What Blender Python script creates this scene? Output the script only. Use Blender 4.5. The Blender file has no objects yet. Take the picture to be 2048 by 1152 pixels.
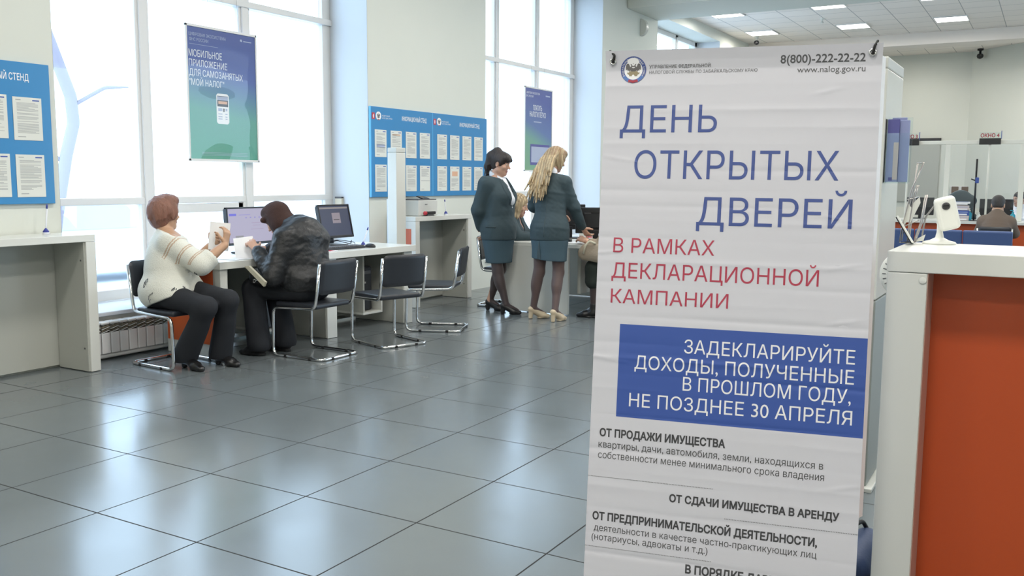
import bpy, bmesh, math, random
import numpy as np
from mathutils import Vector, Matrix

# ------------------------------------------------------------------ camera, sky, lights, exposure
SC = bpy.context.scene
COL = SC.collection
random.seed(7)

def V(*a): return np.array(a, float)
def nrm(a):
    a = np.asarray(a, float); return a / (np.linalg.norm(a) + 1e-12)

CAM_H = 1.3916
YAW, PITCH, ROLL = 0.5289, 0.1183, 0.0067
FW = V(-math.sin(YAW) * math.cos(PITCH), math.cos(YAW) * math.cos(PITCH), -math.sin(PITCH))
RT0 = V(math.cos(YAW), math.sin(YAW), 0)
UP0 = np.cross(RT0, FW)
RT = RT0 * math.cos(ROLL) + UP0 * math.sin(ROLL)
UP = -RT0 * math.sin(ROLL) + UP0 * math.cos(ROLL)
cam = bpy.data.cameras.new('camera')
cam.sensor_width = 36.0
cam.lens = 36.0 * 1833.98 / 2048.0
cam.clip_start = 0.05
cam.clip_end = 300
camo = bpy.data.objects.new('camera', cam)
COL.objects.link(camo)
camo.matrix_world = Matrix(((RT[0], UP[0], -FW[0], 0), (RT[1], UP[1], -FW[1], 0), (RT[2], UP[2], -FW[2], CAM_H), (0, 0, 0, 1)))
SC.camera = camo

SC.view_settings.view_transform = 'Standard'
SC.view_settings.look = 'None'
SC.view_settings.gamma = 1.0
SC.view_settings.use_curve_mapping = False
SC.view_settings.exposure = 0.2
SC.cycles.use_denoising = True
SC.cycles.max_bounces = 8
SC.cycles.transparent_max_bounces = 16

# daylight: a bright white overcast sky
wd = bpy.data.worlds.new('world'); SC.world = wd; wd.use_nodes = True
wn = wd.node_tree.nodes; wl = wd.node_tree.links
bg = wn['Background']
bg.inputs['Strength'].default_value = 4.4
bg.inputs['Color'].default_value = (0.60, 0.80, 1.0, 1)

def area(name, loc, size, power, color=(1, 1, 1), rot=(0, 0, 0), portal=False):
    L = bpy.data.lights.new(name, 'AREA'); L.shape = 'RECTANGLE'; L.size, L.size_y = size
    L.energy = power; L.color = color
    if portal: L.cycles.is_portal = True
    o = bpy.data.objects.new(name, L); COL.objects.link(o); o.location = loc; o.rotation_euler = rot
    return o
R90 = math.pi / 2
for k, (y0, y1) in enumerate(((4.12, 7.64), (9.95, 13.4), (15.7, 19.23))):
    area('window_portal', (-6.72, (y0 + y1) / 2, 2.35), (3.9, y1 - y0), 0, rot=(0, -R90, 0), portal=True)
# the hall's ceiling panels (area lights stand in for the unseen near ones)
for x in (-3.66, -0.6, 2.6):
    for y, w in ((-2.6, 46), (0.5, 58), (4.2, 60), (8.0, 60), (11.8, 56)):  # rearmost row added behind the camera to brighten banner and counter front
        area('panel_and_fill_lamp', (x, y, 4.44), (0.58, 0.58), w, (1.0, 0.965, 0.90))
for x in (-5.5, -3.66, -1.87, 0.6):
    for y in (17.3, 19.77):
        area('panel_and_fill_lamp', (x, y, 4.42), (0.5, 0.5), 27, (1.0, 0.95, 0.88))
area('panel_and_fill_lamp', (-3.0, 23.4, 4.4), (0.58, 0.58), 24, (1.0, 0.95, 0.88))
area('panel_and_fill_lamp', (-0.8, 21.9, 4.1), (0.58, 0.58), 36, (1.0, 0.93, 0.85))

# ------------------------------------------------------------------ materials
MATS = {}
def mat(name, color=(0.8, 0.8, 0.8), rough=0.5, metal=0.0, spec=0.5, emit=None, estr=1.0, var=0.0, vscale=20.0, bump=0.0, bscale=200.0, coat=0.0, sheen=0.0, stretch=None, alpha=1.0, sss=0.0, trans=0.0):
    if name in MATS: return MATS[name]
    m = bpy.data.materials.new(name); m.use_nodes = True
    n = m.node_tree.nodes; l = m.node_tree.links; b = n['Principled BSDF']
    c = (color[0], color[1], color[2], 1)
    b.inputs['Base Color'].default_value = c
    b.inputs['Roughness'].default_value = rough; b.inputs['Metallic'].default_value = metal
    b.inputs['Specular IOR Level'].default_value = spec
    if coat: b.inputs['Coat Weight'].default_value = coat; b.inputs['Coat Roughness'].default_value = 0.15
    if sheen: b.inputs['Sheen Weight'].default_value = sheen
    if trans: b.inputs['Transmission Weight'].default_value = trans
    if alpha < 1: b.inputs['Alpha'].default_value = alpha
    if emit: b.inputs['Emission Color'].default_value = (*emit, 1); b.inputs['Emission Strength'].default_value = estr
    src = None
    if var or bump:
        t = n.new('ShaderNodeTexCoord'); src = t.outputs['Object']
        if stretch:
            mp = n.new('ShaderNodeMapping'); mp.inputs['Scale'].default_value = stretch; l.new(src, mp.inputs[0]); src = mp.outputs[0]
    if var:
        nz = n.new('ShaderNodeTexNoise'); nz.inputs['Scale'].default_value = vscale; nz.inputs['Detail'].default_value = 4; l.new(src, nz.inputs['Vector'])
        mx = n.new('ShaderNodeMix'); mx.data_type = 'RGBA'
        mx.inputs[6].default_value = tuple(max(0, x * (1 - var)) for x in color) + (1,)
        mx.inputs[7].default_value = tuple(min(1, x * (1 + var)) for x in color) + (1,)
        l.new(nz.outputs['Fac'], mx.inputs[0]); l.new(mx.outputs[2], b.inputs['Base Color'])
    if bump:
        nb = n.new('ShaderNodeTexNoise'); nb.inputs['Scale'].default_value = bscale; nb.inputs['Detail'].default_value = 3; l.new(src, nb.inputs['Vector'])
        bp = n.new('ShaderNodeBump'); bp.inputs['Strength'].default_value = bump; bp.inputs['Distance'].default_value = 0.01
        l.new(nb.outputs['Fac'], bp.inputs['Height']); l.new(bp.outputs[0], b.inputs['Normal'])
    MATS[name] = m
    return m

def grid_mat(name, color, line, cell, off, width, rough=0.4, spec=0.5, tilevar=0.0, noise=0.0, axes=('X', 'Y')):
    """tiles with joints, laid out in the place's own metres"""
    m = bpy.data.materials.new(name); m.use_nodes = True
    n = m.node_tree.nodes; l = m.node_tree.links; b = n['Principled BSDF']
    g = n.new('ShaderNodeNewGeometry'); s = n.new('ShaderNodeSeparateXYZ'); l.new(g.outputs['Position'], s.inputs[0])
    masks = []; cells = []
    for ax, o in zip(axes, off):
        a = n.new('ShaderNodeMath'); a.operation = 'SUBTRACT'; l.new(s.outputs[ax], a.inputs[0]); a.inputs[1].default_value = o
        d = n.new('ShaderNodeMath'); d.operation = 'DIVIDE'; l.new(a.outputs[0], d.inputs[0]); d.inputs[1].default_value = cell
        f = n.new('ShaderNodeMath'); f.operation = 'FLOOR'; l.new(d.outputs[0], f.inputs[0]); cells.append(f)
        fr = n.new('ShaderNodeMath'); fr.operation = 'FRACT'; l.new(d.outputs[0], fr.inputs[0])
        h = n.new('ShaderNodeMath'); h.operation = 'SUBTRACT'; l.new(fr.outputs[0], h.inputs[0]); h.inputs[1].default_value = 0.5
        ab = n.new('ShaderNodeMath'); ab.operation = 'ABSOLUTE'; l.new(h.outputs[0], ab.inputs[0])
        gt = n.new('ShaderNodeMath'); gt.operation = 'GREATER_THAN'; l.new(ab.outputs[0], gt.inputs[0]); gt.inputs[1].default_value = 0.5 - width / cell / 2
        masks.append(gt)
    mx = n.new('ShaderNodeMath'); mx.operation = 'MAXIMUM'; l.new(masks[0].outputs[0], mx.inputs[0]); l.new(masks[1].outputs[0], mx.inputs[1])
    cv = n.new('ShaderNodeCombineXYZ'); l.new(cells[0].outputs[0], cv.inputs[0]); l.new(cells[1].outputs[0], cv.inputs[1])
    w = n.new('ShaderNodeTexWhiteNoise'); l.new(cv.outputs[0], w.inputs['Vector'])
    nz = n.new('ShaderNodeTexNoise'); nz.inputs['Scale'].default_value = 2.5; nz.inputs['Detail'].default_value = 6; l.new(g.outputs['Position'], nz.inputs['Vector'])
    ad = n.new('ShaderNodeMath'); ad.operation = 'MULTIPLY_ADD'; l.new(w.outputs['Value'], ad.inputs[0]); ad.inputs[1].default_value = tilevar; ad.inputs[2].default_value = 1 - tilevar / 2
    a2 = n.new('ShaderNodeMath'); a2.operation = 'MULTIPLY_ADD'; l.new(nz.outputs['Fac'], a2.inputs[0]); a2.inputs[1].default_value = noise; a2.inputs[2].default_value = 1 - noise / 2
    mu = n.new('ShaderNodeMath'); mu.operation = 'MULTIPLY'; l.new(ad.outputs[0], mu.inputs[0]); l.new(a2.outputs[0], mu.inputs[1])
    vm = n.new('ShaderNodeVectorMath'); vm.operation = 'SCALE'; vm.inputs[0].default_value = color; l.new(mu.outputs[0], vm.inputs['Scale'])
    cm = n.new('ShaderNodeMix'); cm.data_type = 'RGBA'; l.new(mx.outputs[0], cm.inputs[0]); l.new(vm.outputs[0], cm.inputs[6]); cm.inputs[7].default_value = (*line, 1)
    l.new(cm.outputs[2], b.inputs['Base Color'])
    rm = n.new('ShaderNodeMath'); rm.operation = 'MULTIPLY_ADD'; l.new(nz.outputs['Fac'], rm.inputs[0]); rm.inputs[1].default_value = 0.12; rm.inputs[2].default_value = rough - 0.06
    rj = n.new('ShaderNodeMath'); rj.operation = 'MULTIPLY_ADD'; l.new(mx.outputs[0], rj.inputs[0]); rj.inputs[1].default_value = 0.5; l.new(rm.outputs[0], rj.inputs[2])
    l.new(rj.outputs[0], b.inputs['Roughness'])
    sm = n.new('ShaderNodeMath'); sm.operation = 'MULTIPLY_ADD'; l.new(mx.outputs[0], sm.inputs[0]); sm.inputs[1].default_value = -0.9 * spec; sm.inputs[2].default_value = spec; l.new(sm.outputs[0], b.inputs['Specular IOR Level'])
    bp = n.new('ShaderNodeBump'); bp.inputs['Strength'].default_value = 0.1; bp.inputs['Distance'].default_value = 0.002; bp.invert = True
    l.new(mx.outputs[0], bp.inputs['Height']); l.new(bp.outputs[0], b.inputs['Normal'])
    MATS[name] = m
    return m

def grad_mat(name, stops, axis, rough=0.3, tilt=0.0):
    """a printed colour gradient over the sheet (Generated coordinates)"""
    m = bpy.data.materials.new(name); m.use_nodes = True
    n = m.node_tree.nodes; l = m.node_tree.links; b = n['Principled BSDF']
    t = n.new('ShaderNodeTexCoord'); s = n.new('ShaderNodeSeparateXYZ'); l.new(t.outputs['Generated'], s.inputs[0])
    a = n.new('ShaderNodeMath'); a.operation = 'MULTIPLY_ADD'; l.new(s.outputs['Y'], a.inputs[0]); a.inputs[1].default_value = tilt; l.new(s.outputs[axis], a.inputs[2])
    r = n.new('ShaderNodeValToRGB'); l.new(a.outputs[0], r.inputs[0])
    while len(r.color_ramp.elements) < len(stops): r.color_ramp.elements.new(0.5)
    for e, (p, c) in zip(r.color_ramp.elements, stops): e.position = p; e.color = (*c, 1)
    l.new(r.outputs[0], b.inputs['Base Color']); b.inputs['Roughness'].default_value = rough
    MATS[name] = m
    return m

def glass_mat(name, tint=(0.96, 0.98, 1.0), refl=0.06, rough=0.02):
    m = bpy.data.materials.new(name); m.use_nodes = True
    n = m.node_tree.nodes; l = m.node_tree.links; n.remove(n['Principled BSDF'])
    t = n.new('ShaderNodeBsdfTransparent'); t.inputs[0].default_value = (*tint, 1)
    g = n.new('ShaderNodeBsdfGlossy'); g.inputs['Roughness'].default_value = rough
    fr = n.new('ShaderNodeFresnel'); ge = n.new('ShaderNodeNewGeometry'); io = n.new('ShaderNodeMapRange'); l.new(ge.outputs['Backfacing'], io.inputs['Value'])
    io.inputs['To Min'].default_value = 1.45; io.inputs['To Max'].default_value = 1 / 1.45; l.new(io.outputs[0], fr.inputs['IOR'])
    mx = n.new('ShaderNodeMixShader'); l.new(fr.outputs[0], mx.inputs[0]); l.new(t.outputs[0], mx.inputs[1]); l.new(g.outputs[0], mx.inputs[2])
    l.new(mx.outputs[0], n['Material Output'].inputs['Surface'])
    MATS[name] = m
    return m

# base colours are given in linear light
mat('wall_paint', (0.66, 0.68, 0.62), 0.7, var=0.02, vscale=3)
mat('beam_paint', (0.84, 0.77, 0.70), 0.7)
mat('reveal_white', (0.60, 0.63, 0.66), 0.6)
mat('frame_white', (0.74, 0.73, 0.71), 0.35)
mat('laminate_white', (0.70, 0.71, 0.67), 0.25)
mat('laminate_grey', (0.43, 0.44, 0.40), 0.4)
mat('laminate_edge', (0.60, 0.61, 0.57), 0.35)
mat('orange', (0.62, 0.105, 0.022), 0.3)
mat('orange_desk', (0.50, 0.075, 0.015), 0.4)
mat('laminate_orange_bounce', (0.56, 0.36, 0.30), 0.4)
mat('kiosk_shade', (0.27, 0.29, 0.27), 0.45)
mat('bag_navy', (0.016, 0.036, 0.10), 0.6, bump=0.1, bscale=80)
mat('car_glass', (0.50, 0.55, 0.62), 0.2)
mat('chrome', (0.72, 0.72, 0.72), 0.12, 1.0)
mat('steel', (0.42, 0.39, 0.37), 0.3, 1.0)
mat('vinyl_black', (0.020, 0.023, 0.030), 0.36, bump=0.06, bscale=300)
mat('rubber', (0.01, 0.01, 0.01), 0.7)
mat('plastic_black', (0.013, 0.013, 0.015), 0.35)
mat('plastic_grey', (0.10, 0.10, 0.105), 0.4)
mat('plastic_white', (0.78, 0.79, 0.74), 0.35)
mat('plastic_beige', (0.62, 0.56, 0.44), 0.5)
mat('printer_white', (0.62, 0.63, 0.60), 0.45)
mat('radiator', (0.75, 0.74, 0.72), 0.35)
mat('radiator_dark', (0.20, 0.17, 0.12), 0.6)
mat('board_blue', (0.036, 0.225, 0.49), 0.28)
mat('board_edge', (0.10, 0.42, 0.75), 0.3)
mat('paper', (0.70, 0.71, 0.66), 0.45)
mat('paper_white', (0.86, 0.86, 0.87), 0.5)
mat('ink_grey', (0.36, 0.37, 0.37), 0.6)
mat('ink_dark', (0.055, 0.055, 0.06), 0.6)
mat('ink_blue', (0.055, 0.10, 0.36), 0.5)
mat('ink_orange', (0.70, 0.42, 0.28), 0.6)
mat('ink_teal', (0.10, 0.25, 0.28), 0.6)
mat('print_white', (0.82, 0.84, 0.86), 0.45)
mat('print_pale', (0.42, 0.47, 0.62), 0.45)
mat('red_badge', (0.50, 0.03, 0.05), 0.4)
mat('pen_blue', (0.03, 0.045, 0.28), 0.35)
mat('pen_white', (0.72, 0.74, 0.80), 0.35)
mat('cable_black', (0.02, 0.02, 0.025), 0.5)
mat('cable_grey', (0.30, 0.29, 0.28), 0.5)
mat('seat_blue', (0.045, 0.085, 0.22), 0.45, bump=0.05, bscale=150)
mat('dark_teal', (0.035, 0.055, 0.062), 0.55)
mat('brown_wood', (0.12, 0.075, 0.05), 0.5)
mat('led_black', (0.012, 0.012, 0.014), 0.3)
mat('sign_white', (0.75, 0.74, 0.74), 0.4)
mat('sign_red', (0.40, 0.05, 0.07), 0.5)
mat('post_cream', (0.84, 0.83, 0.74), 0.4)
mat('gel_blue', (0.02, 0.30, 0.42), 0.2)
mat('panel_glow', (0.9, 0.9, 0.9), 0.5, emit=(1.0, 0.98, 0.94), estr=5.0)
mat('bark', (0.26, 0.23, 0.27), 0.9, bump=0.3, bscale=20)
mat('street', (0.75, 0.76, 0.78), 0.9, var=0.08, vscale=0.7)
mat('facade', (0.72, 0.70, 0.68), 0.9)
mat('car_paint', (0.70, 0.74, 0.80), 0.3)
mat('banner_cloth', (0.635, 0.635, 0.69), 0.55)
mat('banner_blue', (0.042, 0.095, 0.37), 0.5)
mat('banner_navy', (0.060, 0.095, 0.30), 0.5)
mat('banner_red', (0.44, 0.045, 0.085), 0.5)
mat('banner_ink', (0.055, 0.055, 0.06), 0.5)
mat('banner_ink2', (0.10, 0.10, 0.105), 0.5)
mat('emblem_gold', (0.30, 0.25, 0.15), 0.5)
mat('emblem_grey', (0.16, 0.15, 0.15), 0.5)
mat('emblem_red', (0.38, 0.03, 0.05), 0.5)
mat('emblem_sky', (0.10, 0.20, 0.50), 0.5)
mat('leaflet_lilac', (0.28, 0.32, 0.55), 0.4)
mat('leaflet_violet', (0.10, 0.10, 0.32), 0.4)
mat('leaflet_pink', (0.62, 0.52, 0.50), 0.4)
grid_mat('floor_tile', (0.142, 0.163, 0.172), (0.035, 0.037, 0.037), 0.6, (-4.5431, 1.7081), 0.007, rough=0.20, spec=0.75, tilevar=0.05, noise=0.10)
grid_mat('ceiling_tile', (0.88, 0.82, 0.76), (0.45, 0.43, 0.41), 0.6, (-5.80, 17.0), 0.014, rough=0.9, spec=0.1, tilevar=0.04, noise=0.03)
glass_mat('window_glass')
glass_mat('acrylic', (0.93, 0.97, 0.97))
# ------------------------------------------------------------------ object helpers
def tag(o, label=None, cat=None, group=None, kind=None):
    if label: o['label'] = label
    if cat: o['category'] = cat
    if group: o['group'] = group
    if kind: o['kind'] = kind
    return o

def empty(name, loc, label=None, cat=None, group=None, rz=0.0, kind=None):
    o = bpy.data.objects.new(name, None); COL.objects.link(o)
    o.location = tuple(loc); o.rotation_euler = (0, 0, rz); o.empty_display_size = 0.1
    return tag(o, label, cat, group, kind)

def rotz(a): c, s = math.cos(a), math.sin(a); return np.array([[c, -s, 0], [s, c, 0], [0, 0, 1.0]])
def rotx(a): c, s = math.cos(a), math.sin(a); return np.array([[1.0, 0, 0], [0, c, -s], [0, s, c]])
def roty(a): c, s = math.cos(a), math.sin(a); return np.array([[c, 0, s], [0, 1.0, 0], [-s, 0, c]])

_box_cache = {}
def _bevbox(size, bev, seg):
    key = (tuple(round(x, 5) for x in size), round(bev, 5), seg)
    if key not in _box_cache:
        bm = bmesh.new(); bmesh.ops.create_cube(bm, size=1.0)
        for v in bm.verts: v.co = Vector((v.co.x * size[0], v.co.y * size[1], v.co.z * size[2]))
        if bev > 0: bmesh.ops.bevel(bm, geom=bm.edges[:], offset=min(bev, min(size) * 0.45), segments=seg, profile=0.5, affect='EDGES')
        bm.verts.index_update()
        _box_cache[key] = (np.array([v.co[:] for v in bm.verts]), [[v.index for v in f.verts] for f in bm.faces])
        bm.free()
    return _box_cache[key]

def fillet(pts, rad, seg=6, closed=False):
    """round the corners of a polyline"""
    pts = [np.asarray(p, float) for p in pts]; n = len(pts); out = []
    for i, p in enumerate(pts):
        if not closed and (i == 0 or i == n - 1): out.append(p); continue
        a, b = pts[i - 1], pts[(i + 1) % n]
        u, v = a - p, b - p; lu, lv = np.linalg.norm(u), np.linalg.norm(v)
        r = rad if np.isscalar(rad) else rad[i]
        c = np.dot(u, v) / (lu * lv); ang = math.acos(max(-1, min(1, c)))
        if r <= 0 or ang > math.pi - 0.02: out.append(p); continue
        d = min(r / math.tan(ang / 2), lu * 0.48, lv * 0.48)
        p0, p1 = p + u / lu * d, p + v / lv * d
        for k in range(seg + 1):
            t = k / seg; out.append((1 - t) ** 2 * p0 + 2 * t * (1 - t) * p + t * t * p1)
    return out

class MB:
    """collects geometry (with materials) and links it as ONE mesh object"""
    def __init__(s): s.v = []; s.f = []; s.m = []; s.s = []; s.n = 0; s.mats = []
    def mi(s, name):
        if name not in s.mats: s.mats.append(name)
        return s.mats.index(name)
    def add(s, verts, faces, m, smooth=False):
        verts = np.asarray(verts, float)
        if len(verts) == 0: return
        s.v.append(verts); k = s.mi(m) if isinstance(m, str) else None
        for i, f in enumerate(faces):
            s.f.append([x + s.n for x in f]); s.m.append(k if k is not None else m[i]); s.s.append(smooth)
        s.n += len(verts)
    def box(s, c, size, m, bev=0.003, rot=None, seg=2):
        v, f = _bevbox(size, bev, seg)
        if rot is not None: v = v @ np.asarray(rot).T
        s.add(v + np.asarray(c, float), f, m, False); return s
    def bx(s, x0, x1, y0, y1, z0, z1, m, bev=0.003):
        return s.box(((x0 + x1) / 2, (y0 + y1) / 2, (z0 + z1) / 2), (abs(x1 - x0), abs(y1 - y0), abs(z1 - z0)), m, bev)
    def tube(s, pts, r, m, n=10, closed=False, cap=True):
        P = [np.asarray(p, float) for p in pts]; N = len(P)
        rr = [r] * N if np.isscalar(r) else list(r)
        T = []
        for i in range(N):
            a = P[i - 1] if (i > 0 or closed) else P[i]; b = P[(i + 1) % N] if (i < N - 1 or closed) else P[i]
            T.append(nrm(b - a))
        up = V(0, 0, 1) if abs(T[0][2]) < 0.9 else V(1, 0, 0)
        x = nrm(np.cross(T[0], up)); rings = []
        for i in range(N):
            x = nrm(x - T[i] * np.dot(x, T[i])); y = np.cross(T[i], x)
            rings.append([P[i] + rr[i] * (math.cos(a) * x + math.sin(a) * y) for a in np.linspace(0, 2 * math.pi, n, endpoint=False)])
        vs = [p for R in rings for p in R]; fs = []
        for i in range(N if closed else N - 1):
            j = (i + 1) % N
            for k in range(n): fs.append([i * n + k, i * n + (k + 1) % n, j * n + (k + 1) % n, j * n + k])
        if cap and not closed:
            fs.append(list(range(n))[::-1]); fs.append([(N - 1) * n + k for k in range(n)])
        s.add(vs, fs, m, True); return s
    def lathe(s, prof, c, m, n=24, R=None, smooth=True):
        """prof: (radius, height) pairs about local z"""
        vs = []; fs = []
        for r, h in prof:
            for a in np.linspace(0, 2 * math.pi, n, endpoint=False): vs.append((r * math.cos(a), r * math.sin(a), h))
        for i in range(len(prof) - 1):
            for k in range(n): fs.append([i * n + k, i * n + (k + 1) % n, (i + 1) * n + (k + 1) % n, (i + 1) * n + k])
        fs.append(list(range(n))[::-1]); fs.append([(len(prof) - 1) * n + k for k in range(n)])
        vs = np.array(vs)
        if R is not None: vs = vs @ np.asarray(R).T
        s.add(vs + np.asarray(c, float), fs, m, smooth); return s
    def prism(s, poly, O, u, v, d, m, smooth=False):
        """polygon (2D) in the plane O + u x + v y, pushed along d"""
        O, u, v, d = [np.asarray(q, float) for q in (O, u, v, d)]
        a = [O + u * x + v * y for x, y in poly]; n = len(a)
        vs = a + [p + d for p in a]
        fs = [list(range(n))[::-1], [n + k for k in range(n)]] + [[k, (k + 1) % n, n + (k + 1) % n, n + k] for k in range(n)]
        s.add(vs, fs, m, smooth); return s
    def poly(s, poly, O, u, v, m):
        O, u, v = [np.asarray(q, float) for q in (O, u, v)]
        s.add([O + u * x + v * y for x, y in poly], [list(range(len(poly)))], m); return s
    def rect(s, O, u, v, x0, x1, y0, y1, m): return s.poly([(x0, y0), (x1, y0), (x1, y1), (x0, y1)], O, u, v, m)
    def grid(s, fn, nu, nv, m, smooth=True):
        vs = [fn(i / nu, j / nv) for j in range(nv + 1) for i in range(nu + 1)]
        fs = [[j * (nu + 1) + i, j * (nu + 1) + i + 1, (j + 1) * (nu + 1) + i + 1, (j + 1) * (nu + 1) + i] for j in range(nv) for i in range(nu)]
        s.add(vs, fs, m, smooth); return s
    def text(s, body, O, u, v, x0, base, cap, m, x1=None, right=None, centre=None, bold=0.0, fn=None):
        """lettering: fitted from x0 to x1, or by its own width from x0, up to right, or about centre"""
        tv, tf, w = text_geo(body, bold)
        sy = cap / 0.728
        if x1 is not None: sxx = (x1 - x0) / w; xo = x0
        else:
            sxx = sy
            xo = x0 if x0 is not None else (right - w * sxx if right is not None else centre - w * sxx / 2)
        O, u, v = [np.asarray(q, float) for q in (O, u, v)]
        if fn: pts = [fn(xo + p[0] * sxx, base + p[1] * sy) for p in tv]
        else: pts = [O + u * (xo + p[0] * sxx) + v * (base + p[1] * sy) for p in tv]
        s.add(pts, tf, m); return s
    def build(s, name, parent=None, origin=None, smooth_angle=None, kind=None):
        vs = np.concatenate(s.v) if s.v else np.zeros((0, 3))
        off = np.zeros(3)
        if parent is not None:
            off = np.array(world_loc(parent))
        elif origin is not None: off = np.asarray(origin, float)
        me = bpy.data.meshes.new(name)
        me.from_pydata((vs - off).tolist(), [], s.f)
        for m in s.mats: me.materials.append(MATS[m])
        me.polygons.foreach_set('material_index', s.m); me.polygons.foreach_set('use_smooth', s.s)
        me.update()
        o = bpy.data.objects.new(name, me); COL.objects.link(o)
        if parent is not None: o.parent = parent
        else: o.location = tuple(off)
        if kind: o['kind'] = kind
        return o
    def local(s, name, parent):
        """the geometry is already in the parent's own frame"""
        me = bpy.data.meshes.new(name)
        me.from_pydata(np.concatenate(s.v).tolist(), [], s.f)
        for m in s.mats: me.materials.append(MATS[m])
        me.polygons.foreach_set('material_index', s.m); me.polygons.foreach_set('use_smooth', s.s); me.update()
        o = bpy.data.objects.new(name, me); COL.objects.link(o); o.parent = parent
        return o

def world_loc(o):
    p = np.array(o.location[:])
    while o.parent: o = o.parent; p = p + np.array(o.location[:])
    return p

_txt = {}; _gl = {}
def _splines(body):
    c = bpy.data.curves.new('lettering', 'FONT'); c.body = body; c.size = 1.0
    o = bpy.data.objects.new('lettering', c); COL.objects.link(o); bpy.context.view_layer.update()
    cu = o.to_curve(bpy.context.evaluated_depsgraph_get()); out = []
    for s in cu.splines:
        bp = list(s.bezier_points); P = []
        for i in range(len(bp)):
            A, B = bp[i], bp[(i + 1) % len(bp)]
            p0, p1, p2, p3 = [np.array(q[:2]) for q in (A.co, A.handle_right, B.handle_left, B.co)]
            L = p3 - p0; dv = abs(L[0] * (p1 - p0)[1] - L[1] * (p1 - p0)[0]) + abs(L[0] * (p2 - p0)[1] - L[1] * (p2 - p0)[0])
            n = 1 if dv < 1e-5 else 4
            for k in range(n):
                t = k / n; P.append((1 - t) ** 3 * p0 + 3 * t * (1 - t) ** 2 * p1 + 3 * t * t * (1 - t) * p2 + t ** 3 * p3)
        out.append(np.array(P))
    o.to_curve_clear(); bpy.data.objects.remove(o); bpy.data.curves.remove(c)
    return out

def _glyph(ch, bold):
    """one character as flat non-overlapping strips (non-zero winding), cut into thin rows"""
    key = (ch, bold)
    if key in _gl: return _gl[key]
    sp = _splines(ch); cnt = len(sp); xmin = min((q[:, 0].min() for q in sp), default=0.0)
    if bold and sp:
        big = max(sp, key=lambda q: np.ptp(q[:, 0]) * np.ptp(q[:, 1]))
        x, y = big.T; sg = 1 if (x * np.roll(y, -1) - y * np.roll(x, -1)).sum() > 0 else -1
        res = []
        for q in sp:
            keep = np.linalg.norm(q - np.roll(q, 1, 0), axis=1) > 1e-6; q = q[keep]
            e1 = q - np.roll(q, 1, 0); e2 = np.roll(q, -1, 0) - q
            n1 = np.stack([e1[:, 1], -e1[:, 0]], 1) / np.linalg.norm(e1, axis=1, keepdims=True) * sg
            n2 = np.stack([e2[:, 1], -e2[:, 0]], 1) / np.linalg.norm(e2, axis=1, keepdims=True) * sg
            mm = n1 + n2; d = np.maximum(1 + (n1 * n2).sum(1), 0.35)[:, None]
            res.append(q + mm / d * bold)
        sp = res
    E = []
    for q in sp:
        for A, B in zip(q, np.roll(q, -1, 0)):
            if abs(A[1] - B[1]) > 1e-7: E.append((A[0], A[1], B[0], B[1]))
    quads = []
    if E:
        E = np.round(np.array(E), 6); E = E[np.abs(E[:, 1] - E[:, 3]) > 1e-9]; ys = set(np.round(E[:, 1], 6)) | set(np.round(E[:, 3], 6))
        x1, y1, x2, y2 = E.T; dx, dy = x2 - x1, y2 - y1
        den = dx[:, None] * dy[None] - dy[:, None] * dx[None]
        with np.errstate(all='ignore'):
            t = ((x1[None] - x1[:, None]) * dy[None] - (y1[None] - y1[:, None]) * dx[None]) / den
            u = ((x1[None] - x1[:, None]) * dy[:, None] - (y1[None] - y1[:, None]) * dx[:, None]) / den
            ok = (t > 0) & (t < 1) & (u > 0) & (u < 1)
        ys |= set(np.round((y1[:, None] + t * dy[:, None])[ok], 6))
        ys |= set(np.round(np.arange(math.floor(min(ys) / 0.085) * 0.085, max(ys), 0.085), 6))
        lo, hi = E[:, [1, 3]].min(), E[:, [1, 3]].max(); ys = sorted(y for y in ys if lo - 1e-6 <= y <= hi + 1e-6)
        for a, b in zip(ys[:-1], ys[1:]):
            if b - a < 1e-5: continue
            mid = (a + b) / 2; m = (np.minimum(y1, y2) < mid) & (np.maximum(y1, y2) > mid)
            xm = x1[m] + (mid - y1[m]) / dy[m] * dx[m]; xa = x1[m] + (a - y1[m]) / dy[m] * dx[m]; xb = x1[m] + (b - y1[m]) / dy[m] * dx[m]; w = np.sign(dy[m])
            o = np.argsort(xm); acc = 0; st = None
            for i in o:
                if acc == 0: st = i
                acc += w[i]
                if acc == 0: quads.append(((xa[st], a), (xa[i], a), (xb[i], b), (xb[st], b)))
    _gl[key] = (quads, cnt, xmin)
    return _gl[key]

def text_geo(body, bold=0.0):
    key = (body, bold)
    if key not in _txt:
        sp = _splines(body); vs = []; fs = []; k = 0
        for ch in body:
            if ch == ' ': continue
            q, cnt, xm = _glyph(ch, bold)
            if cnt == 0: continue
            off = min(s[:, 0].min() for s in sp[k:k + cnt]) - xm; k += cnt
            for quad in q:
                fs.append(list(range(len(vs), len(vs) + 4))); vs += [(p[0] + off, p[1], 0.0) for p in quad]
        vs = np.array(vs); vs[:, 0] -= vs[:, 0].min()
        _txt[key] = (vs, fs, float(vs[:, 0].max()))
    return _txt[key]

def copy_tree(o, parent=None):
    c = o.copy(); COL.objects.link(c); c.parent = parent
    for ch in [x for x in o.children]: copy_tree(ch, c)
    return c

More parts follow.
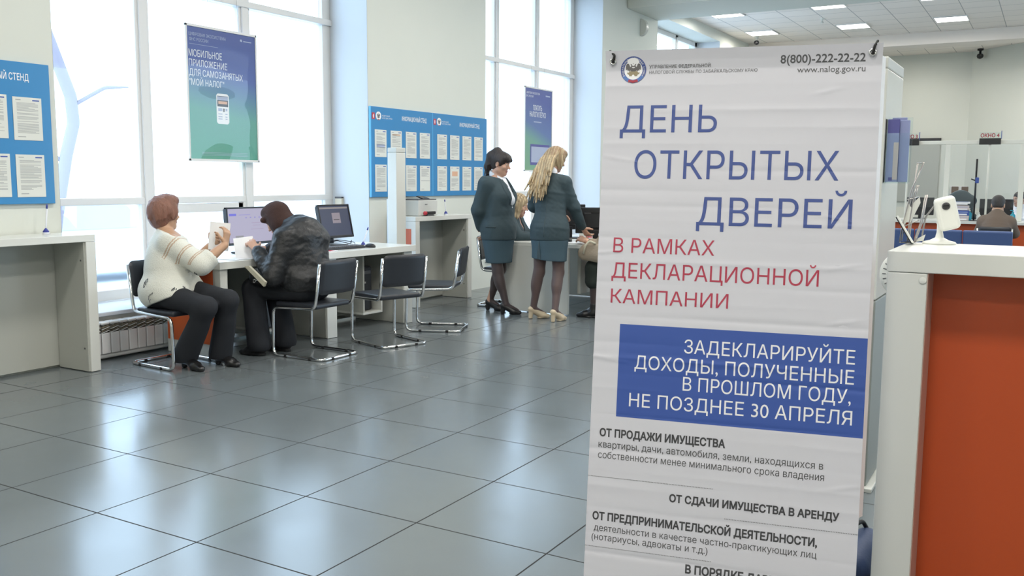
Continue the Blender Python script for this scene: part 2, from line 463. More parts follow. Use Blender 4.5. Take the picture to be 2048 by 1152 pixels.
# ------------------------------------------------------------------ soft-body modelling: one smooth surface from blended volumes
class Sculpt:
    def __init__(s, vox): s.h = vox; s.ops = []
    def cap(s, a, b, ra, rb, k=0.02, flat=None, op='+'):
        s.ops.append(('cap', op, np.asarray(a, float), np.asarray(b, float), ra, rb, k, flat)); return s
    def chain(s, pts, rs, k=0.02, flat=None, op='+'):
        for i in range(len(pts) - 1): s.cap(pts[i], pts[i + 1], rs[i], rs[i + 1], k, flat, op)
        return s
    def ell(s, c, r, R=None, k=0.02, op='+'):
        s.ops.append(('ell', op, np.asarray(c, float), np.asarray(r, float), np.eye(3) if R is None else np.asarray(R, float), k)); return s
    def cut(s, p, n, k=0.004):
        """keep the side away from n"""
        s.ops.append(('cut', '*', np.asarray(p, float), nrm(n), k)); return s
    def field(s):
        lo = np.full(3, 1e9); hi = -lo
        for o in s.ops:
            if o[1] != '+': continue
            if o[0] == 'cap':
                r = max(o[4], o[5]); q = np.array([o[2], o[3]]); lo = np.minimum(lo, q.min(0) - r); hi = np.maximum(hi, q.max(0) + r)
            else: r = max(o[3]); lo = np.minimum(lo, o[2] - r); hi = np.maximum(hi, o[2] + r)
        h = s.h; lo -= 4 * h + 0.01; hi += 4 * h + 0.01
        n = np.ceil((hi - lo) / h).astype(int) + 1
        ax = [lo[i] + h * np.arange(n[i]) for i in range(3)]
        F = np.full(n, 1.0, np.float32)
        for o in s.ops:
            if o[0] == 'cut':
                d = ((ax[0] - o[2][0]) * o[3][0])[:, None, None] + ((ax[1] - o[2][1]) * o[3][1])[None, :, None] + ((ax[2] - o[2][2]) * o[3][2])[None, None, :]
                F = smax(F, d.astype(np.float32), o[4]); continue
            if o[0] == 'cap':
                k = o[6]; r = max(o[4], o[5]); q = np.array([o[2], o[3]]); a, b = q.min(0) - r - k - 3 * h, q.max(0) + r + k + 3 * h
            else:
                k = o[5]; r = max(o[3]); a, b = o[2] - r - k - 3 * h, o[2] + r + k + 3 * h
            i0 = np.clip(np.floor((a - lo) / h).astype(int), 0, n); i1 = np.clip(np.ceil((b - lo) / h).astype(int) + 1, 0, n)
            if (i1 <= i0).any(): continue
            sl = tuple(slice(i0[i], i1[i]) for i in range(3))
            X = np.stack(np.meshgrid(*[ax[i][sl[i]] for i in range(3)], indexing='ij'), -1)
            if o[0] == 'cap':
                ab = o[3] - o[2]; L2 = max(ab @ ab, 1e-9); p = X - o[2]
                t = np.clip((p @ ab) / L2, 0, 1); q = p - t[..., None] * ab
                rad = o[4] + (o[5] - o[4]) * t
                if o[7] is not None:
                    dn, sc = nrm(o[7][0]), o[7][1]; c = q @ dn
                    d2 = (q * q).sum(-1) - c * c + (c / sc) ** 2
                    d = (np.sqrt(np.maximum(d2, 0)) - rad) * (0.5 + 0.5 * min(1, sc))
                else: d = np.sqrt((q * q).sum(-1)) - rad
            else:
                p = (X - o[2]) @ o[4]; k0 = np.sqrt(((p / o[3]) ** 2).sum(-1)); k1 = np.sqrt(((p / o[3] ** 2) ** 2).sum(-1)) + 1e-9
                d = k0 * (k0 - 1) / k1
                d = np.where(k0 < 1e-4, -min(o[3]), d)
            d = d.astype(np.float32)
            F[sl] = smin(F[sl], d, k) if o[1] == '+' else smax(F[sl], -d, k)
        return F, lo
    def mesh(s):
        F, lo = s.field(); return surface_nets(F, lo, s.h)

def smin(a, b, k):
    if k <= 0: return np.minimum(a, b)
    h = np.maximum(k - np.abs(a - b), 0) / k
    return np.minimum(a, b) - h * h * k * 0.25
def smax(a, b, k): return -smin(-a, -b, k)

def surface_nets(F, lo, h):
    ins = F < 0
    n = np.array(F.shape)
    cnt = np.zeros(n - 1, np.int8)
    corners = [(i, j, k) for i in (0, 1) for j in (0, 1) for k in (0, 1)]
    for (i, j, k) in corners: cnt += ins[i:n[0] - 1 + i, j:n[1] - 1 + j, k:n[2] - 1 + k]
    act = (cnt > 0) & (cnt < 8)
    C = np.argwhere(act); ids = np.full(n - 1, -1, np.int64); ids[act] = np.arange(len(C))
    pos = np.zeros((len(C), 3)); num = np.zeros(len(C))
    for ax in range(3):
        o2 = [q for q in corners if q[ax] == 0]
        for q in o2:
            q2 = list(q); q2[ax] = 1
            a = F[C[:, 0] + q[0], C[:, 1] + q[1], C[:, 2] + q[2]]; b = F[C[:, 0] + q2[0], C[:, 1] + q2[1], C[:, 2] + q2[2]]
            m = (a < 0) != (b < 0)
            t = np.where(m, a / np.where(m, a - b, 1), 0)
            p = np.tile(np.array(q, float), (len(C), 1)); p[:, ax] = t
            pos += p * m[:, None]; num += m
    P = lo + h * (C + pos / num[:, None])
    faces = []
    for ax in range(3):
        b, c = [(1, 2), (2, 0), (0, 1)][ax]
        sl0 = [slice(None)] * 3; sl1 = [slice(None)] * 3
        sl0[ax] = slice(0, n[ax] - 1); sl1[ax] = slice(1, n[ax])
        d = ins[tuple(sl0)] != ins[tuple(sl1)]
        E = np.argwhere(d)
        E = E[(E[:, b] > 0) & (E[:, c] > 0) & (E[:, b] < n[b] - 1) & (E[:, c] < n[c] - 1)]
        s0 = ins[E[:, 0], E[:, 1], E[:, 2]]
        def cell(db, dc):
            e = E.copy(); e[:, b] -= db; e[:, c] -= dc; return ids[e[:, 0], e[:, 1], e[:, 2]]
        q = np.stack([cell(1, 1), cell(0, 1), cell(0, 0), cell(1, 0)], 1)
        q[~s0] = q[~s0][:, ::-1]
        faces.append(q)
    return P, np.concatenate(faces)

def vnormals(P, Q):
    fn = np.cross(P[Q[:, 2]] - P[Q[:, 0]], P[Q[:, 3]] - P[Q[:, 1]])
    N = np.zeros_like(P)
    for k in range(4): np.add.at(N, Q[:, k], fn)
    return N / (np.linalg.norm(N, axis=1, keepdims=True) + 1e-12)

def relax(P, Q, it=2, w=0.5):
    for _ in range(it):
        A = np.zeros_like(P); c = np.zeros(len(P))
        for k in range(4):
            np.add.at(A, Q[:, k], P[Q[:, (k + 1) % 4]]); np.add.at(A, Q[:, k], P[Q[:, (k + 3) % 4]]); np.add.at(c, Q[:, k], 2)
        P = P * (1 - w) + w * A / c[:, None]
    return P

def wrinkle(P, Q, amp, freq, seed, stretch=(1, 1, 0.5)):
    r = np.random.RandomState(seed); N = vnormals(P, Q); d = np.zeros(len(P))
    X = P * np.array(stretch)
    for i in range(9):
        w = r.normal(size=3); w = nrm(w) * freq * (0.6 + 0.25 * i); ph = r.rand() * 6.28
        w2 = nrm(r.normal(size=3)) * freq * 0.45; 
        d += np.sin(X @ w + ph + 1.6 * np.sin(X @ w2 + ph * 2)) / (1 + 0.5 * i)
    return P + N * (d * amp / 2.2)[:, None]

def mesh_obj(name, P, Q, mats, parent, fmat=None):
    me = bpy.data.meshes.new(name)
    off = world_loc(parent) if parent is not None else np.zeros(3)
    me.from_pydata((P - off).tolist(), [], Q.tolist())
    for m in mats: me.materials.append(MATS[m])
    if fmat is not None: me.polygons.foreach_set('material_index', np.asarray(fmat, np.int32))
    me.polygons.foreach_set('use_smooth', np.ones(len(Q), bool)); me.update()
    o = bpy.data.objects.new(name, me); COL.objects.link(o); o.parent = parent
    return o
# ------------------------------------------------------------------ the room
XW, XF = -6.22, -6.72
X_, Y_, Z_ = V(1, 0, 0), V(0, 1, 0), V(0, 0, 1)

m = MB(); m.bx(-6.9, 9, -4, 25.3, -0.12, 0, 'floor_tile', 0); m.build('floor', kind='structure')
m = MB(); m.bx(-6.9, 9, -4, 25.3, 4.5, 4.62, 'ceiling_tile', 0); m.build('ceiling', kind='structure')
WINS = ((4.12, 7.636), (9.95, 13.40), (15.70, 19.23))
m = MB()
ys = [-4.0] + [y for w in WINS for y in w] + [25.3]
for a, b in zip(ys[0::2], ys[1::2]):
    m.bx(-6.9, XW, a, b, 0, 4.5, 'wall_paint', 0)
    # the window reveals are painted white
for a, b in WINS:
    m.bx(-6.9, XW, a, b, 0, 0.32, 'wall_paint', 0)
    m.bx(-6.9, XW, a, b, 4.29, 4.5, 'wall_paint', 0)
    for y, d in ((a, 1), (b, -1)):
        m.rect(V(XW + 0.0, y + d * 0.002, 0), V(-1, 0, 0), Z_, 0.001, 0.68, 0.36, 4.29, 'reveal_white')
m.build('wall_left', kind='structure')
m = MB(); m.bx(-6.9, -1.85, 25.0, 25.3, 0, 4.5, 'wall_paint', 0); m.build('wall_back', kind='structure')
m = MB()
m.prism([(0, 0), (6.9, -6.9), (7.1, -6.7), (0.2, 0.2)], V(-1.85, 25.0, 0), X_, Y_, V(0, 0, 4.5), 'wall_paint'); m.build('wall_right', kind='structure')
m = MB(); m.bx(8.8, 9.0, -4, 14, 0, 4.5, 'wall_paint', 0); m.build('wall_east', kind='structure')
m = MB(); m.bx(-6.22, 9, -4.2, -4, 0, 4.5, 'wall_paint', 0); m.build('wall_front', kind='structure')
m = MB(); m.bx(XW, 9, 14.35, 15.68, 4.19, 4.5, 'wall_paint', 0.01); m.build('trim_1', kind='structure')
m = MB(); m.bx(XW, 3.2, 21.35, 22.0, 4.25, 4.5, 'beam_paint', 0.01); m.build('trim_2', kind='structure')

for k, (a, b) in enumerate(WINS):
    m = MB()
    cols = [(a, a + 0.11), (b - 2.43, b - 2.29), (b - 1.28, b - 1.14), (b - 0.12, b)]
    for y0, y1 in cols: m.bx(XF - 0.08, XF, y0, y1, 0.36, 4.29, 'frame_white', 0.006)
    for y0, y1 in cols[1:3]: m.bx(XF - 0.01, XF + 0.018, y0 + 0.03, y1 - 0.03, 0.40, 4.25, 'frame_white', 0.006)
    for z0, z1, d in ((0.36, 0.45, 0.0), (1.155, 1.215, 0.004), (2.985, 3.045, 0.03), (4.2, 4.29, 0.0)):
        m.bx(XF - 0.08, XF + d, a, b, z0, z1, 'frame_white', 0.006)
    y0, y1 = cols[1][1], cols[2][0]
    for z0, z1 in ((0.45, 0.52), (1.07, 1.15)): m.bx(XF - 0.07, XF - 0.005, y0, y1, z0, z1, 'frame_white', 0.005)
    for yy in (y0, y1 - 0.06): m.bx(XF - 0.07, XF - 0.005, yy, yy + 0.06, 0.45, 1.15, 'frame_white', 0.005)
    w = m.build('window_%d' % (k + 1), origin=(XF, (a + b) / 2, 0.36), kind='structure')
    for i in range(3):
        for z0, z1 in ((0.45, 1.155), (1.215, 2.985), (3.045, 4.2)):
            p = MB(); p.bx(XF - 0.048, XF - 0.042, cols[i][1], cols[i + 1][0], z0, z1, 'window_glass', 0); p.build('pane', w)
    s = MB(); s.bx(XF - 0.02, XW + 0.03, a + 0.004, b - 0.004, 0.325, 0.358, 'reveal_white', 0.008); s.build('window_sill', w)

# ------------------------------------------------------------------ outside, in the glare
m = MB(); m.bx(-60, -6.95, -30, 60, -0.5, -0.4, 'street', 0); m.build('ground', kind='structure')
t = empty('street_tree', (-13.0, 8.35, -0.4), 'bare tree with a bent trunk outside the window next to the end noticeboard', 'tree')
m = MB()
tr = [V(-13, 8.35, -0.42), V(-13, 8.55, 0.8), V(-13, 8.75, 1.7), V(-13, 8.90, 2.2), V(-13, 8.87, 2.6), V(-13, 8.68, 3.1), V(-13.1, 8.4, 4.0), V(-13.1, 8.3, 5.2), V(-13, 8.2, 6.4)]
m.tube(fillet(tr, 0.3), 0.09, 'bark', 12); m.build('trunk', t)
for a, b, c in (((-13, 8.88, 2.45), (-12.7, 9.25, 2.75), (-12.6, 9.6, 2.78)), ((-13.1, 8.4, 4.0), (-13.3, 9.2, 4.6), (-13.2, 10.2, 5.4)), ((-13.1, 8.3, 5.0), (-13, 7.4, 5.8), (-13, 6.6, 6.8)), ((-13, 8.7, 1.6), (-13.5, 8.1, 2.2), (-13.6, 7.6, 2.9))):
    m = MB(); m.tube(fillet([V(*a), V(*b), V(*c)], 0.2), [0.03] * 8 + [0.012], 'bark', 8); m.build('branch', t)

t = empty('parked_car', (-14.5, 9.6, -0.4), 'pale blue-grey car parked outside, seen low through the window behind the seated woman', 'car')
m = MB(); m.prism([(-2.1, 0.25), (2.1, 0.25), (2.15, 0.75), (1.3, 0.9), (0.75, 1.35), (-0.9, 1.38), (-1.5, 0.95), (-2.1, 0.85)], V(-15.3, 9.6, -0.4), Y_, Z_, V(1.6, 0, 0), 'car_paint'); m.build('body', t)
m = MB(); m.prism([(-1.25, 0.92), (1.1, 0.92), (0.68, 1.3), (-0.85, 1.32)], V(-13.69, 9.6, -0.4), Y_, Z_, V(0.01, 0, 0), 'car_glass'); m.build('side_window', t)
for yy in (-1.3, 1.3):
    m = MB(); m.lathe([(0.2, 0), (0.33, 0.02), (0.33, 0.2), (0.2, 0.22)], V(-13.9, 9.6 + yy, -0.07), 'rubber', 24, roty(R90)); m.build('wheel', t)

# ------------------------------------------------------------------ ceiling lights and small fixtures
nl = [(-5.50, 17.30, 'white square ceiling light next to the cross beam, nearest the windows'), (-5.50, 19.80, 'white square ceiling light in the far row, nearest the windows'),
      (-3.66, 17.30, 'white square ceiling light, middle one of the row along the cross beam'), (-3.66, 19.80, 'white square ceiling light in the far row, just beyond the ceiling sprinkler'),
      (-1.87, 19.80, 'white square ceiling light in the far row, farthest from the windows'), (-1.87, 17.30, 'white square ceiling light cut off by the top edge of the photo')]
for x, y, lab in nl:
    t = empty('ceiling_light', (x, y, 4.5), lab, 'ceiling light', 'square ceiling lights')
    m = MB()
    for sx, sy, w, d in ((0, 0.285, 0.59, 0.02), (0, -0.285, 0.59, 0.02), (0.285, 0, 0.02, 0.55), (-0.285, 0, 0.02, 0.55)):
        m.box((x + sx, y + sy, 4.49), (w, d, 0.025), 'frame_white', 0.003)
    m.build('frame', t)
    m = MB(); m.bx(x - 0.277, x + 0.277, y - 0.277, y + 0.277, 4.484, 4.496, 'panel_glow', 0.002); m.build('diffuser', t)
t = empty('fire_sprinkler', (-4.03, 18.67, 4.5), 'small white sprinkler head on the far ceiling between two lights', 'sprinkler')
m = MB(); m.lathe([(0.05, 0), (0.05, -0.01), (0.02, -0.02), (0.018, -0.07), (0.035, -0.075), (0.035, -0.085)], (-4.03, 18.67, 4.5), 'plastic_white', 16); m.build('body', t)
def ccam(name, loc, label, wallm='plastic_white', ballm='plastic_black', s=1.0):
    t = empty(name, loc, label, 'security camera'); x, y, z = loc
    m = MB(); m.lathe([(0.05 * s, 0), (0.05 * s, -0.03 * s), (0.02 * s, -0.04 * s), (0.018 * s, -0.1 * s)], loc, wallm, 16); m.build('mount', t)
    m = MB(); m.lathe([(0.01 * s, -0.05 * s), (0.045 * s, -0.035 * s), (0.058 * s, 0), (0.045 * s, 0.035 * s), (0.01 * s, 0.05 * s)], (x, y, z - 0.13 * s), ballm, 16); m.build('lens_ball', t)
ccam('dome_camera', (-5.75, 20.3, 4.5), 'white round camera below the ceiling at the far end of the window wall', ballm='plastic_black')
ccam('ceiling_camera', (-1.66, 24.55, 4.5), 'black ball camera hanging where the back wall turns', wallm='plastic_black', s=1.3)
t = empty('wall_sounder', (XW, 14.95, 3.97), 'grey half-round speaker high on the pillar under the beam', 'speaker')
m = MB()
pts = [(0.115 * math.cos(a), 0.14 * math.sin(a)) for a in np.linspace(-R90, R90, 20)]
m.prism(pts, V(XW + 0.001, 14.90, 3.97), X_, Z_, V(0, 0.1, 0), 'laminate_edge'); m.build('housing', t)
t = empty('wall_thermostat', (-6.60, 7.636, 1.17), 'small beige box on the window reveal above the dark-screened monitor', 'wall box')
m = MB(); m.bx(-6.66, -6.565, 7.60, 7.634, 1.08, 1.19, 'plastic_beige', 0.006); m.build('housing', t)
m = MB(); m.bx(-6.66, -6.565, 7.597, 7.632, 1.172, 1.19, 'plastic_grey', 0.003); m.build('lid', t)

# ------------------------------------------------------------------ radiator
t = empty('radiator', (-6.15, 4.9, 0), 'white low sectional radiator under the window beside the seated woman', 'radiator')
for i in range(19):
    y = 4.16 + i * 0.08
    m = MB(); m.bx(-6.125, -6.10, y + 0.004, y + 0.076, 0.055, 0.215, 'radiator', 0.006)
    m.bx(-6.19, -6.12, y + 0.036, y + 0.044, 0.06, 0.29, 'radiator', 0.002)
    m.bx(-6.19, -6.102, y + 0.003, y + 0.077, 0.275, 0.298, 'radiator', 0.01)
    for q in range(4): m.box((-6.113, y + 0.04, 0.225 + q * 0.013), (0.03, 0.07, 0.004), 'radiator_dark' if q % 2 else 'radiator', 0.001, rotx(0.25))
    m.build('section', t)
m = MB(); m.tube([V(-6.14, 4.14, 0.035), V(-6.14, 5.70, 0.035)], 0.02, 'radiator', 12); m.bx(-6.16, -6.13, 4.2, 4.23, 0, 0.03, 'radiator'); m.bx(-6.16, -6.13, 5.6, 5.63, 0, 0.03, 'radiator'); m.build('bottom_pipe', t)
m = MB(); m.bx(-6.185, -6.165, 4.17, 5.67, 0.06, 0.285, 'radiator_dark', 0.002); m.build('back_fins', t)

# ------------------------------------------------------------------ high white counters along the window wall
def counter(name, y0, y1, label, orange_end=False, x1=-5.83, x0=-6.205, h=0.983):
    t = empty(name, ((x0 + x1) / 2, (y0 + y1) / 2, 0), label, 'counter', 'white stand-up counters')
    m = MB(); m.bx(x0, x1, y0, y1, h - 0.05, h, 'laminate_white', 0.003); m.build('worktop', t)
    for ya in (y0, y1 - 0.075):
        m = MB(); m.bx(x0, x1, ya, ya + 0.075, 0.004, h - 0.051, 'laminate_white', 0.003)
        if ya == y0:
            m.bx(x0 + 0.02, x1 - 0.02, ya + 0.075, ya + 0.082, 0.006, h - 0.055, 'laminate_grey', 0.001)
            if orange_end: m.bx(x0 + 0.05, x1 - 0.06, ya - 0.004, ya + 0.002, 0.1, h - 0.13, 'orange', 0.001)
        else: m.bx(x0 + 0.02, x1 - 0.015, ya - 0.012, ya, 0.006, h - 0.055, 'laminate_grey', 0.001)
        e = m.build('side_panel', t)
        if ya != y0:
            for z in (0.17, 0.80):
                q = MB(); q.lathe([(0.007, 0), (0.007, 0.003), (0.003, 0.004)], (x1 - 0.05, ya - 0.012, z), 'plastic_grey', 10, rotx(R90)); q.build('screw_cap', e)
    m = MB(); m.bx(x0 + 0.005, x0 + 0.022, y0 + 0.083, y1 - 0.088, 0.02, h - 0.052, 'laminate_grey', 0.001); m.build('back_panel', t)
    return t
counter('standing_counter', 2.5, 4.115, 'white stand-up counter below the noticeboard at the edge of the photo')
counter('standing_counter', 7.93, 9.03, 'white stand-up counter with an orange end, under the wide noticeboard', True)

# slim white kiosk posts
def kiosk(name, x0, x1, y0, y1, h, label, group=None, lower=0):
    t = empty(name, ((x0 + x1) / 2, (y0 + y1) / 2, 0), label, 'post', group)
    m = MB(); m.bx(x0, x1, y0, y1, lower if lower else 0.02, h - 0.05, 'laminate_white', 0.006)
    if lower: m.bx(x0, x1, y0, y1, 0.02, lower - 0.004, 'kiosk_shade', 0.006)  # shade on the lower body painted in as a darker grey
    m.bx(x0 - 0.03, x1 + 0.03, y0 - 0.03, y1 + 0.03, 0, 0.02, 'laminate_edge', 0.004); m.build('body', t)
    m = MB(); m.bx(x0, x1, y0, y1, h - 0.049, h, 'laminate_edge', 0.006); m.build('cap', t)
    m = MB(); m.bx(x0 - 0.022, x0 - 0.001, y0 + 0.01, y1 - 0.01, 0.05, h - 0.52, 'reveal_white', 0.004); m.build('side_rail', t)
    return t
kiosk('kiosk_post', -5.865, -5.75, 7.50, 7.655, 1.70, 'slim white kiosk post standing between the computer desk and the printer counter')

# ------------------------------------------------------------------ the computer desk
t = empty('computer_desk', (-5.63, 5.95, 0), 'long white desk with an orange end panel, two computers on it', 'desk')
DX0, DX1, DZ = -6.02, -5.31, 0.755
m = MB(); m.bx(DX0, DX1, 4.83, 7.17, DZ - 0.058, DZ, 'laminate_white', 0.003); m.build('worktop', t)
m = MB(); m.bx(-5.40, -5.335, 4.85, 4.92, 0.002, DZ - 0.059, 'laminate_white', 0.003); m.build('leg', t)
for y0 in (5.99, 7.03):
    m = MB(); m.bx(-5.98, -5.345, y0, y0 + 0.12, 0.002, DZ - 0.059, 'laminate_white', 0.003)
    m.bx(-5.97, -5.36, y0 - 0.006, y0, 0.01, DZ - 0.065, 'laminate_grey', 0.001); m.build('leg', t)
m = MB(); m.bx(-6.0, -5.405, 4.86, 4.90, 0.002, DZ - 0.059, 'laminate_edge', 0.002); e = m.build('end_panel', t)
m = MB(); m.bx(-5.985, -5.43, 4.852, 4.862, 0.105, DZ - 0.06, 'orange', 0.001); tag(m.build('front_inlay', e), 'orange inlay')
m = MB(); m.bx(-5.99, -5.97, 4.93, 5.985, 0.06, DZ - 0.06, 'laminate_grey', 0.001); m.bx(-5.99, -5.97, 6.115, 7.025, 0.06, DZ - 0.06, 'laminate_grey', 0.001); m.build('back_panel', t)
m = MB(); m.bx(-5.985, -5.965, 4.93, 5.985, 0.02, 0.058, 'chrome', 0.002); m.bx(-5.985, -5.965, 6.115, 7.025, 0.02, 0.058, 'chrome', 0.002); m.build('kick_strip', t)
for k, y0 in enumerate((5.42, 6.62)):
    m = MB()
    m.bx(-5.93, -5.50, y0, y0 + 0.02, 0.14, DZ - 0.06, 'laminate_grey', 0.001); m.bx(-5.93, -5.50, y0 + 0.25, y0 + 0.27, 0.14, 0.24, 'laminate_edge', 0.001); m.bx(-5.93, -5.50, y0, y0 + 0.27, 0.12, 0.14, 'laminate_edge', 0.001)
    m.build('computer_cradle', t)
for k, (y0, lab) in enumerate(((5.445, 'black computer tower in the cradle below the lit monitor'), (6.645, 'black computer tower in the cradle below the dark monitor'))):
    q = empty('computer_tower', (-5.7, y0 + 0.1, 0.14), lab, 'computer', 'computers under the desk')
    m = MB(); m.bx(-5.92, -5.56, y0, y0 + 0.19, 0.142, 0.56, 'plastic_black', 0.004); m.build('case', q)
    m = MB(); m.bx(-5.562, -5.545, y0 + 0.004, y0 + 0.186, 0.15, 0.55, 'plastic_black', 0.006)
    m.bx(-5.546, -5.542, y0 + 0.02, y0 + 0.17, 0.49, 0.52, 'plastic_grey', 0.001); m.bx(-5.546, -5.541, y0 + 0.08, y0 + 0.10, 0.40, 0.42, 'chrome', 0.002); m.build('front_bezel', q)

bpy.data.objects['computer_desk'].rotation_euler.z = -0.045
# monitors, keyboard, mouse
def monitor(name, c, w, h, yaw, tilt, label, stand_h, lit, group=None, base=(0.24, 0.18)):
    """c: centre of the base on the table; the screen faces local +X"""
    t = empty(name, c, label, 'monitor', group, rz=yaw)
    L = MB(); Rt = roty(-tilt); top = V(0.03, 0, stand_h + h / 2)
    def P(x, y, z): return Rt @ V(x, y, z) + top
    for a, b, cc, d in ((-w / 2, w / 2, h / 2 - 0.014, h / 2), (-w / 2, w / 2, -h / 2, -h / 2 + 0.022), (-w / 2, -w / 2 + 0.014, -h / 2, h / 2), (w / 2 - 0.014, w / 2, -h / 2, h / 2)):
        L.box(P(0.004, (a + b) / 2, (cc + d) / 2), (0.03, b - a, d - cc), 'plastic_black', 0.003, Rt)
    L.box(P(-0.02, 0, 0), (0.035, w - 0.02, h - 0.02), 'plastic_black', 0.008, Rt); L.local('case', t)
    S = MB(); S.box(P(0.002, 0, 0.004), (0.016, w - 0.028, h - 0.036), lit[0], 0.0, Rt)
    O, u, v = P(0.0108, 0, 0), Rt @ V(0, 1, 0), Rt @ V(0, 0, 1)
    for x0, x1, y0, y1, mm in lit[1]: S.rect(O, u, v, x0 * w, x1 * w, y0 * h, y1 * h, mm)
    S.local('screen', t)
    B = MB(); B.box((0, 0, 0.008), (base[1], base[0], 0.014), 'plastic_black', 0.006); B.box((-0.03, 0, (stand_h + 0.08) / 2 + 0.012), (0.025, 0.06, stand_h + 0.06), 'plastic_black', 0.006, roty(-tilt * 0.5)); B.local('stand', t)
    return t
mat('screen_lilac', (0.02, 0.02, 0.02), 0.3, emit=(0.38, 0.34, 0.46), estr=0.85)
mat('screen_bar', (0.02, 0.02, 0.02), 0.3, emit=(0.12, 0.10, 0.62), estr=0.8)
mat('screen_text', (0.02, 0.02, 0.02), 0.3, emit=(0.26, 0.22, 0.55), estr=0.8)
mat('screen_rose', (0.02, 0.02, 0.02), 0.3, emit=(0.36, 0.27, 0.40), estr=0.8)
mat('screen_navy', (0.02, 0.02, 0.02), 0.3, emit=(0.028, 0.036, 0.075), estr=1.0)
mat('screen_strip', (0.02, 0.02, 0.02), 0.3, emit=(0.20, 0.185, 0.185), estr=1.0)
mat('screen_card', (0.02, 0.02, 0.02), 0.3, emit=(0.22, 0.19, 0.22), estr=1.0)
lit1 = ('screen_lilac', [(-0.44, -0.30, 0.27, 0.33, 'screen_bar'), (-0.25, -0.02, 0.285, 0.30, 'screen_text')] + [(-0.12 + i * 0.09, -0.09 + i * 0.09, 0.20, 0.235, 'screen_text') for i in range(6)] +
        [(0.0, 0.22, 0.07, 0.085, 'screen_rose'), (0.02, 0.18, 0.0, 0.015, 'screen_rose'), (-0.02, 0.24, -0.10, -0.085, 'screen_rose'), (-0.34, -0.18, -0.30, -0.25, 'screen_strip')])
monitor('wide_monitor', (-5.83, 5.56, DZ), 0.545, 0.315, 0.0, 0.06, 'wide monitor with a lit pale screen between the two seated people', 0.075, lit1)
lit2 = ('screen_navy', [(-0.45, 0.45, 0.37, 0.42, 'screen_strip'), (-0.09, 0.17, -0.06, 0.25, 'screen_card'), (-0.05, 0.13, 0.03, 0.055, 'ink_dark')])
monitor('square_monitor', (-5.80, 6.58, DZ), 0.41, 0.315, -0.05, 0.22, 'squarish monitor with a dark blue screen behind the keyboard', 0.075, lit2)

t = empty('keyboard', (-5.50, 6.36, DZ), 'black keyboard on the white desk in front of the dark monitor', 'keyboard', rz=-0.12)
L = MB(); L.box((0, 0, 0.011), (0.15, 0.45, 0.02), 'plastic_black', 0.005); L.local('base', t)
L = MB()
for r in range(5):
    for c in range(18): L.box((0.055 - r * 0.025, -0.205 + c * 0.0241, 0.024), (0.02, 0.019, 0.008), 'plastic_grey', 0.002)
L.local('keys', t)
t = empty('computer_mouse', (-5.40, 6.64, DZ), 'black computer mouse beside the keyboard', 'mouse')
S = Sculpt(0.004); S.ell((-5.40, 6.64, DZ + 0.008), (0.058, 0.034, 0.03)); S.cut((0, 0, DZ + 0.001), (0, 0, -1)); P, Q = S.mesh(); mesh_obj('body', relax(P, Q, 1), Q, ['plastic_black'], t)
m = MB(); m.tube(fillet([V(-5.455, 6.64, DZ + 0.012), V(-5.6, 6.66, DZ + 0.006), V(-5.72, 6.80, DZ + 0.03), V(-5.85, 6.70, DZ + 0.05), V(-5.88, 6.5, DZ + 0.02)], 0.06), 0.003, 'cable_black', 6); m.build('cord', t)
m = MB()
m.tube(fillet([V(-5.86, 6.45, DZ + 0.02), V(-5.78, 6.62, DZ + 0.05), V(-5.70, 6.72, DZ + 0.015), V(-5.8, 6.85, DZ + 0.04), V(-5.9, 6.95, DZ + 0.01)], 0.05), 0.004, 'cable_black', 6)
tag(m.build('monitor_cable', origin=(-5.8, 6.7, DZ)), 'loose black cable curling on the desk behind the mouse', 'cable')
m = MB()
m.tube(fillet([V(-5.84, 5.50, DZ + 0.06), V(-5.76, 5.42, DZ + 0.02), V(-5.68, 5.40, DZ + 0.005), V(-5.72, 5.46, DZ + 0.01), V(-5.80, 5.58, DZ + 0.006)], 0.03), 0.0035, 'cable_black', 6)
tag(m.build('monitor_cable', origin=(-5.8, 5.5, DZ)), 'thin black cable looping under the lit monitor', 'cable')

def pen(c, label, lean, h=0.15, base=0.022):
    t = empty('desk_pen', c, label, 'pen', 'pens on stands')
    m = MB(); m.lathe([(base, 0), (base, 0.012), (base * 0.7, 0.02), (base * 0.45, 0.03)], V(*c), 'pen_white', 16); m.build('stand', t)
    m = MB(); m.lathe([(base * 0.9, 0.0), (base, 0.006), (0.006, 0.028), (0.004, 0.03)], V(c[0], c[1], c[2] + 0.014), 'pen_blue', 14); m.build('holder', t)
    a = V(c[0], c[1], c[2] + 0.03); b = a + V(*lean) * h
    m = MB(); m.tube([a, a + (b - a) * 0.2, b], [0.003, 0.0055, 0.0055], 'pen_white', 8); m.build('barrel', t)
    m = MB(); m.tube([b, b + (b - a) * 0.2], [0.007, 0.006], 'pen_blue', 8); m.build('cap', t)
pen((-6.09, 3.915, 0.983), 'blue and white pen standing on the counter below the edge noticeboard', (0.03, 0.08, 1.0))
pen((-5.55, 6.72, DZ), 'blue and white pen on a stand on the desk beside the mouse', (0.0, 0.45, 0.85), 0.14)
pen((-5.90, 8.60, 0.983), 'dark pen on a blue stand beside the printer', (-0.05, -0.08, 1.0), 0.12)
m = MB(); m.box((-5.42, 6.10, DZ + 0.0015), (0.10, 0.16, 0.002), 'paper_white', 0, rotz(0.3)); m.box((-5.42, 6.10, DZ + 0.0027), (0.06, 0.11, 0.0004), 'red_badge', 0, rotz(0.3))
tag(m.build('leaflet', origin=(-5.42, 6.10, DZ)), 'small white leaflet with red print by the keyboard', 'leaflet')
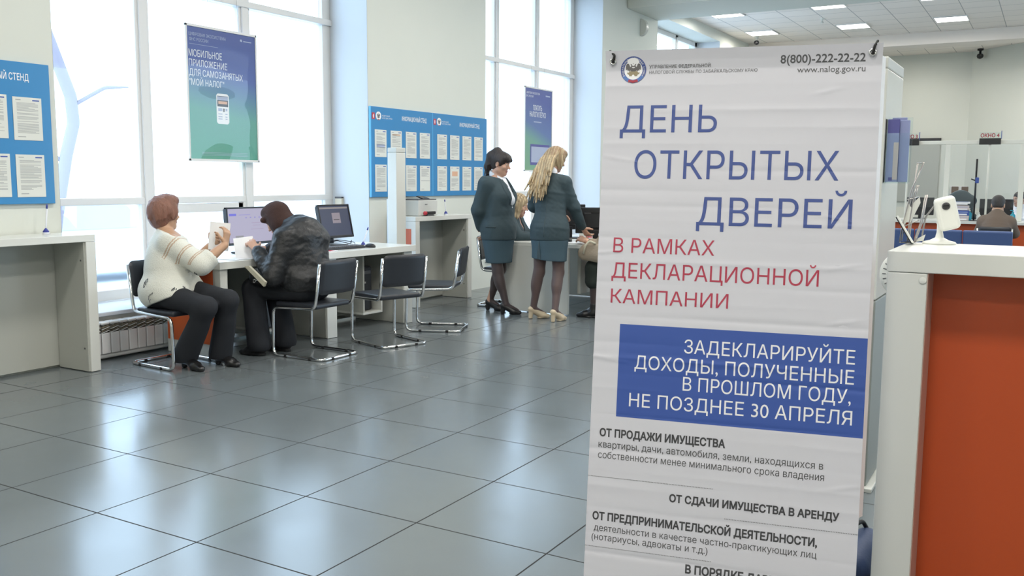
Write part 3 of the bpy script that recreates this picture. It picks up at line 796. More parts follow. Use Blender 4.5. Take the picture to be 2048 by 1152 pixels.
# papers spread at the desk edge
m = MB()
for k, (x, y, a) in enumerate(((-5.52, 5.13, 0.2), (-5.50, 5.18, -0.15), (-5.46, 5.24, 0.5))): m.box((x, y, DZ + 0.002 + k * 0.0012), (0.21, 0.297, 0.001), 'paper_white', 0, rotz(a))
tag(m.build('paper_pile', origin=(-5.5, 5.18, DZ)), 'loose white papers on the desk under the hands of the person in the hood', 'papers')

# printer on the second counter
t = empty('printer', (-6.0, 8.26, 0.983), 'white box printer on the counter under the wide noticeboard', 'printer')
m = MB(); m.bx(-6.19, -5.90, 8.08, 8.44, 0.985, 1.155, 'printer_white', 0.008); m.bx(-6.19, -5.91, 8.09, 8.43, 1.155, 1.166, 'plastic_grey', 0.003); m.build('case', t)
m = MB(); m.bx(-5.902, -5.885, 8.14, 8.38, 0.99, 1.03, 'printer_white', 0.004); m.build('paper_tray', t)
m = MB(); m.box((-6.0, 8.30, 1.18), (0.10, 0.12, 0.012), 'plastic_black', 0.002, roty(0.3)); m.build('flap', t)
m = MB(); m.bx(-5.905, -5.893, 8.2, 8.24, 1.11, 1.115, 'plastic_grey', 0.001); m.build('control_panel', t)
t = empty('hole_punch', (-5.868, 8.25, 0.983), 'small black and red gadget in front of the printer', 'office gadget')
m = MB(); m.bx(-5.885, -5.845, 8.17, 8.33, 1.0, 1.035, 'plastic_black', 0.008); m.bx(-5.88, -5.85, 8.18, 8.30, 0.984, 1.0, 'plastic_grey', 0.003); m.build('body', t)
m = MB(); m.lathe([(0.022, 0), (0.022, 0.02), (0.012, 0.026)], (-5.865, 8.165, 1.016), 'red_badge', 14, rotx(R90)); m.build('knob', t)

# ------------------------------------------------------------------ cantilever chairs
def chair(name, loc, rz, label):
    """local +X is forward"""
    t = empty(name, loc, label, 'chair', 'black cantilever chairs', rz=rz)
    r = 0.0125; pts = []
    side = [(-0.262, 0.745), (-0.225, 0.50), (-0.205, 0.40), (0.225, 0.385), (0.235, r), (-0.265, r)]
    for x, z in side: pts.append(V(x, 0.215, z))
    for x, z in side[::-1]: pts.append(V(x, -0.215, z))
    rads = [0, 0.1, 0.07, 0.06, 0.06, 0.05]; rads = rads + rads[::-1]
    m = MB(); m.tube(fillet(pts, rads, 7), r, 'chrome', 12); m.local('frame', t)
    m = MB(); m.box((0.01, 0, 0.412), (0.42, 0.40, 0.042), 'vinyl_black', 0.018, seg=4); m.local('seat', t)
    m = MB()
    def bk(i, j, s):
        y = -0.212 + 0.424 * i; z = 0.505 + 0.265 * j; x = -0.228 - 0.036 * (j) - 0.022 * (1 - (2 * i - 1) ** 2)
        e = min(i, 1 - i) * 0.424; e2 = min(j, 1 - j) * 0.265; th = 0.016 * min(1, (min(e, e2) / 0.02) ** 0.5) if min(e, e2) < 0.02 else 0.016
        return V(x + s * th, y, z)
    def cornered(i, j, s):
        p = bk(i, j, s); y, z = p[1], p[2]; zc = 0.505 + 0.1325; R = 0.045
        dy = abs(y) - (0.212 - R); dz = abs(z - zc) - (0.1325 - R)
        if dy > 0 and dz > 0:
            L = math.hypot(dy, dz)
            if L > R: k = R / L; p[1] = math.copysign(0.212 - R + dy * k, y); p[2] = zc + math.copysign(0.1325 - R + dz * k, z - zc)
        return p
    m.grid(lambda i, j: cornered(i, j, 1), 20, 14, 'vinyl_black'); m.grid(lambda i, j: cornered(1 - i, j, -1), 20, 14, 'vinyl_black')
    m.local('backrest', t)
    for x, y in ((0.1, 0.215), (-0.15, 0.215), (0.1, -0.215), (-0.15, -0.215), (-0.265, 0.1), (-0.265, -0.1)):
        m = MB(); m.box((x, y, 0.011), (0.03, 0.03, 0.02), 'rubber', 0.006); m.local('glide', t)
    return t
ch = chair('cantilever_chair', (-5.575, 4.585, 0), -0.05, 'black chair with chrome legs the woman in the white blouse sits on')
def chair_copy(loc, rz, label):
    c = copy_tree(ch); c.location = loc; c.rotation_euler = (0, 0, rz); c['label'] = label
    return c
PI = math.pi
chair_copy((-4.965, 5.40, 0), PI, 'black chrome-legged chair the person in the leather jacket sits on')
chair_copy((-4.81, 6.14, 0), PI - 0.33, 'empty black chrome-legged chair in front of the keyboard')
chair_copy((-4.89, 6.96, 0), PI + 0.40, 'empty black chrome-legged chair at the far end of the computer desk')
chair_copy((-5.16, 8.70, 0), 0.2, 'black chrome-legged chair of the seated blonde woman, behind the standing dark-haired one')
chair_copy((-3.62, 8.62, 0), PI, 'black chrome-legged chair behind the banner, with the visitor in dark clothes on it')
# ------------------------------------------------------------------ noticeboards
def arc_text(mb, body, fn, cx, cy, R, cap, a0, a1, m):
    """letters along an arc, clockwise from angle a0 to a1"""
    n = len(body)
    for i, chh in enumerate(body):
        if chh == ' ': continue
        a = a0 + (a1 - a0) * (i + 0.5) / n
        ca, sa = math.cos(a), math.sin(a)
        vs, fs, w = text_geo(chh, 0.0); sc = cap / 0.728
        pts = []
        for p in vs:
            x = (p[0] - w / 2) * sc; y = p[1] * sc
            pts.append(fn(cx + (R + y) * ca + x * sa, cy + (R + y) * sa - x * ca))
        mb.add(pts, fs, m)

def emblem(mb, F, cx, cy, R, detail=True):
    """round service emblem: blue lettered ring, grey-gold double-headed bird, red ribbon.  F(level) gives a mapping (x,y)->3D"""
    def disc(r, m, lv, n=40, a0=0, a1=2 * PI, r0=0.0):
        f = F(lv); vs = []; fs = []
        for i in range(n + 1):
            a = a0 + (a1 - a0) * i / n
            vs += [f(cx + r0 * math.cos(a), cy + r0 * math.sin(a)), f(cx + r * math.cos(a), cy + r * math.sin(a))]
        for i in range(n): fs.append([2 * i, 2 * i + 1, 2 * i + 3, 2 * i + 2])
        mb.add(vs, fs, m)
    def poly(pts, m, lv):
        f = F(lv)
        for sg in (1, -1):
            q = [f(cx + sg * x * R, cy + y * R) for x, y in pts]
            mb.add(q, [list(range(len(q)))], m)
    disc(R, 'paper_white', 1, r0=0.0)
    disc(R, 'banner_navy' if detail else 'paper_white', 2, r0=0.72 * R)
    disc(R * 0.98, 'emblem_sky' if detail else 'paper_white', 3, a0=-2.6, a1=-0.55, r0=0.73 * R)
    if detail:
        arc_text(mb, 'ФЕДЕРАЛЬНАЯ НАЛОГОВАЯ СЛУЖБА', F(4), cx, cy, 0.785 * R, 0.13 * R, 3.75, -0.62, 'paper_white')
    g = 'emblem_grey'; au = 'emblem_gold' if detail else 'emblem_grey'
    poly([(0, 0.30), (0.10, 0.34), (0.14, 0.44), (0.22, 0.46), (0.20, 0.38), (0.17, 0.30), (0.24, 0.22), (0.34, 0.44), (0.44, 0.50), (0.56, 0.40), (0.60, 0.20), (0.56, 0.0), (0.48, 0.06), (0.44, -0.10), (0.38, 0.0), (0.32, -0.14), (0.26, -0.02), (0.16, -0.10), (0, -0.1)], g, 3)
    poly([(0, -0.1), (0.16, -0.10), (0.24, -0.06), (0.40, -0.2), (0.50, -0.16), (0.46, -0.3), (0.34, -0.36), (0.30, -0.48), (0.18, -0.46), (0.12, -0.58), (0, -0.56)], au, 3)
    poly([(0, 0.44), (0.06, 0.48), (0.10, 0.58), (0.05, 0.60), (0.03, 0.70), (0, 0.72)], g, 3)
    poly([(0, -0.02), (0.11, 0.0), (0.12, 0.14), (0.1, 0.22), (0, 0.22)], 'paper_white' if detail else 'emblem_grey', 4)
    poly([(0, -0.80), (0.30, -0.72), (0.38, -0.78), (0.36, -0.98), (0.28, -0.92), (0, -1.0)], 'emblem_red', 5)

def board(y0, y1, z0, z1, label, header, logo=True):
    t = empty('information_board', (XW, (y0 + y1) / 2, z0), label, 'noticeboard', 'blue noticeboards')
    m = MB(); m.bx(XW + 0.002, XW + 0.028, y0, y1, z0, z1, 'board_blue', 0.003)
    m.bx(XW + 0.002, XW + 0.0285, y0 - 0.004, y0 + 0.006, z0, z1, 'board_edge', 0.001)
    O = V(XW + 0.0292, 0, 0)
    if logo:
        m.rect(O, Y_, Z_, y0 + 0.018, y0 + 0.066, 2.008, 2.075, 'red_badge')
        m.poly([(y0 + 0.036, 2.02), (y0 + 0.048, 2.02), (y0 + 0.05, 2.045), (y0 + 0.046, 2.062), (y0 + 0.038, 2.062), (y0 + 0.034, 2.045)], O + V(0.0005, 0, 0), Y_, Z_, 'print_white')
        emblem(m, lambda lv: (lambda x, y: V(XW + 0.0292 + lv * 0.0003, x, y)), y0 + 0.128, 2.045, 0.045, False)
        m.text('ФЕДЕРАЛЬНАЯ', O, Y_, Z_, y0 + 0.19, 2.043, 0.016, 'print_white', x1=y0 + 0.32)
        m.text('НАЛОГОВАЯ СЛУЖБА', O, Y_, Z_, y0 + 0.19, 2.018, 0.016, 'print_white', x1=y0 + 0.365)
    m.text('ИНФОРМАЦИОННЫЙ СТЕНД', O, Y_, Z_, header[0], header[2], 0.047, 'print_white', x1=header[1], bold=0.012)
    m.build('panel', t)
    return t
board(7.645, 8.757, 1.19, 2.14, 'blue noticeboard half right beside the window, behind the slim white post', (8.18, 8.64, 2.018))
board(8.762, 9.94, 1.19, 2.14, 'blue noticeboard half behind the dark-haired woman in the suit', (9.32, 9.765, 2.012))
board(2.93, 4.066, 1.195, 2.17, 'blue noticeboard cut off by the edge of the photo, above the counter', (3.32, 3.912, 2.045), False)

rs = random.Random(3)
def notice(y, z, w, h, label, kind=0, group='printed notices on the noticeboards'):
    """a printed sheet pinned flat on the board"""
    X = XW + 0.0315
    m = MB(); m.bx(XW + 0.0288, X, y, y + w, z, z + h, 'paper', 0.0008)
    O = V(X + 0.0004, 0, 0)
    m.rect(O, Y_, Z_, y + 0.1 * w, y + 0.28 * w, z + h * 0.925, z + h * 0.945, 'ink_grey')
    m.rect(O, Y_, Z_, y + 0.68 * w, y + 0.92 * w, z + h * 0.92, z + h * 0.95, 'ink_blue')
    if kind == 1: m.rect(O, Y_, Z_, y + 0.14 * w, y + 0.86 * w, z + h * 0.83, z + h * 0.87, 'ink_orange')
    if kind == 3: m.rect(O, Y_, Z_, y + 0.2 * w, y + 0.8 * w, z + h * 0.60, z + h * 0.80, 'ink_orange')
    yy = 0.86 if kind != 3 else 0.5
    while yy > 0.16:
        if rs.random() < 0.16: yy -= 0.03
        ln = 0.74 if rs.random() < 0.7 else rs.uniform(0.3, 0.7)
        m.rect(O, Y_, Z_, y + 0.13 * w, y + (0.13 + ln) * w, z + h * yy, z + h * (yy + 0.011), 'ink_grey'); yy -= 0.026
        if kind == 4 and yy < 0.55: break
    if kind == 4: m.rect(O, Y_, Z_, y + 0.1 * w, y + 0.95 * w, z + h * 0.40, z + h * 0.415, 'ink_grey')
    if kind == 2: m.rect(O, Y_, Z_, y + 0.14 * w, y + 0.86 * w, z + h * 0.35, z + h * 0.46, 'print_pale')
    m.rect(O, Y_, Z_, y + 0.13 * w, y + 0.4 * w, z + h * 0.07, z + h * 0.09, 'ink_grey')
    tag(m.build('notice_sheet', origin=(X, y + w / 2, z)), label, 'notice', group)
ordn = ('first', 'second', 'third', 'fourth')
for hb, cols, nm in ((0, (7.706, 7.976, 8.246, 8.507), 'the noticeboard beside the window'), (1, (8.85, 9.115, 9.38, 9.643), 'the noticeboard behind the women')):
    for r, (z, rn) in enumerate(((1.615, 'upper'), (1.248, 'lower'))):
        for c, y in enumerate(cols):
            k = {(0, 0, 0): 2, (0, 0, 1): 1, (0, 1, 3): 4, (1, 1, 1): 3}.get((hb, r, c), 0)
            notice(y, z, 0.197, 0.287, 'white notice, %s from left in %s row of %s' % (ordn[c], rn, nm), k)
for y, z, lab in ((3.785, 1.637, 'white notice with a glare patch, upper right one on the board at the photo edge'), (3.785, 1.243, 'white printed notice, lower right one on the board at the photo edge'),
                  (3.535, 1.645, 'white notice cut off by the photo edge, upper row of the edge board'), (3.535, 1.245, 'white notice cut off by the photo edge, lower row of the edge board')):
    notice(y, z, 0.21, 0.295, lab)

# ------------------------------------------------------------------ window posters in clear sleeves
grad_mat('poster_print', [(0.0, (0.10, 0.36, 0.25)), (0.40, (0.12, 0.35, 0.28)), (0.56, (0.10, 0.23, 0.34)), (0.72, (0.075, 0.115, 0.36)), (1.0, (0.06, 0.09, 0.30))], 'Z', 0.3, 0.10)
grad_mat('poster_print_far', [(0.0, (0.22, 0.42, 0.26)), (0.42, (0.18, 0.38, 0.30)), (0.62, (0.12, 0.19, 0.40)), (1.0, (0.08, 0.11, 0.34))], 'Z', 0.3, 0.22)
glass_mat('sleeve_film', (0.97, 0.98, 0.98))
def film(mb, O, u, v, x0, x1, y0, y1, amp, seed):
    r = np.random.RandomState(seed); W = r.normal(size=(6, 2)) * (9, 14); ph = r.rand(6) * 6.28; n = np.cross(u, v)
    def f(i, j):
        x = x0 + (x1 - x0) * i; y = y0 + (y1 - y0) * j
        e = min(1, min(i, 1 - i, j, 1 - j) * 8)
        d = sum(math.sin(W[k][0] * x + W[k][1] * y + ph[k]) for k in range(6)) / 6
        return O + u * x + v * y + n * (0.006 + amp * e * (1 + d))
    mb.grid(f, 30, 44, 'sleeve_film')
PX = -6.66
t = empty('window_poster', (PX, 6.09, 1.53), 'blue and green poster with a phone picture, hanging in the nearest window', 'poster')
m = MB(); m.bx(PX - 0.006, PX, 5.685, 6.50, 1.55, 2.72, 'poster_print', 0.001)
O = V(PX + 0.001, 0, 0); pw = 'print_white'
m.text('ЦИФРОВАЯ ЭКОСИСТЕМА', O, Y_, Z_, 5.712, 2.638, 0.028, 'print_pale', x1=6.137)
m.text('ФНС РОССИИ', O, Y_, Z_, 5.716, 2.592, 0.028, 'print_pale', x1=5.93)
m.rect(O, Y_, Z_, 5.716, 6.04, 2.563, 2.566, 'print_pale')
m.text('МОБИЛЬНОЕ', O, Y_, Z_, 5.705, 2.456, 0.062, pw, x1=6.085)
m.text('ПРИЛОЖЕНИЕ', O, Y_, Z_, 5.705, 2.372, 0.060, pw, x1=6.144)
m.text('ДЛЯ САМОЗАНЯТЫХ', O, Y_, Z_, 5.705, 2.288, 0.060, pw, x1=6.331)
m.text('"МОЙ НАЛОГ"', O, Y_, Z_, 5.703, 2.205, 0.058, pw, x1=6.102)
m.poly([(6.31, 2.655), (6.335, 2.652), (6.335, 2.668), (6.322, 2.676), (6.31, 2.668)], O, Y_, Z_, 'print_pale'); m.rect(O, Y_, Z_, 6.35, 6.45, 2.655, 2.663, 'print_pale')
rp = [(6.003 + 0.148 * x, 1.878 + 0.275 * y) for x, y in ((0.12, 0), (0.88, 0), (1, 0.06), (1, 0.94), (0.88, 1), (0.12, 1), (0, 0.94), (0, 0.06))]
m.poly(rp, O, Y_, Z_, 'paper_white'); O2 = O + V(0.0005, 0, 0)
m.rect(O2, Y_, Z_, 6.013, 6.141, 2.036, 2.132, 'ink_dark'); m.rect(O2 + V(0.0004, 0, 0), Y_, Z_, 6.025, 6.13, 2.06, 2.085, 'ink_orange'); m.rect(O2 + V(0.0004, 0, 0), Y_, Z_, 6.013, 6.141, 2.095, 2.128, 'print_pale')
m.rect(O2, Y_, Z_, 6.022, 6.07, 1.995, 2.022, 'print_pale'); m.rect(O2, Y_, Z_, 6.078, 6.10, 1.99, 2.02, 'emblem_grey'); m.rect(O2, Y_, Z_, 6.11, 6.13, 1.998, 2.02, 'print_pale')
for z in (1.965, 1.94, 1.92): m.rect(O2, Y_, Z_, 6.022, 6.07, z, z + 0.008, 'print_pale'); m.rect(O2, Y_, Z_, 6.105, 6.13, z, z + 0.008, 'print_pale')
for z in (1.60, 1.612, 1.588): m.rect(O, Y_, Z_, 5.82, 6.365, z, z + 0.0025, 'print_pale')
m.build('printed_sheet', t)
m = MB(); film(m, V(PX, 0, 0), Y_, Z_, 5.68, 6.505, 1.545, 2.725, 0.0035, 4); m.build('clear_sleeve', t)
m = MB()
for a, b, c, d in ((5.672, 5.69, 1.535, 2.735), (6.495, 6.513, 1.535, 2.735), (5.672, 6.513, 1.532, 1.555), (5.672, 6.513, 2.715, 2.737)): m.bx(PX - 0.008, PX + 0.008, a, b, c, d, 'frame_white', 0.002)
m.build('edge_strip', t)
for y in (5.95, 6.3):
    m = MB(); m.tube([V(PX - 0.004, y, 2.73), V(PX - 0.02, y, 3.03)], 0.0012, 'cable_grey', 6); m.build('hanging_thread', t)
t = empty('window_poster', (PX, 12.14, 1.5), 'narrow-looking blue and green poster in the second window, behind the blonde woman', 'poster')
m = MB(); m.bx(PX - 0.006, PX, 11.73, 12.56, 1.52, 2.715, 'poster_print_far', 0.001)
m.text('ЦИФРОВАЯ ЭКОСИСТЕМА', O, Y_, Z_, 11.77, 2.63, 0.03, pw, x1=12.18)
m.text('ФНС РОССИИ', O, Y_, Z_, 11.77, 2.582, 0.03, pw, x1=11.98)
m.rect(O, Y_, Z_, 12.36, 12.5, 2.62, 2.64, 'print_pale')
m.text('ПЛАТИТЬ', O, Y_, Z_, 11.98, 2.40, 0.075, pw, x1=12.25, bold=0.01)
m.text('НАЛОГИ ЛЕГКО', O, Y_, Z_, 11.875, 2.305, 0.075, pw, x1=12.37, bold=0.01)
m.rect(O, Y_, Z_, 12.0, 12.235, 2.225, 2.24, 'print_pale')
m.rect(O, Y_, Z_, 11.90, 12.5, 1.60, 1.905, 'leaflet_violet'); m.rect(O2, Y_, Z_, 11.93, 12.47, 1.64, 1.87, 'print_pale')
m.build('printed_sheet', t)
m = MB()
for a, b, c, d in ((11.715, 11.735, 1.505, 2.73), (12.555, 12.575, 1.505, 2.73), (11.715, 12.575, 1.503, 1.525), (11.715, 12.575, 2.71, 2.732)): m.bx(PX - 0.008, PX + 0.008, a, b, c, d, 'frame_white', 0.002)
m.build('edge_strip', t)
for y in (11.95, 12.35):
    m = MB(); m.tube([V(PX - 0.004, y, 2.73), V(PX - 0.02, y, 3.03)], 0.0012, 'cable_grey', 6); m.build('hanging_thread', t)

# ------------------------------------------------------------------ service desk with the standing women
t = empty('service_desk', (-4.6, 8.9, 0), 'white desk with a round-cornered front panel, the two standing women before it', 'desk')
m = MB()
pl = [(-4.21, 0.01), (-4.21, 0.695), (-5.02, 0.695), (-5.02, 0.42)] + [(-4.76 - 0.26 * math.cos(a), 0.44 - 0.43 * math.sin(a)) for a in np.linspace(0.05, R90, 12)]
m.prism(pl, V(0, 8.37, 0), X_, Z_, V(0, -0.035, 0), 'laminate_edge'); m.build('front_panel', t)
m = MB(); m.bx(-5.0, -4.02, 8.34, 9.9, 0.696, 0.735, 'laminate_white', 0.004); m.build('worktop', t)
m = MB(); m.bx(-4.16, -4.125, 8.45, 9.8, 0.22, 0.695, 'laminate_grey', 0.002); m.build('side_panel', t)
m = MB(); m.bx(-5.0, -4.1, 9.84, 9.875, 0.01, 0.695, 'laminate_edge', 0.002); m.build('rear_panel', t)
def on_desk(name, bx, mm, label, cat, extra=None):
    m = MB(); m.bx(*bx, mm, 0.004)
    if extra: extra(m)
    return tag(m.build(name, origin=((bx[0] + bx[1]) / 2, (bx[2] + bx[3]) / 2, bx[4])), label, cat)
def backmon(name, x, y, w, h, yaw, label):
    t = empty(name, (x, y, 0.735), label, 'monitor', rz=yaw)
    L = MB(); L.box((0, 0, 0.10 + h / 2), (0.03, w, h), 'plastic_black', 0.008); L.box((0.02, 0, 0.10 + h / 2), (0.03, w * 0.6, h * 0.6), 'plastic_black', 0.01); L.local('case', t)
    L = MB(); L.box((-0.0155, 0, 0.10 + h / 2), (0.002, w - 0.03, h - 0.04), 'screen_navy', 0); L.local('screen', t)
    L = MB(); L.box((0.02, 0, 0.07), (0.02, 0.06, 0.13), 'plastic_black', 0.004); L.box((0.0, 0, 0.008), (0.18, 0.24, 0.014), 'plastic_black', 0.005); L.local('stand', t)
    L = MB(); L.box((0.036, 0.02, 0.10 + h * 0.8), (0.004, 0.14, 0.012), 'rubber', 0.001); L.local('vent', t)
    return t
backmon('office_monitor', -4.06, 8.66, 0.42, 0.27, -1.15, 'black monitor seen from behind at the edge of the white banner')
backmon('office_monitor', -4.64, 9.20, 0.36, 0.28, -0.9, 'black monitor mostly behind the arm of the standing blonde woman')
t = empty('sign_holder', (-4.40, 9.18, 0.735), 'clear upright sign holder with a printed sheet on the service desk', 'sign holder')
m = MB(); m.box((-4.40, 9.18, 0.91), (0.19, 0.006, 0.33), 'paper', 0.002, rotz(0.5)); m.box((-4.40, 9.18, 0.74), (0.2, 0.08, 0.008), 'plastic_white', 0.002, rotz(0.5))
m.text('3', V(-4.40, 9.18, 0.91) + rotz(0.5) @ V(0, -0.005, 0), rotz(0.5) @ X_, Z_, 0.0, 0.04, 0.075, 'ink_dark', x1=0.045)
for z in (0.0, -0.03, -0.06, -0.10): m.rect(V(-4.40, 9.18, 0.91) + rotz(0.5) @ V(0, -0.005, 0), rotz(0.5) @ X_, Z_, -0.06, 0.07, z, z + 0.008, 'ink_grey')
m.build('sheet', t)
on_desk('stapler', (-4.36, -4.27, 8.50, 8.54, 0.736, 0.775), 'plastic_black', 'black stapler on the service desk beside the blonde woman', 'stapler')
on_desk('paper_stack', (-4.30, -4.09, 8.40, 8.70, 0.736, 0.748), 'paper_white', 'white papers at the corner of the service desk', 'papers')
m = MB(); m.lathe([(0.045, 0), (0.05, 0.03), (0.05, 0.05), (0.02, 0.06)], (-4.13, 8.52, 0.749), 'plastic_white', 20)
tag(m.build('paper_roll', origin=(-4.13, 8.52, 0.749)), 'white roll standing on the papers of the service desk', 'roll')
m = MB(); m.box((-4.30, 8.95, 0.747), (0.14, 0.2, 0.02), 'banner_blue', 0.003, rotz(0.3)); m.box((-4.30, 8.96, 0.763), (0.12, 0.16, 0.01), 'paper_white', 0.003, rotz(0.5)); m.box((-4.31, 8.98, 0.774), (0.09, 0.08, 0.01), 'emblem_red', 0.003, rotz(0.9))
tag(m.build('folder_pile', origin=(-4.3, 8.95, 0.736)), 'blue and red folders on the service desk between the two black monitors', 'folders')

# ------------------------------------------------------------------ the big banner
BY, BL, BR_ = 0.22242, 0.10243, -0.00531
bu0 = V(math.cos(BY), math.sin(BY), 0); bn0 = V(-math.sin(BY), math.cos(BY), 0)
bv0 = Z_ * math.cos(BL) + bn0 * math.sin(BL)
BU = bu0 * math.cos(BR_) + bv0 * math.sin(BR_); BV = -bu0 * math.sin(BR_) + bv0 * math.cos(BR_)
BN = np.cross(BU, BV)                                   # towards the camera side
BO = V(-0.44198, 2.84318, 1.77952) - BU * 0.8
rb = random.Random(11); creases = []
b = -0.105
while b > -1.77: creases.append((b, rb.choice((-1, 1)) * rb.uniform(0.0008, 0.0022), rb.uniform(0.012, 0.03))); b -= rb.uniform(0.045, 0.085)
diag = [(0.66, -0.13, 0.05, 0.25), (0.70, -0.50, 0.06, -0.2), (0.02, -0.62, 0.08, 0.12), (0.72, -0.64, 0.07, 0.22), (0.04, -0.95, 0.09, -0.15), (0.73, -0.80, 0.06, 0.25), (0.75, -1.28, 0.05, 0.3), (0.06, -0.33, 0.07, -0.2)]
def bdisp(a, b):
    d = 0.0
    if b > -0.058: d += 0.30 * (b + 0.058) + 0.10 * max(0, b + 0.03)
    for c, s, w in creases:
        x = abs(b - c) / w
        if x < 1: d += s * (1 - x) ** 2 * (0.7 + 0.5 * math.sin(a * 5 + c * 40))
    for x0, y0, L, sl in diag:
        if abs(a - x0) < L:
            e = abs((b - y0) - sl * (a - x0)) / 0.010
            if e < 1: d += 0.0022 * (1 - e) ** 2 * (1 - (abs(a - x0) / L) ** 2)
    return d
def bfn(lift):
    def f(a, b): return BO + BU * a + BV * b + BN * (bdisp(a, b) + lift)
    return f
def dense(m, body, x0, base, cap, mm, x1, bold=0.0):
    """banner lettering, following the cloth"""
    vs, fs, w = text_geo(body, bold); sy = cap / 0.728; sxx = (x1 - x0) / w; f = bfn(0.0007)
    m.add([f(x0 + p[0] * sxx, base + p[1] * sy) for p in vs], fs, mm)
t = empty('banner_stand', BO + BU * 0.4 - BV * 1.79, 'tall white banner announcing an open day, blue and red Russian text', 'banner')
m = MB()
f0 = bfn(0.0); fb = bfn(-0.0012)
m.grid(lambda i, j: f0(0.8 * i, -1.785 + 1.785 * j), 48, 420, 'banner_cloth')
m.grid(lambda i, j: fb(0.8 * (1 - i), -1.785 + 1.785 * j), 20, 120, 'banner_cloth')
fr = bfn(0.0003)
m.grid(lambda i, j: fr(0.080 + 0.7195 * i, -1.1290 + 0.2885 * j), 40, 90, 'banner_blue')
nv, rd, wt, ik, i2 = 'banner_navy', 'banner_red', 'paper_white', 'banner_ink', 'banner_ink2'
dense(m, 'ДЕНЬ', 0.052, -0.248, 0.083, nv, 0.346)
dense(m, 'ОТКРЫТЫХ', 0.102, -0.389, 0.086, nv, 0.698)
dense(m, 'ДВЕРЕЙ', 0.298, -0.528, 0.085, nv, 0.740)
dense(m, 'В РАМКАХ', 0.048, -0.619, 0.046, rd, 0.356)
dense(m, 'ДЕКЛАРАЦИОННОЙ', 0.046, -0.698, 0.048, rd, 0.658)
dense(m, 'КАМПАНИИ', 0.047, -0.776, 0.044, rd, 0.404)
dense(m, 'ЗАДЕКЛАРИРУЙТЕ', 0.280, -0.918, 0.042, wt, 0.768)
dense(m, 'ДОХОДЫ, ПОЛУЧЕННЫЕ', 0.131, -0.976, 0.042, wt, 0.768)
dense(m, 'В ПРОШЛОМ ГОДУ,', 0.281, -1.032, 0.042, wt, 0.762)
dense(m, 'НЕ ПОЗДНЕЕ 30 АПРЕЛЯ', 0.119, -1.094, 0.042, wt, 0.768)
dense(m, 'ОТ ПРОДАЖИ ИМУЩЕСТВА', 0.031, -1.194, 0.024, ik, 0.415, 0.036)
dense(m, 'квартиры, дачи, автомобиля, земли, находящихся в', 0.029, -1.230, 0.022, i2, 0.696)
dense(m, 'собственности менее минимального срока владения', 0.029, -1.263, 0.022, i2, 0.700)
dense(m, 'ОТ СДАЧИ ИМУЩЕСТВА В АРЕНДУ', 0.256, -1.375, 0.023, ik, 0.747, 0.036)
dense(m, 'ОТ ПРЕДПРИНИМАТЕЛЬСКОЙ ДЕЯТЕЛЬНОСТИ,', 0.020, -1.457, 0.024, ik, 0.690, 0.036)
dense(m, 'деятельности в качестве частно-практикующих лиц', 0.026, -1.492, 0.021, i2, 0.690)
dense(m, '(нотариусы, адвокаты и т.д.)', 0.020, -1.521, 0.021, i2, 0.378)
dense(m, 'В ПОРЯДКЕ ДАРЕНИЯ', 0.314, -1.587, 0.025, ik, 0.640, 0.036)
dense(m, '8(800)-222-22-22', 0.521, -0.047, 0.023, i2, 0.755, 0.014)
dense(m, 'www.nalog.gov.ru', 0.569, -0.075, 0.0185, i2, 0.756)
dense(m, 'УПРАВЛЕНИЕ ФЕДЕРАЛЬНОЙ', 0.135, -0.0525, 0.0095, i2, 0.319, 0.01)
dense(m, 'НАЛОГОВОЙ СЛУЖБЫ ПО ЗАБАЙКАЛЬСКОМУ КРАЮ', 0.135, -0.0690, 0.0095, i2, 0.456)
emblem(m, lambda lv: bfn(0.0006 + lv * 0.0003), 0.086, -0.0565, 0.0395, True)
ft = bfn(0.0006)
for x0, x1, y in ((0.0, 0.384, -1.323), (0.423, 0.799, -1.409), (0.0, 0.390, -1.5435)):
    x = x0
    while x < x1: m.add([ft(x, y), ft(x + 0.0022, y), ft(x + 0.0022, y + 0.0022), ft(x, y + 0.0022)], [[0, 1, 2, 3]], i2); x += 0.0046
m.build('cloth', t)
Rb = np.stack([BU, BV, BN], 1)
for a, b, sx in ((0.023, -0.030, -1), (0.773, -0.024, 1), (0.023, -1.755, -1), (0.777, -1.755, 1)):
    q = MB(); c = bfn(0.001)(a, b)
    q.tube([c + BU * 0.0085 * math.cos(x) + BV * 0.0085 * math.sin(x) for x in np.linspace(0, 2 * PI, 24, endpoint=False)], 0.0032, 'chrome', 8, closed=True); q.build('grommet', t)
    if b > -1:
        q = MB(); q.tube(fillet([c - BN * 0.012 + BV * (-0.004), c + BN * 0.006 - BV * 0.003, c + BU * sx * (-0.006 if sx < 0 else 0.004) + BV * 0.016 + BN * 0.01, c + BU * (-0.012 if sx < 0 else 0.012) + BV * 0.032, c + BU * (-0.012 if sx < 0 else 0.012) + BV * 0.036 - BN * 0.03], 0.006), 0.0036, 'rubber', 8); q.build('elastic_cord', t)
hub = BO + BU * 0.4 - BV * 0.95 - BN * 0.05
for a, b in ((0.03, 0.0), (0.77, 0.0), (0.03, -1.76), (0.77, -1.76)):
    q = MB(); e = BO + BU * a + BV * b - BN * 0.022
    q.tube([hub, (hub + e) / 2 - BN * 0.01, e], 0.006, 'plastic_black', 8); q.build('pole', t)
q = MB(); q.lathe([(0.03, -0.02), (0.035, 0), (0.03, 0.02)], hub, 'plastic_black', 16, Rb); q.build('hub', t)
q = MB(); e = hub + bn0 * 0.32; e[2] = 0.012; q.tube([hub, e], 0.007, 'plastic_black', 8); q.build('rear_leg', t)
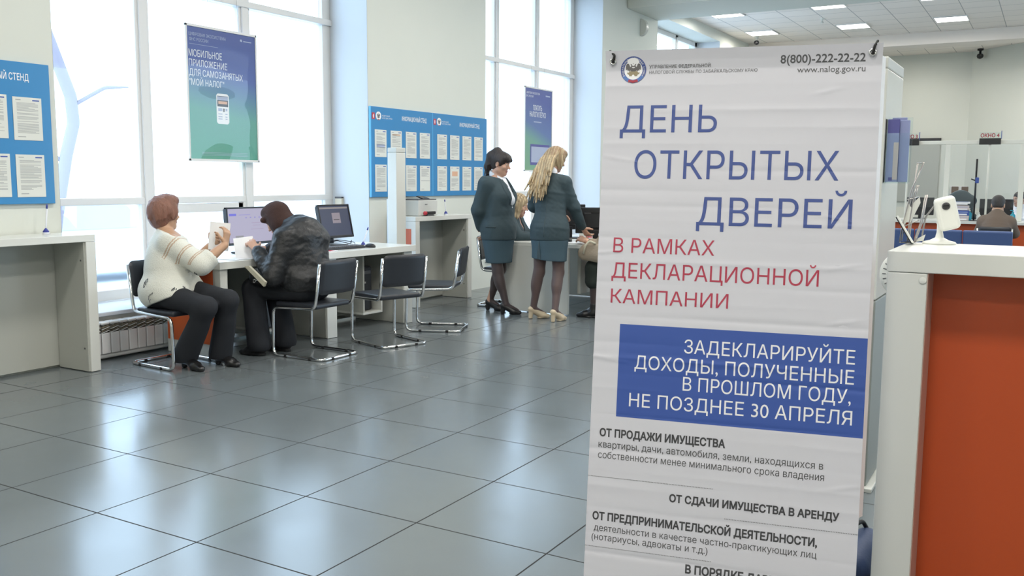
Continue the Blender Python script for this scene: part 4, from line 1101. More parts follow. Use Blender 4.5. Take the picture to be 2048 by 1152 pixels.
# side border of the stand's white backing, seen beyond the cloth's edge
q = MB(); q.grid(lambda i, j: BO + BU * (0.800 + 0.012 * i) + BV * (-1.36 + 1.33 * j) - BN * (0.004 + 0.03 * i), 2, 20, 'paper_white'); q.build('folded_edge', t)

# ------------------------------------------------------------------ the orange reception counter in front
CX0, CY0, CY1, CH = -0.425, 3.02, 3.50, 1.18
t = empty('reception_counter', (0.6, 3.25, 0), 'white-framed reception counter with a big orange front panel, nearest the camera', 'counter')
m = MB(); m.bx(CX0, 1.9, CY0, CY1, CH - 0.064, CH, 'laminate_white', 0.003); m.build('worktop', t)
for x in (CX0 + 0.002, 1.78):
    m = MB(); m.bx(x, x + 0.115, CY0 + 0.001, CY1 - 0.002, 0.0, CH - 0.0655, 'laminate_white', 0.003)
    m.bx(x + 0.115, x + 0.117, CY0 + 0.006, CY0 + 0.16, 0.0, CH - 0.066, 'laminate_orange_bounce', 0.0005); e = m.build('side_panel', t)  # orange bounce from the front panel painted onto the white inner face
    q = MB(); q.lathe([(0.011, 0), (0.011, 0.002), (0.009, 0.003)], (x + 0.103, CY0, CH - 0.086), 'plastic_white', 16, rotx(R90)); q.build('screw_cap', e)
m = MB(); m.bx(CX0 + 0.117, 1.785, CY0 + 0.16, CY0 + 0.18, 0.0, CH - 0.066, 'orange_desk', 0.001); m.build('front_panel', t)
m = MB(); m.bx(CX0 + 0.117, 1.785, CY1 - 0.03, CY1 - 0.012, 0.1, CH - 0.066, 'laminate_grey', 0.001); m.build('back_panel', t)

# white desk camera on its stand
t = empty('desk_camera', (-0.325, 3.47, CH), 'white box camera on a round white stand on the reception counter', 'camera')
cx, cy = -0.322, 3.455
m = MB(); m.lathe([(0.053, 0), (0.054, 0.004), (0.05, 0.008), (0.03, 0.013), (0.014, 0.022), (0.010, 0.04), (0.010, 0.085)], (cx, cy, CH), 'plastic_white', 32); m.build('stand', t)
m = MB(); m.box((cx - 0.004, cy + 0.004, CH + 0.075), (0.016, 0.02, 0.018), 'plastic_white', 0.004); m.build('clamp', t)
Rc = rotz(0.25) @ rotx(0.20) @ roty(-0.28)
cc = V(cx + 0.022, cy - 0.035, CH + 0.106)
m = MB(); m.box(cc, (0.068, 0.034, 0.116), 'plastic_white', 0.016, Rc, 4); m.box(cc + Rc @ V(0, 0.018, 0), (0.060, 0.012, 0.106), 'plastic_white', 0.006, Rc); bdy = m.build('body', t)
m = MB(); c2 = cc + Rc @ V(0, -0.0172, 0.030); m.lathe([(0.013, -0.002), (0.013, 0.002), (0.011, 0.003)], c2, 'plastic_grey', 24, Rc @ rotx(R90)); m.lathe([(0.010, 0.0), (0.010, 0.004), (0.004, 0.006)], c2, 'plastic_black', 24, Rc @ rotx(R90)); tag(m.build('lens', bdy), 'round black lens')
m = MB(); m.tube(fillet([cc + Rc @ V(-0.03, 0.025, 0.03), V(cx - 0.05, cy + 0.02, CH + 0.09), V(cx - 0.058, cy + 0.03, CH + 0.03), V(cx - 0.055, cy + 0.035, CH + 0.004)], 0.03), 0.003, 'cable_grey', 8); m.build('cord', t)
# slanted tablet panel seen edge-on
t = empty('slanted_display', (-0.42, 3.40, CH), 'thin white slanted panel with a black edge at the end of the reception counter', 'display')
ta, tb = V(-0.452, 3.40, 1.272), V(-0.398, 3.40, 1.183)
dd = nrm(tb - ta); nn = V(-dd[2], 0, dd[0]) * -1
ey = nrm(V(-0.124, 0.99, -0.045)); ez = nrm(np.cross(dd, ey)); ey = np.cross(ez, dd); Rs = np.stack([dd, ey, ez], 1)
m = MB(); m.box((ta + tb) / 2, (np.linalg.norm(tb - ta), 0.16, 0.007), 'plastic_white', 0.002, Rs); m.build('panel', t)
m = MB(); m.box((ta + tb) / 2 + Rs @ V(0, 0, -0.005 if (Rs @ V(0, 0, 1))[0] > 0 else 0.005), (np.linalg.norm(tb - ta) * 0.97, 0.15, 0.004), 'plastic_black', 0.001, Rs); m.build('screen', t)
# wire leaflet rack
t = empty('wire_rack', (-0.40, 3.44, CH), 'chrome wire leaflet rack with a few papers behind the slanted panel', 'rack')
m = MB()
for dy in (0.0, 0.05):
    y = 3.41 + dy
    m.tube(fillet([V(-0.443, y, CH + 0.006), V(-0.438, y, 1.23), V(-0.414, y, 1.363), V(-0.380 - dy * 0.5, y, 1.456)], 0.02), 0.0022, 'steel', 8)
    m.tube(fillet([V(-0.418, y, CH + 0.006), V(-0.415, y, 1.25), V(-0.405, y, 1.345), V(-0.398, y, 1.38)], 0.02), 0.0022, 'steel', 8)
    m.tube(fillet([V(-0.397, y, CH + 0.004), V(-0.394, y, 1.20), V(-0.380, y, 1.25), V(-0.369, y, 1.347)], 0.02), 0.0022, 'steel', 8)
for a, b in ((V(-0.438, 3.41, 1.235), V(-0.385, 3.41, 1.262)), (V(-0.425, 3.41, 1.33), V(-0.395, 3.46, 1.34)), (V(-0.438, 3.41, 1.24), V(-0.438, 3.46, 1.24)), (V(-0.394, 3.41, 1.20), V(-0.394, 3.46, 1.20)), (V(-0.380, 3.41, 1.456), V(-0.405, 3.46, 1.456)), (V(-0.443, 3.41, CH + 0.003), V(-0.397, 3.46, CH + 0.003))): m.tube([a, b], 0.002, 'steel', 8)
m.build('wire_frame', t)
for k, (pts, lab) in enumerate(((((-0.440, 1.235), (-0.418, 1.262), (-0.412, 1.30), (-0.428, 1.325)), 'white leaflet in the lower pocket of the wire rack'), (((-0.415, 1.25), (-0.386, 1.32), (-0.39, 1.34), (-0.412, 1.315)), 'pale grey leaflet standing askew in the wire rack'), (((-0.394, 1.185), (-0.371, 1.19), (-0.365, 1.212), (-0.388, 1.198)), 'small folded paper at the foot of the wire rack'))):
    m = MB(); m.prism(pts, V(0, 3.425 + 0.008 * k, 0), X_, Z_, V(0, 0.003, 0), 'paper'); tag(m.build('leaflet', origin=(pts[0][0], 3.43, pts[0][1])), lab, 'leaflet')

# ring-shaped device clipped behind the counter
t = empty('ring_fan', (-0.43, 3.53, 1.06), 'white ring-shaped device peeking out behind the reception counter end', 'fan')
c = V(-0.432, 3.535, 1.062); Rf = rotx(R90) @ roty(0.0)
m = MB(); m.lathe([(0.055, -0.012), (0.083, -0.012), (0.087, -0.006), (0.087, 0.012), (0.055, 0.014)], c, 'plastic_white', 40, Rf)
for a in np.linspace(2.4, 3.9, 7): m.box(c + V(0.071 * math.cos(a), -0.0145, 0.071 * math.sin(a)), (0.012, 0.001, 0.003), 'plastic_grey', 0.0, roty(-a))
m.build('ring', t)
m = MB(); m.lathe([(0.054, -0.006), (0.054, 0.012)], c, 'plastic_grey', 32, Rf); m.build('core', t)
m = MB(); m.box(c + V(-0.01, 0.0, 0.09), (0.05, 0.03, 0.012), 'plastic_white', 0.004); m.box(c + V(0.0, 0.0, 0.105), (0.012, 0.015, 0.022), 'plastic_grey', 0.003); m.box(c + V(0.0, -0.02, 0.09), (0.03, 0.045, 0.01), 'plastic_white', 0.003); m.build('clip', t)

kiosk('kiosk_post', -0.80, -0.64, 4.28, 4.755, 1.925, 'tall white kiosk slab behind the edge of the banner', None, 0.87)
t = empty('leaflet_holder', (-0.59, 4.33, 1.387), 'clear wall holder with blue and violet leaflets on the tall white kiosk', 'leaflet holder')
m = MB(); m.bx(-0.639, -0.54, 4.30, 4.302, 1.387, 1.60, 'acrylic', 0); m.bx(-0.639, -0.54, 4.37, 4.374, 1.387, 1.67, 'acrylic', 0); m.bx(-0.639, -0.54, 4.30, 4.374, 1.383, 1.388, 'acrylic', 0); m.bx(-0.639, -0.636, 4.30, 4.374, 1.387, 1.66, 'plastic_black', 0); m.build('pocket', t)
for k, (x0, x1, z1, y, mm, lab) in enumerate(((-0.633, -0.585, 1.66, 4.312, 'leaflet_violet', 'violet leaflet at the front of the clear holder'), (-0.585, -0.545, 1.655, 4.325, 'leaflet_lilac', 'lilac leaflet beside the violet one in the clear holder'), (-0.62, -0.56, 1.668, 4.345, 'leaflet_lilac', 'pale blue leaflet at the back of the clear holder'))):
    m = MB(); m.bx(x0, x1, y, y + 0.006, 1.39, z1, mm, 0.001)
    if k == 0: m.bx(x0, x1, y - 0.001, y, 1.39, 1.60, 'leaflet_lilac', 0); m.bx(x1 - 0.02, x1, y - 0.002, y - 0.001, 1.40, 1.56, 'leaflet_pink', 0); m.bx(x0 + 0.012, x0 + 0.028, y - 0.002, y - 0.001, 1.395, 1.41, 'leaflet_violet', 0)
    tag(m.build('leaflet', origin=((x0 + x1) / 2, y, 1.39)), lab, 'leaflet')
t = empty('tool_bag', (-0.55, 3.38, 0), 'dark blue bag on the floor between the banner and the reception counter', 'bag')
S = Sculpt(0.012); S.cap((-0.60, 3.24, 0.055), (-0.60, 3.50, 0.055), 0.055, 0.055); S.cap((-0.51, 3.24, 0.05), (-0.51, 3.52, 0.05), 0.055, 0.055); S.cut((0, 0, 0.002), (0, 0, -1)); P, Q = S.mesh(); mesh_obj('body', wrinkle(P, Q, 0.004, 20, 2), Q, ['bag_navy'], t)
m = MB(); m.tube(fillet([V(-0.56, 3.42, 0.10), V(-0.55, 3.46, 0.13), V(-0.53, 3.52, 0.13), V(-0.52, 3.55, 0.095)], 0.04), 0.008, 'rubber', 8); m.build('handle', t)
m = MB(); m.tube(fillet([V(-0.75, 3.74, 0.007), V(-0.62, 3.68, 0.007), V(-0.54, 3.66, 0.03), V(-0.48, 3.62, 0.05), V(-0.43, 3.57, 0.02), V(-0.30, 3.56, 0.007)], 0.05), 0.006, 'cable_black', 8)
tag(m.build('power_cable', origin=(-0.55, 3.66, 0)), 'black cable on the floor behind the dark blue bag', 'cable')

# ------------------------------------------------------------------ far hall: waiting seats and service windows
def bench(x1, n, y, label):
    t = empty('waiting_bench', (x1 - n * 0.25, y, 0), label, 'bench')
    for k in range(n):
        a = x1 - (k + 1) * 0.5
        m = MB(); m.box((a + 0.25, y + 0.0, 0.64), (0.495, 0.05, 0.43), 'seat_blue', 0.02, rotx(0.12), 3); m.build('backrest', t)
        m = MB(); m.box((a + 0.25, y + 0.27, 0.42), (0.495, 0.48, 0.06), 'seat_blue', 0.02, None, 3); m.build('seat', t)
    for a in (x1 - 0.25, x1 - n * 0.5 + 0.25):
        m = MB(); m.tube(fillet([V(a, y - 0.02, 0.02), V(a, y + 0.25, 0.30), V(a, y + 0.5, 0.02)], 0.05), 0.02, 'chrome', 10); m.build('leg', t)
    m = MB(); m.bx(x1 - n * 0.5, x1, y + 0.2, y + 0.26, 0.33, 0.38, 'steel', 0.005); m.build('beam', t)
bench(-0.335, 4, 11.5, 'row of dark blue waiting seats seen from behind over the reception counter')

t = empty('service_counter', (-1.0, 16.6, 0), 'long white counter with orange front and glass partitions at the far service windows', 'counter')
m = MB(); m.bx(-3.9, 1.4, 16.0, 16.75, 0.74, 0.785, 'laminate_white', 0.004); m.build('worktop', t)
m = MB(); m.bx(-3.9, 1.4, 16.12, 16.15, 0.02, 0.738, 'orange_desk', 0.002); m.build('front_panel', t)
PXS = (-2.565, -1.47, -0.415, 0.64)
for x in PXS:
    m = MB(); m.bx(x - 0.037, x + 0.037, 16.28, 16.34, 0.786, 1.984, 'post_cream', 0.004); m.build('post', t)
m = MB(); m.bx(-3.9, 1.4, 16.28, 16.34, 1.985, 2.045, 'post_cream', 0.004); m.build('top_rail', t)
for a, b in zip(PXS[:-1], PXS[1:]):
    m = MB(); m.bx(a + 0.04, b - 0.04, 16.308, 16.314, 0.98, 1.985, 'window_glass', 0); m.build('glass_pane', t)
for x, num in ((-2.05, '3'), (-0.88, '4')):
    t = empty('window_sign', (x, 16.24, 1.97), 'dark display box with the red lettering for service window %s' % num, 'sign', 'service window signs')
    m = MB(); m.bx(x - 0.15, x + 0.15, 16.22, 16.27, 1.975, 2.072, 'led_black', 0.003); m.build('display_box', t)
    m = MB(); m.bx(x - 0.148, x + 0.148, 16.24, 16.25, 2.072, 2.165, 'acrylic', 0.0)
    m.text('ОКНО ' + num, V(0, 16.238, 0), X_, Z_, x - 0.137, 2.088, 0.058, 'sign_red', x1=x + 0.125, bold=0.035); m.build('plate', t)
    m = MB(); m.bx(x + 0.148, x + 0.158, 16.235, 16.255, 2.06, 2.185, 'ink_blue', 0.001); m.build('end_bracket', t)
    m = MB(); m.tube([V(x, 16.25, 0.786), V(x, 16.25, 1.975)], 0.016, 'post_cream', 10); m.build('post', t)
t = empty('gooseneck_stand', (-1.03, 16.10, 0.786), 'thin black stand with a clamp on the far service counter', 'stand')
m = MB(); m.tube([V(-1.03, 16.10, 0.787), V(-1.035, 16.10, 1.75)], 0.014, 'plastic_black', 8); m.box((-1.03, 16.10, 0.793), (0.1, 0.1, 0.012), 'plastic_black', 0.004); m.build('pole', t)
m = MB(); m.box((-1.015, 16.09, 1.42), (0.05, 0.05, 0.09), 'ink_blue', 0.01); m.tube([V(-1.10, 16.08, 1.44), V(-1.0, 16.08, 1.40)], 0.01, 'plastic_black', 8); m.build('clamp', t)
def farmon(x, y, w, h, label):
    t = empty('far_monitor', (x, y, 0.785), label, 'monitor')
    m = MB(); m.box((x, y, 0.785 + 0.06 + h / 2), (w, 0.04, h), 'plastic_black', 0.008); m.build('case', t)
    m = MB(); m.box((x, y + 0.02, 0.83), (0.05, 0.03, 0.08), 'plastic_black', 0.003); m.box((x, y + 0.02, 0.792), (0.2, 0.15, 0.012), 'plastic_black', 0.004); m.build('stand', t)
farmon(-1.87, 16.62, 0.42, 0.29, 'dark monitor on the far counter under service window 3')
farmon(-0.75, 16.62, 0.48, 0.28, 'dark monitor on the far counter in front of the man in brown')
t = empty('office_chair', (-1.32, 17.25, 0), 'empty dark office chair behind the far counter next to the brochures', 'chair')
S = Sculpt(0.012); S.cap((-1.48, 17.25, 0.78), (-1.14, 17.25, 0.78), 0.10, 0.10, 0.02, (Y_, 0.5)); S.cap((-1.48, 17.25, 1.08), (-1.16, 17.25, 1.08), 0.09, 0.09, 0.03, (Y_, 0.5)); S.cap((-1.32, 17.25, 0.8), (-1.32, 17.25, 1.06), 0.2, 0.2, 0.03, (Y_, 0.25)); P, Q = S.mesh(); mesh_obj('backrest', P, Q, ['dark_teal'], t)
m = MB(); m.box((-1.32, 17.0, 0.48), (0.5, 0.5, 0.09), 'dark_teal', 0.03, None, 3); m.build('seat', t)
m = MB(); m.tube([V(-1.32, 17.0, 0.04), V(-1.32, 17.0, 0.45)], 0.03, 'plastic_black', 10)
m.tube(fillet([V(-1.32, 17.0, 0.42), V(-1.32, 17.27, 0.45), V(-1.32, 17.28, 0.8)], 0.05), 0.025, 'plastic_black', 8)
for a in np.linspace(0, 2 * PI, 5, endpoint=False): m.tube([V(-1.32, 17.0, 0.09), V(-1.32 + 0.28 * math.cos(a), 17.0 + 0.28 * math.sin(a), 0.03)], 0.022, 'plastic_black', 8)
m.build('base', t)
for k, (z, mm, lab) in enumerate(((0.786, 'leaflet_pink', 'pink brochure pile lying lowest on the far counter'), (0.865, 'banner_blue', 'blue brochure pile in the middle of the upright brochures'), (0.945, 'leaflet_pink', 'rose brochures above the blue ones on the far counter'), (1.026, 'paper_white', 'white top sheets of the brochure display on the far counter'))):
    m = MB(); m.box((-1.22, 16.15 + 0.012 * k, z + 0.041), (0.24 - 0.02 * (k == 2), 0.10, 0.076 if k < 3 else 0.03), mm, 0.003); m.box((-1.22, 16.099 + 0.012 * k, z + 0.02), (0.18, 0.002, 0.02), 'paper_white', 0); m.box((-1.22, 16.099 + 0.012 * k, z + 0.055), (0.2, 0.002, 0.01), 'print_pale', 0)
    tag(m.build('brochure_stack', origin=(-1.22, 16.15, z)), lab, 'brochures', 'brochures on the far counter')
def bottle(x, y, h, mm, capm, label):
    t = empty('pump_bottle', (x, y, 0.785), label, 'bottle')
    m = MB(); m.lathe([(0.034, 0), (0.036, 0.01), (0.036, h * 0.6), (0.015, h * 0.72), (0.014, h * 0.78)], (x, y, 0.786), mm, 18); m.build('body', t)
    m = MB(); m.lathe([(0.016, h * 0.78), (0.016, h * 0.86), (0.006, h * 0.87), (0.006, h)], (x, y, 0.786), capm, 14); m.box((x - 0.015, y, 0.786 + h), (0.05, 0.014, 0.012), capm, 0.004); m.build('pump', t)
bottle(-1.10, 16.18, 0.19, 'gel_blue', 'plastic_white', 'blue gel pump bottle beside the brochures on the far counter')
bottle(-0.965, 16.2, 0.13, 'plastic_white', 'plastic_white', 'small white bottle on the far counter left of the man in brown')
bottle(-0.50, 16.3, 0.17, 'gel_blue', 'gel_blue', 'blue bottle in front of the woman in the white shirt')
t = empty('wall_shelf', (-1.42, 24.98, 1.0), 'two brown wooden cabinet doors low on the back wall of the far office', 'cabinet')
for a, b in ((-1.62, -1.47), (-1.40, -1.24)):
    m = MB(); m.bx(a - 0.5, b - 0.5, 24.90, 24.97, 0.2, 1.28, 'brown_wood', 0.004); m.build('door', t)
m = MB(); m.bx(-2.15, -1.72, 24.93, 24.99, 0.18, 1.29, 'frame_white', 0.003); m.build('carcass', t)
t = empty('roller_blind', (-2.9, 24.95, 2.4), 'dark rail of a pale roller blind on the back wall above service window 3', 'blind')
m = MB(); m.bx(-3.4, -2.42, 24.9, 24.98, 2.385, 2.46, 'plastic_black', 0.004); m.build('rail', t)
m = MB(); m.bx(-3.38, -2.44, 24.94, 24.946, 0.9, 2.385, 'laminate_grey', 0.001); m.build('sheet', t)
# ------------------------------------------------------------------ people
mat('skin', (0.56, 0.33, 0.235), 0.5, var=0.06, vscale=30)
mat('skin_tan', (0.50, 0.30, 0.19), 0.5, var=0.06, vscale=30)
mat('lip', (0.42, 0.19, 0.165), 0.45)
mat('eye_white', (0.72, 0.70, 0.68), 0.25)
mat('eye_dark', (0.05, 0.035, 0.03), 0.2)
mat('hair_auburn', (0.23, 0.105, 0.072), 0.5, var=0.45, vscale=14, bump=0.9, bscale=60, stretch=(3, 3, 0.5))
mat('hair_dark', (0.022, 0.014, 0.012), 0.4, var=0.4, vscale=14, bump=0.8, bscale=60, stretch=(3, 3, 0.4))
mat('hair_blonde', (0.40, 0.30, 0.175), 0.45, var=0.5, vscale=16, bump=0.9, bscale=60, stretch=(3, 3, 0.35))
mat('hair_blonde_light', (0.60, 0.46, 0.27), 0.45, var=0.3, vscale=16)
mat('hair_blonde_dark', (0.25, 0.16, 0.085), 0.5, var=0.3, vscale=16)
mat('hair_grey', (0.045, 0.040, 0.038), 0.6, var=0.4, vscale=20, bump=0.4, bscale=90)
mat('knit_white', (0.70, 0.70, 0.63), 0.85, var=0.05, vscale=60, bump=0.55, bscale=170)
mat('knit_tan', (0.50, 0.38, 0.28), 0.85)
mat('knit_trim', (0.80, 0.80, 0.74), 0.8)
mat('eyelet', (0.06, 0.065, 0.07), 0.8)
mat('trousers_black', (0.011, 0.013, 0.018), 0.85, bump=0.15, bscale=250)
mat('leather_black', (0.014, 0.015, 0.017), 0.42, spec=0.45, bump=0.35, bscale=45)
mat('leather_dark', (0.010, 0.010, 0.011), 0.28, spec=0.6)
mat('hood_brown', (0.045, 0.020, 0.016), 0.9, var=0.2, vscale=40, bump=0.35, bscale=160)
mat('suit_teal', (0.034, 0.058, 0.070), 0.8, var=0.06, vscale=80, bump=0.12, bscale=300)
mat('skirt_teal', (0.048, 0.088, 0.115), 0.8, var=0.06, vscale=80, bump=0.12, bscale=300)
mat('shirt_white', (0.74, 0.76, 0.80), 0.7)
mat('tights', (0.045, 0.030, 0.030), 0.55, sheen=0.2)
mat('tights_sheer', (0.085, 0.052, 0.048), 0.55, sheen=0.2)
mat('shoe_black', (0.012, 0.012, 0.013), 0.35)
mat('shoe_cream', (0.56, 0.46, 0.32), 0.4)
mat('coat_brown', (0.155, 0.115, 0.088), 0.85, bump=0.2, bscale=60)
mat('sleeve_beige', (0.30, 0.25, 0.19), 0.85, bump=0.3, bscale=60)
mat('bag_cream', (0.52, 0.49, 0.38), 0.5)
mat('skirt_dark', (0.016, 0.024, 0.020), 0.85)

def frame3(f, u=(0, 0, 1)):
    f = nrm(f); u = np.asarray(u, float); u = nrm(u - f * (u @ f)); r = np.cross(f, u); return np.stack([r, f, u], 1)

def add_head(S, H, R, s=1.0):
    h = lambda x, y, z: H + R @ (V(x, y, z) * s)
    S.ell(h(0, -0.010, 0.034), V(0.074, 0.094, 0.086) * s, R, 0.01)
    S.ell(h(0, 0.022, -0.035), V(0.058, 0.066, 0.078) * s, R, 0.03)
    S.cap(h(-0.045, 0.0, -0.065), h(0, 0.062, -0.092), 0.022 * s, 0.021 * s, 0.025); S.cap(h(0.045, 0.0, -0.065), h(0, 0.062, -0.092), 0.022 * s, 0.021 * s, 0.025)
    S.ell(h(0, 0.074, 0.026), V(0.05, 0.018, 0.012) * s, R, 0.02)
    for q in (-1, 1):
        S.ell(h(q * 0.032, 0.093, 0.008), V(0.017, 0.012, 0.010) * s, R, 0.012, '-')
        S.ell(h(q * 0.032, 0.074, 0.008), V(0.0125, 0.0125, 0.0125) * s, R, 0.004)
        S.ell(h(q * 0.042, 0.060, -0.024), V(0.022, 0.02, 0.02) * s, R, 0.02)
        S.ell(h(q * 0.074, -0.012, -0.006), V(0.009, 0.02, 0.031) * s, R @ rotz(-q * 0.35), 0.008)
        S.ell(h(q * 0.079, -0.008, -0.004), V(0.004, 0.010, 0.016) * s, R @ rotz(-q * 0.35), 0.004, '-')
    S.cap(h(0, 0.084, 0.012), h(0, 0.108, -0.024), 0.008 * s, 0.012 * s, 0.012)
    for q in (-1, 1): S.ell(h(q * 0.011, 0.096, -0.028), V(0.008, 0.009, 0.007) * s, R, 0.006)
    S.ell(h(0, 0.085, -0.057), V(0.023, 0.011, 0.006) * s, R, 0.006); S.ell(h(0, 0.083, -0.067), V(0.020, 0.011, 0.007) * s, R, 0.006)
    S.cap(h(0, 0.1, -0.062), h(0, 0.1, -0.062), 0.002, 0.002, 0.004, None, '-')

def add_hand(S, W, d, n, side, curl=(0.35, 0.6), s=1.0, thumb=0.5, k=0.006):
    """side +1 right hand, -1 left hand; d finger direction, n the way the palm faces"""
    d = nrm(d); n = nrm(np.asarray(n, float) - d * (np.asarray(n, float) @ d)); t = np.cross(d, n) * side
    pl = 0.088 * s
    for x in (0.026, 0.009, -0.009, -0.026):
        S.cap(W + t * x * 0.55 * s, W + d * pl + t * x * s, 0.014 * s, 0.0115 * s, 0.012, (n, 0.85))
    for x, L, w in ((0.030, 0.070, 0.06), (0.0102, 0.079, 0.0), (-0.0102, 0.073, -0.04), (-0.030, 0.057, -0.10)):
        a = W + d * pl + t * x * s; c1, c2 = curl[0] * (1 + 0.25 * (x < 0)), curl[1]
        dd = nrm(d + t * w)
        e1 = nrm(dd * math.cos(c1) + n * math.sin(c1)); e2 = nrm(dd * math.cos(c1 + c2) + n * math.sin(c1 + c2)); e3 = nrm(dd * math.cos(c1 + c2 * 1.6) + n * math.sin(c1 + c2 * 1.6))
        b = a + e1 * L * 0.46 * s; c = b + e2 * L * 0.31 * s; e = c + e3 * L * 0.26 * s
        S.chain([a, b, c, e], [0.0095 * s, 0.0085 * s, 0.008 * s, 0.0068 * s], k)
    a = W + d * 0.022 * s + t * 0.022 * s; dd = nrm(d * 0.62 + t * 0.72 + n * thumb)
    b = a + dd * 0.044 * s; c = b + nrm(dd + d * 0.5 + n * 0.2) * 0.036 * s
    S.chain([a, b, c], [0.0135 * s, 0.0105 * s, 0.0085 * s], k)

def add_torso(S, J, g, o=0.0, k=0.05):
    td, fl = g['td'], g['flat']; r = np.cross(td, Z_); R = np.stack([r, td, Z_], 1)
    S.ell(J['P'], V(g['rp'] + o, g['rp'] * fl * 1.08 + o, 0.115 + o), R, k)
    S.cap(J['P'] + (J['W'] - J['P']) * 0.3, J['W'], g['rp'] * 0.86 + o, g['rw'] + o, k, (td, fl))
    S.cap(J['W'], J['C'], g['rw'] + o, g['rc'] + o, k, (td, fl))
    S.cap(J['C'], J['C'] + (J['N'] - J['C']) * 0.62, g['rc'] + o, g['rc'] * 0.72 + o, k, (td, fl * 0.9))
    S.cap(J['SL'], J['SR'], g['rs'] + o, g['rs'] + o, k)
    if g.get('bust'):
        for q in (-1, 1): S.ell(J['C'] + td * g['rc'] * fl * 0.72 + r * q * g['rc'] * 0.42 - Z_ * 0.015, V(0.062, 0.055, 0.06) * g['bust'] + o, R, 0.05)
    if g.get('belly'): S.ell(J['W'] + td * g['rw'] * 0.28 - Z_ * 0.02, V(g['rw'] * 0.85, g['rw'] * 0.75, 0.13) + o, R, 0.06)
def add_neck(S, J, o=0.0, r=0.052): S.cap(J['N'] - Z_ * 0.03, J['H'] + J['HR_'] @ V(0, -0.025, -0.06), r + 0.008 + o, r + o, 0.03)
def add_arm(S, J, q, g, o=0.0, upto=1.0, k=0.03):
    a = g.get('arm', 1.0); s, e, w = J['S' + q], J['E' + q], J['W' + q]
    S.cap(s, e, 0.052 * a + o, 0.042 * a + o, k)
    S.cap(e, e + (w - e) * upto, 0.042 * a + o, (0.042 * a) + (0.027 * a - 0.042 * a) * upto + o, k)
def add_leg(S, J, q, g, o=0.0, k=0.03, thigh=True, calf=True, o2=None):
    a = g.get('leg', 1.0); h, kn, an = J['H' + q], J['K' + q], J['A' + q]; o2 = o if o2 is None else o2
    if thigh: S.cap(h, kn, 0.084 * a + o, 0.056 * a + o, k)
    if calf:
        S.cap(kn, an, 0.053 * a + o, 0.034 * a + o2, k)
        sh = nrm(an - kn); f = J['T' + q] - an; b = -nrm(f - sh * (f @ sh))
        if o < 0.008: S.ell(kn + (an - kn) * 0.30 + b * 0.018 * a, V(0.046 * a + o, 0.046 * a + o, 0.10), frame3(b, -sh), 0.04)
def shoe(name, A, T, heel, m, t, open_=True, seed=0, rise=0.0, vox=0.005):
    A = np.asarray(A, float); T = np.asarray(T, float); d = T - A; d[2] = 0; d = nrm(d)
    Hh = V(A[0], A[1], 0) - d * 0.045; T = V(T[0], T[1], 0); L = np.linalg.norm(T - Hh); r = np.cross(d, Z_)
    S = Sculpt(vox); b = Hh + d * L * 0.62
    S.cap(Hh + Z_ * (0.042 + heel) + d * 0.02, b + Z_ * 0.034, 0.034, 0.039, 0.02, (Z_, 0.9)); S.cap(b + Z_ * 0.030, T - d * 0.028 + Z_ * 0.022, 0.039, 0.027, 0.02, (Z_, 0.75))
    if open_:
        S.ell(Hh + d * L * 0.40 + Z_ * (0.085 + heel * 0.8), V(0.026, L * 0.30, 0.036), np.stack([r, d, Z_], 1), 0.01, '-')
    else: S.cap(Hh + d * 0.045 + Z_ * (0.04 + heel), A + Z_ * 0.03, 0.042, 0.040, 0.03)
    if heel > 0.02: S.cap(Hh + d * 0.014 + Z_ * 0.012, Hh + d * 0.018 + Z_ * (heel + 0.02), 0.021, 0.024, 0.008)
    S.cap(b - d * 0.02 + Z_ * 0.008, T - d * 0.03 + Z_ * 0.008, 0.032, 0.024, 0.004, (Z_, 0.35))
    if heel <= 0.02: S.cap(Hh + d * 0.03 + Z_ * 0.01, b + Z_ * 0.008, 0.034, 0.034, 0.004, (Z_, 0.35))
    S.cut((0, 0, 0.0012), (0, 0, -1)); P, Q = S.mesh()
    return mesh_obj(name, P, Q, [m], t)

def head_mat(J, s=1.0, skin=0, lip=1, white=2, dark=3, brow=4):
    H, R = J['H'], J['HR_']
    def f(c):
        q = (c - H) @ R / s; x, y, z = q.T; ax = np.abs(x); out = np.full(len(c), skin)
        out[(ax < 0.024 - 0.25 * np.abs(z + 0.062)) & (z > -0.074) & (z < -0.050) & (y > 0.078)] = lip
        out[(np.abs(ax - 0.034) < 0.021) & (z > 0.026) & (z < 0.036) & (y > 0.06)] = brow
        e = ((ax - 0.032) / 0.0125) ** 2 + ((z - 0.008) / 0.0065) ** 2
        out[(e < 1) & (y > 0.06)] = white
        out[(((ax - 0.032) ** 2 + (z - 0.008) ** 2) < 0.0058 ** 2) & (y > 0.06)] = dark
        return out
    return f
def jd(**k): return {a: np.asarray(b, float) for a, b in k.items()}
def centroid(P, Q): return P[Q].mean(1)
def wrap_mesh(S, name, mats, t, wr=None, fm=None, rl=1):
    P, Q = S.mesh(); P = relax(P, Q, rl) if rl else P
    if wr: P = wrinkle(P, Q, *wr)
    return mesh_obj(name, P, Q, mats, t, None if fm is None else fm(centroid(P, Q))), P, Q
def stick_on(mb, P, N, pts, r, m, lift=0.002):
    """small flat marks lying on a surface"""
    for p, sz in pts:
        i = np.argmin(((P - p) ** 2).sum(1)); n = N[i]; u = nrm(np.cross(n, V(0.3, 0.2, 1))); v = np.cross(n, u)
        mb.poly([(sz[0] * math.cos(a), sz[1] * math.sin(a)) for a in np.linspace(0, 2 * PI, 10, endpoint=False)], P[i] + n * lift, u, v, m)

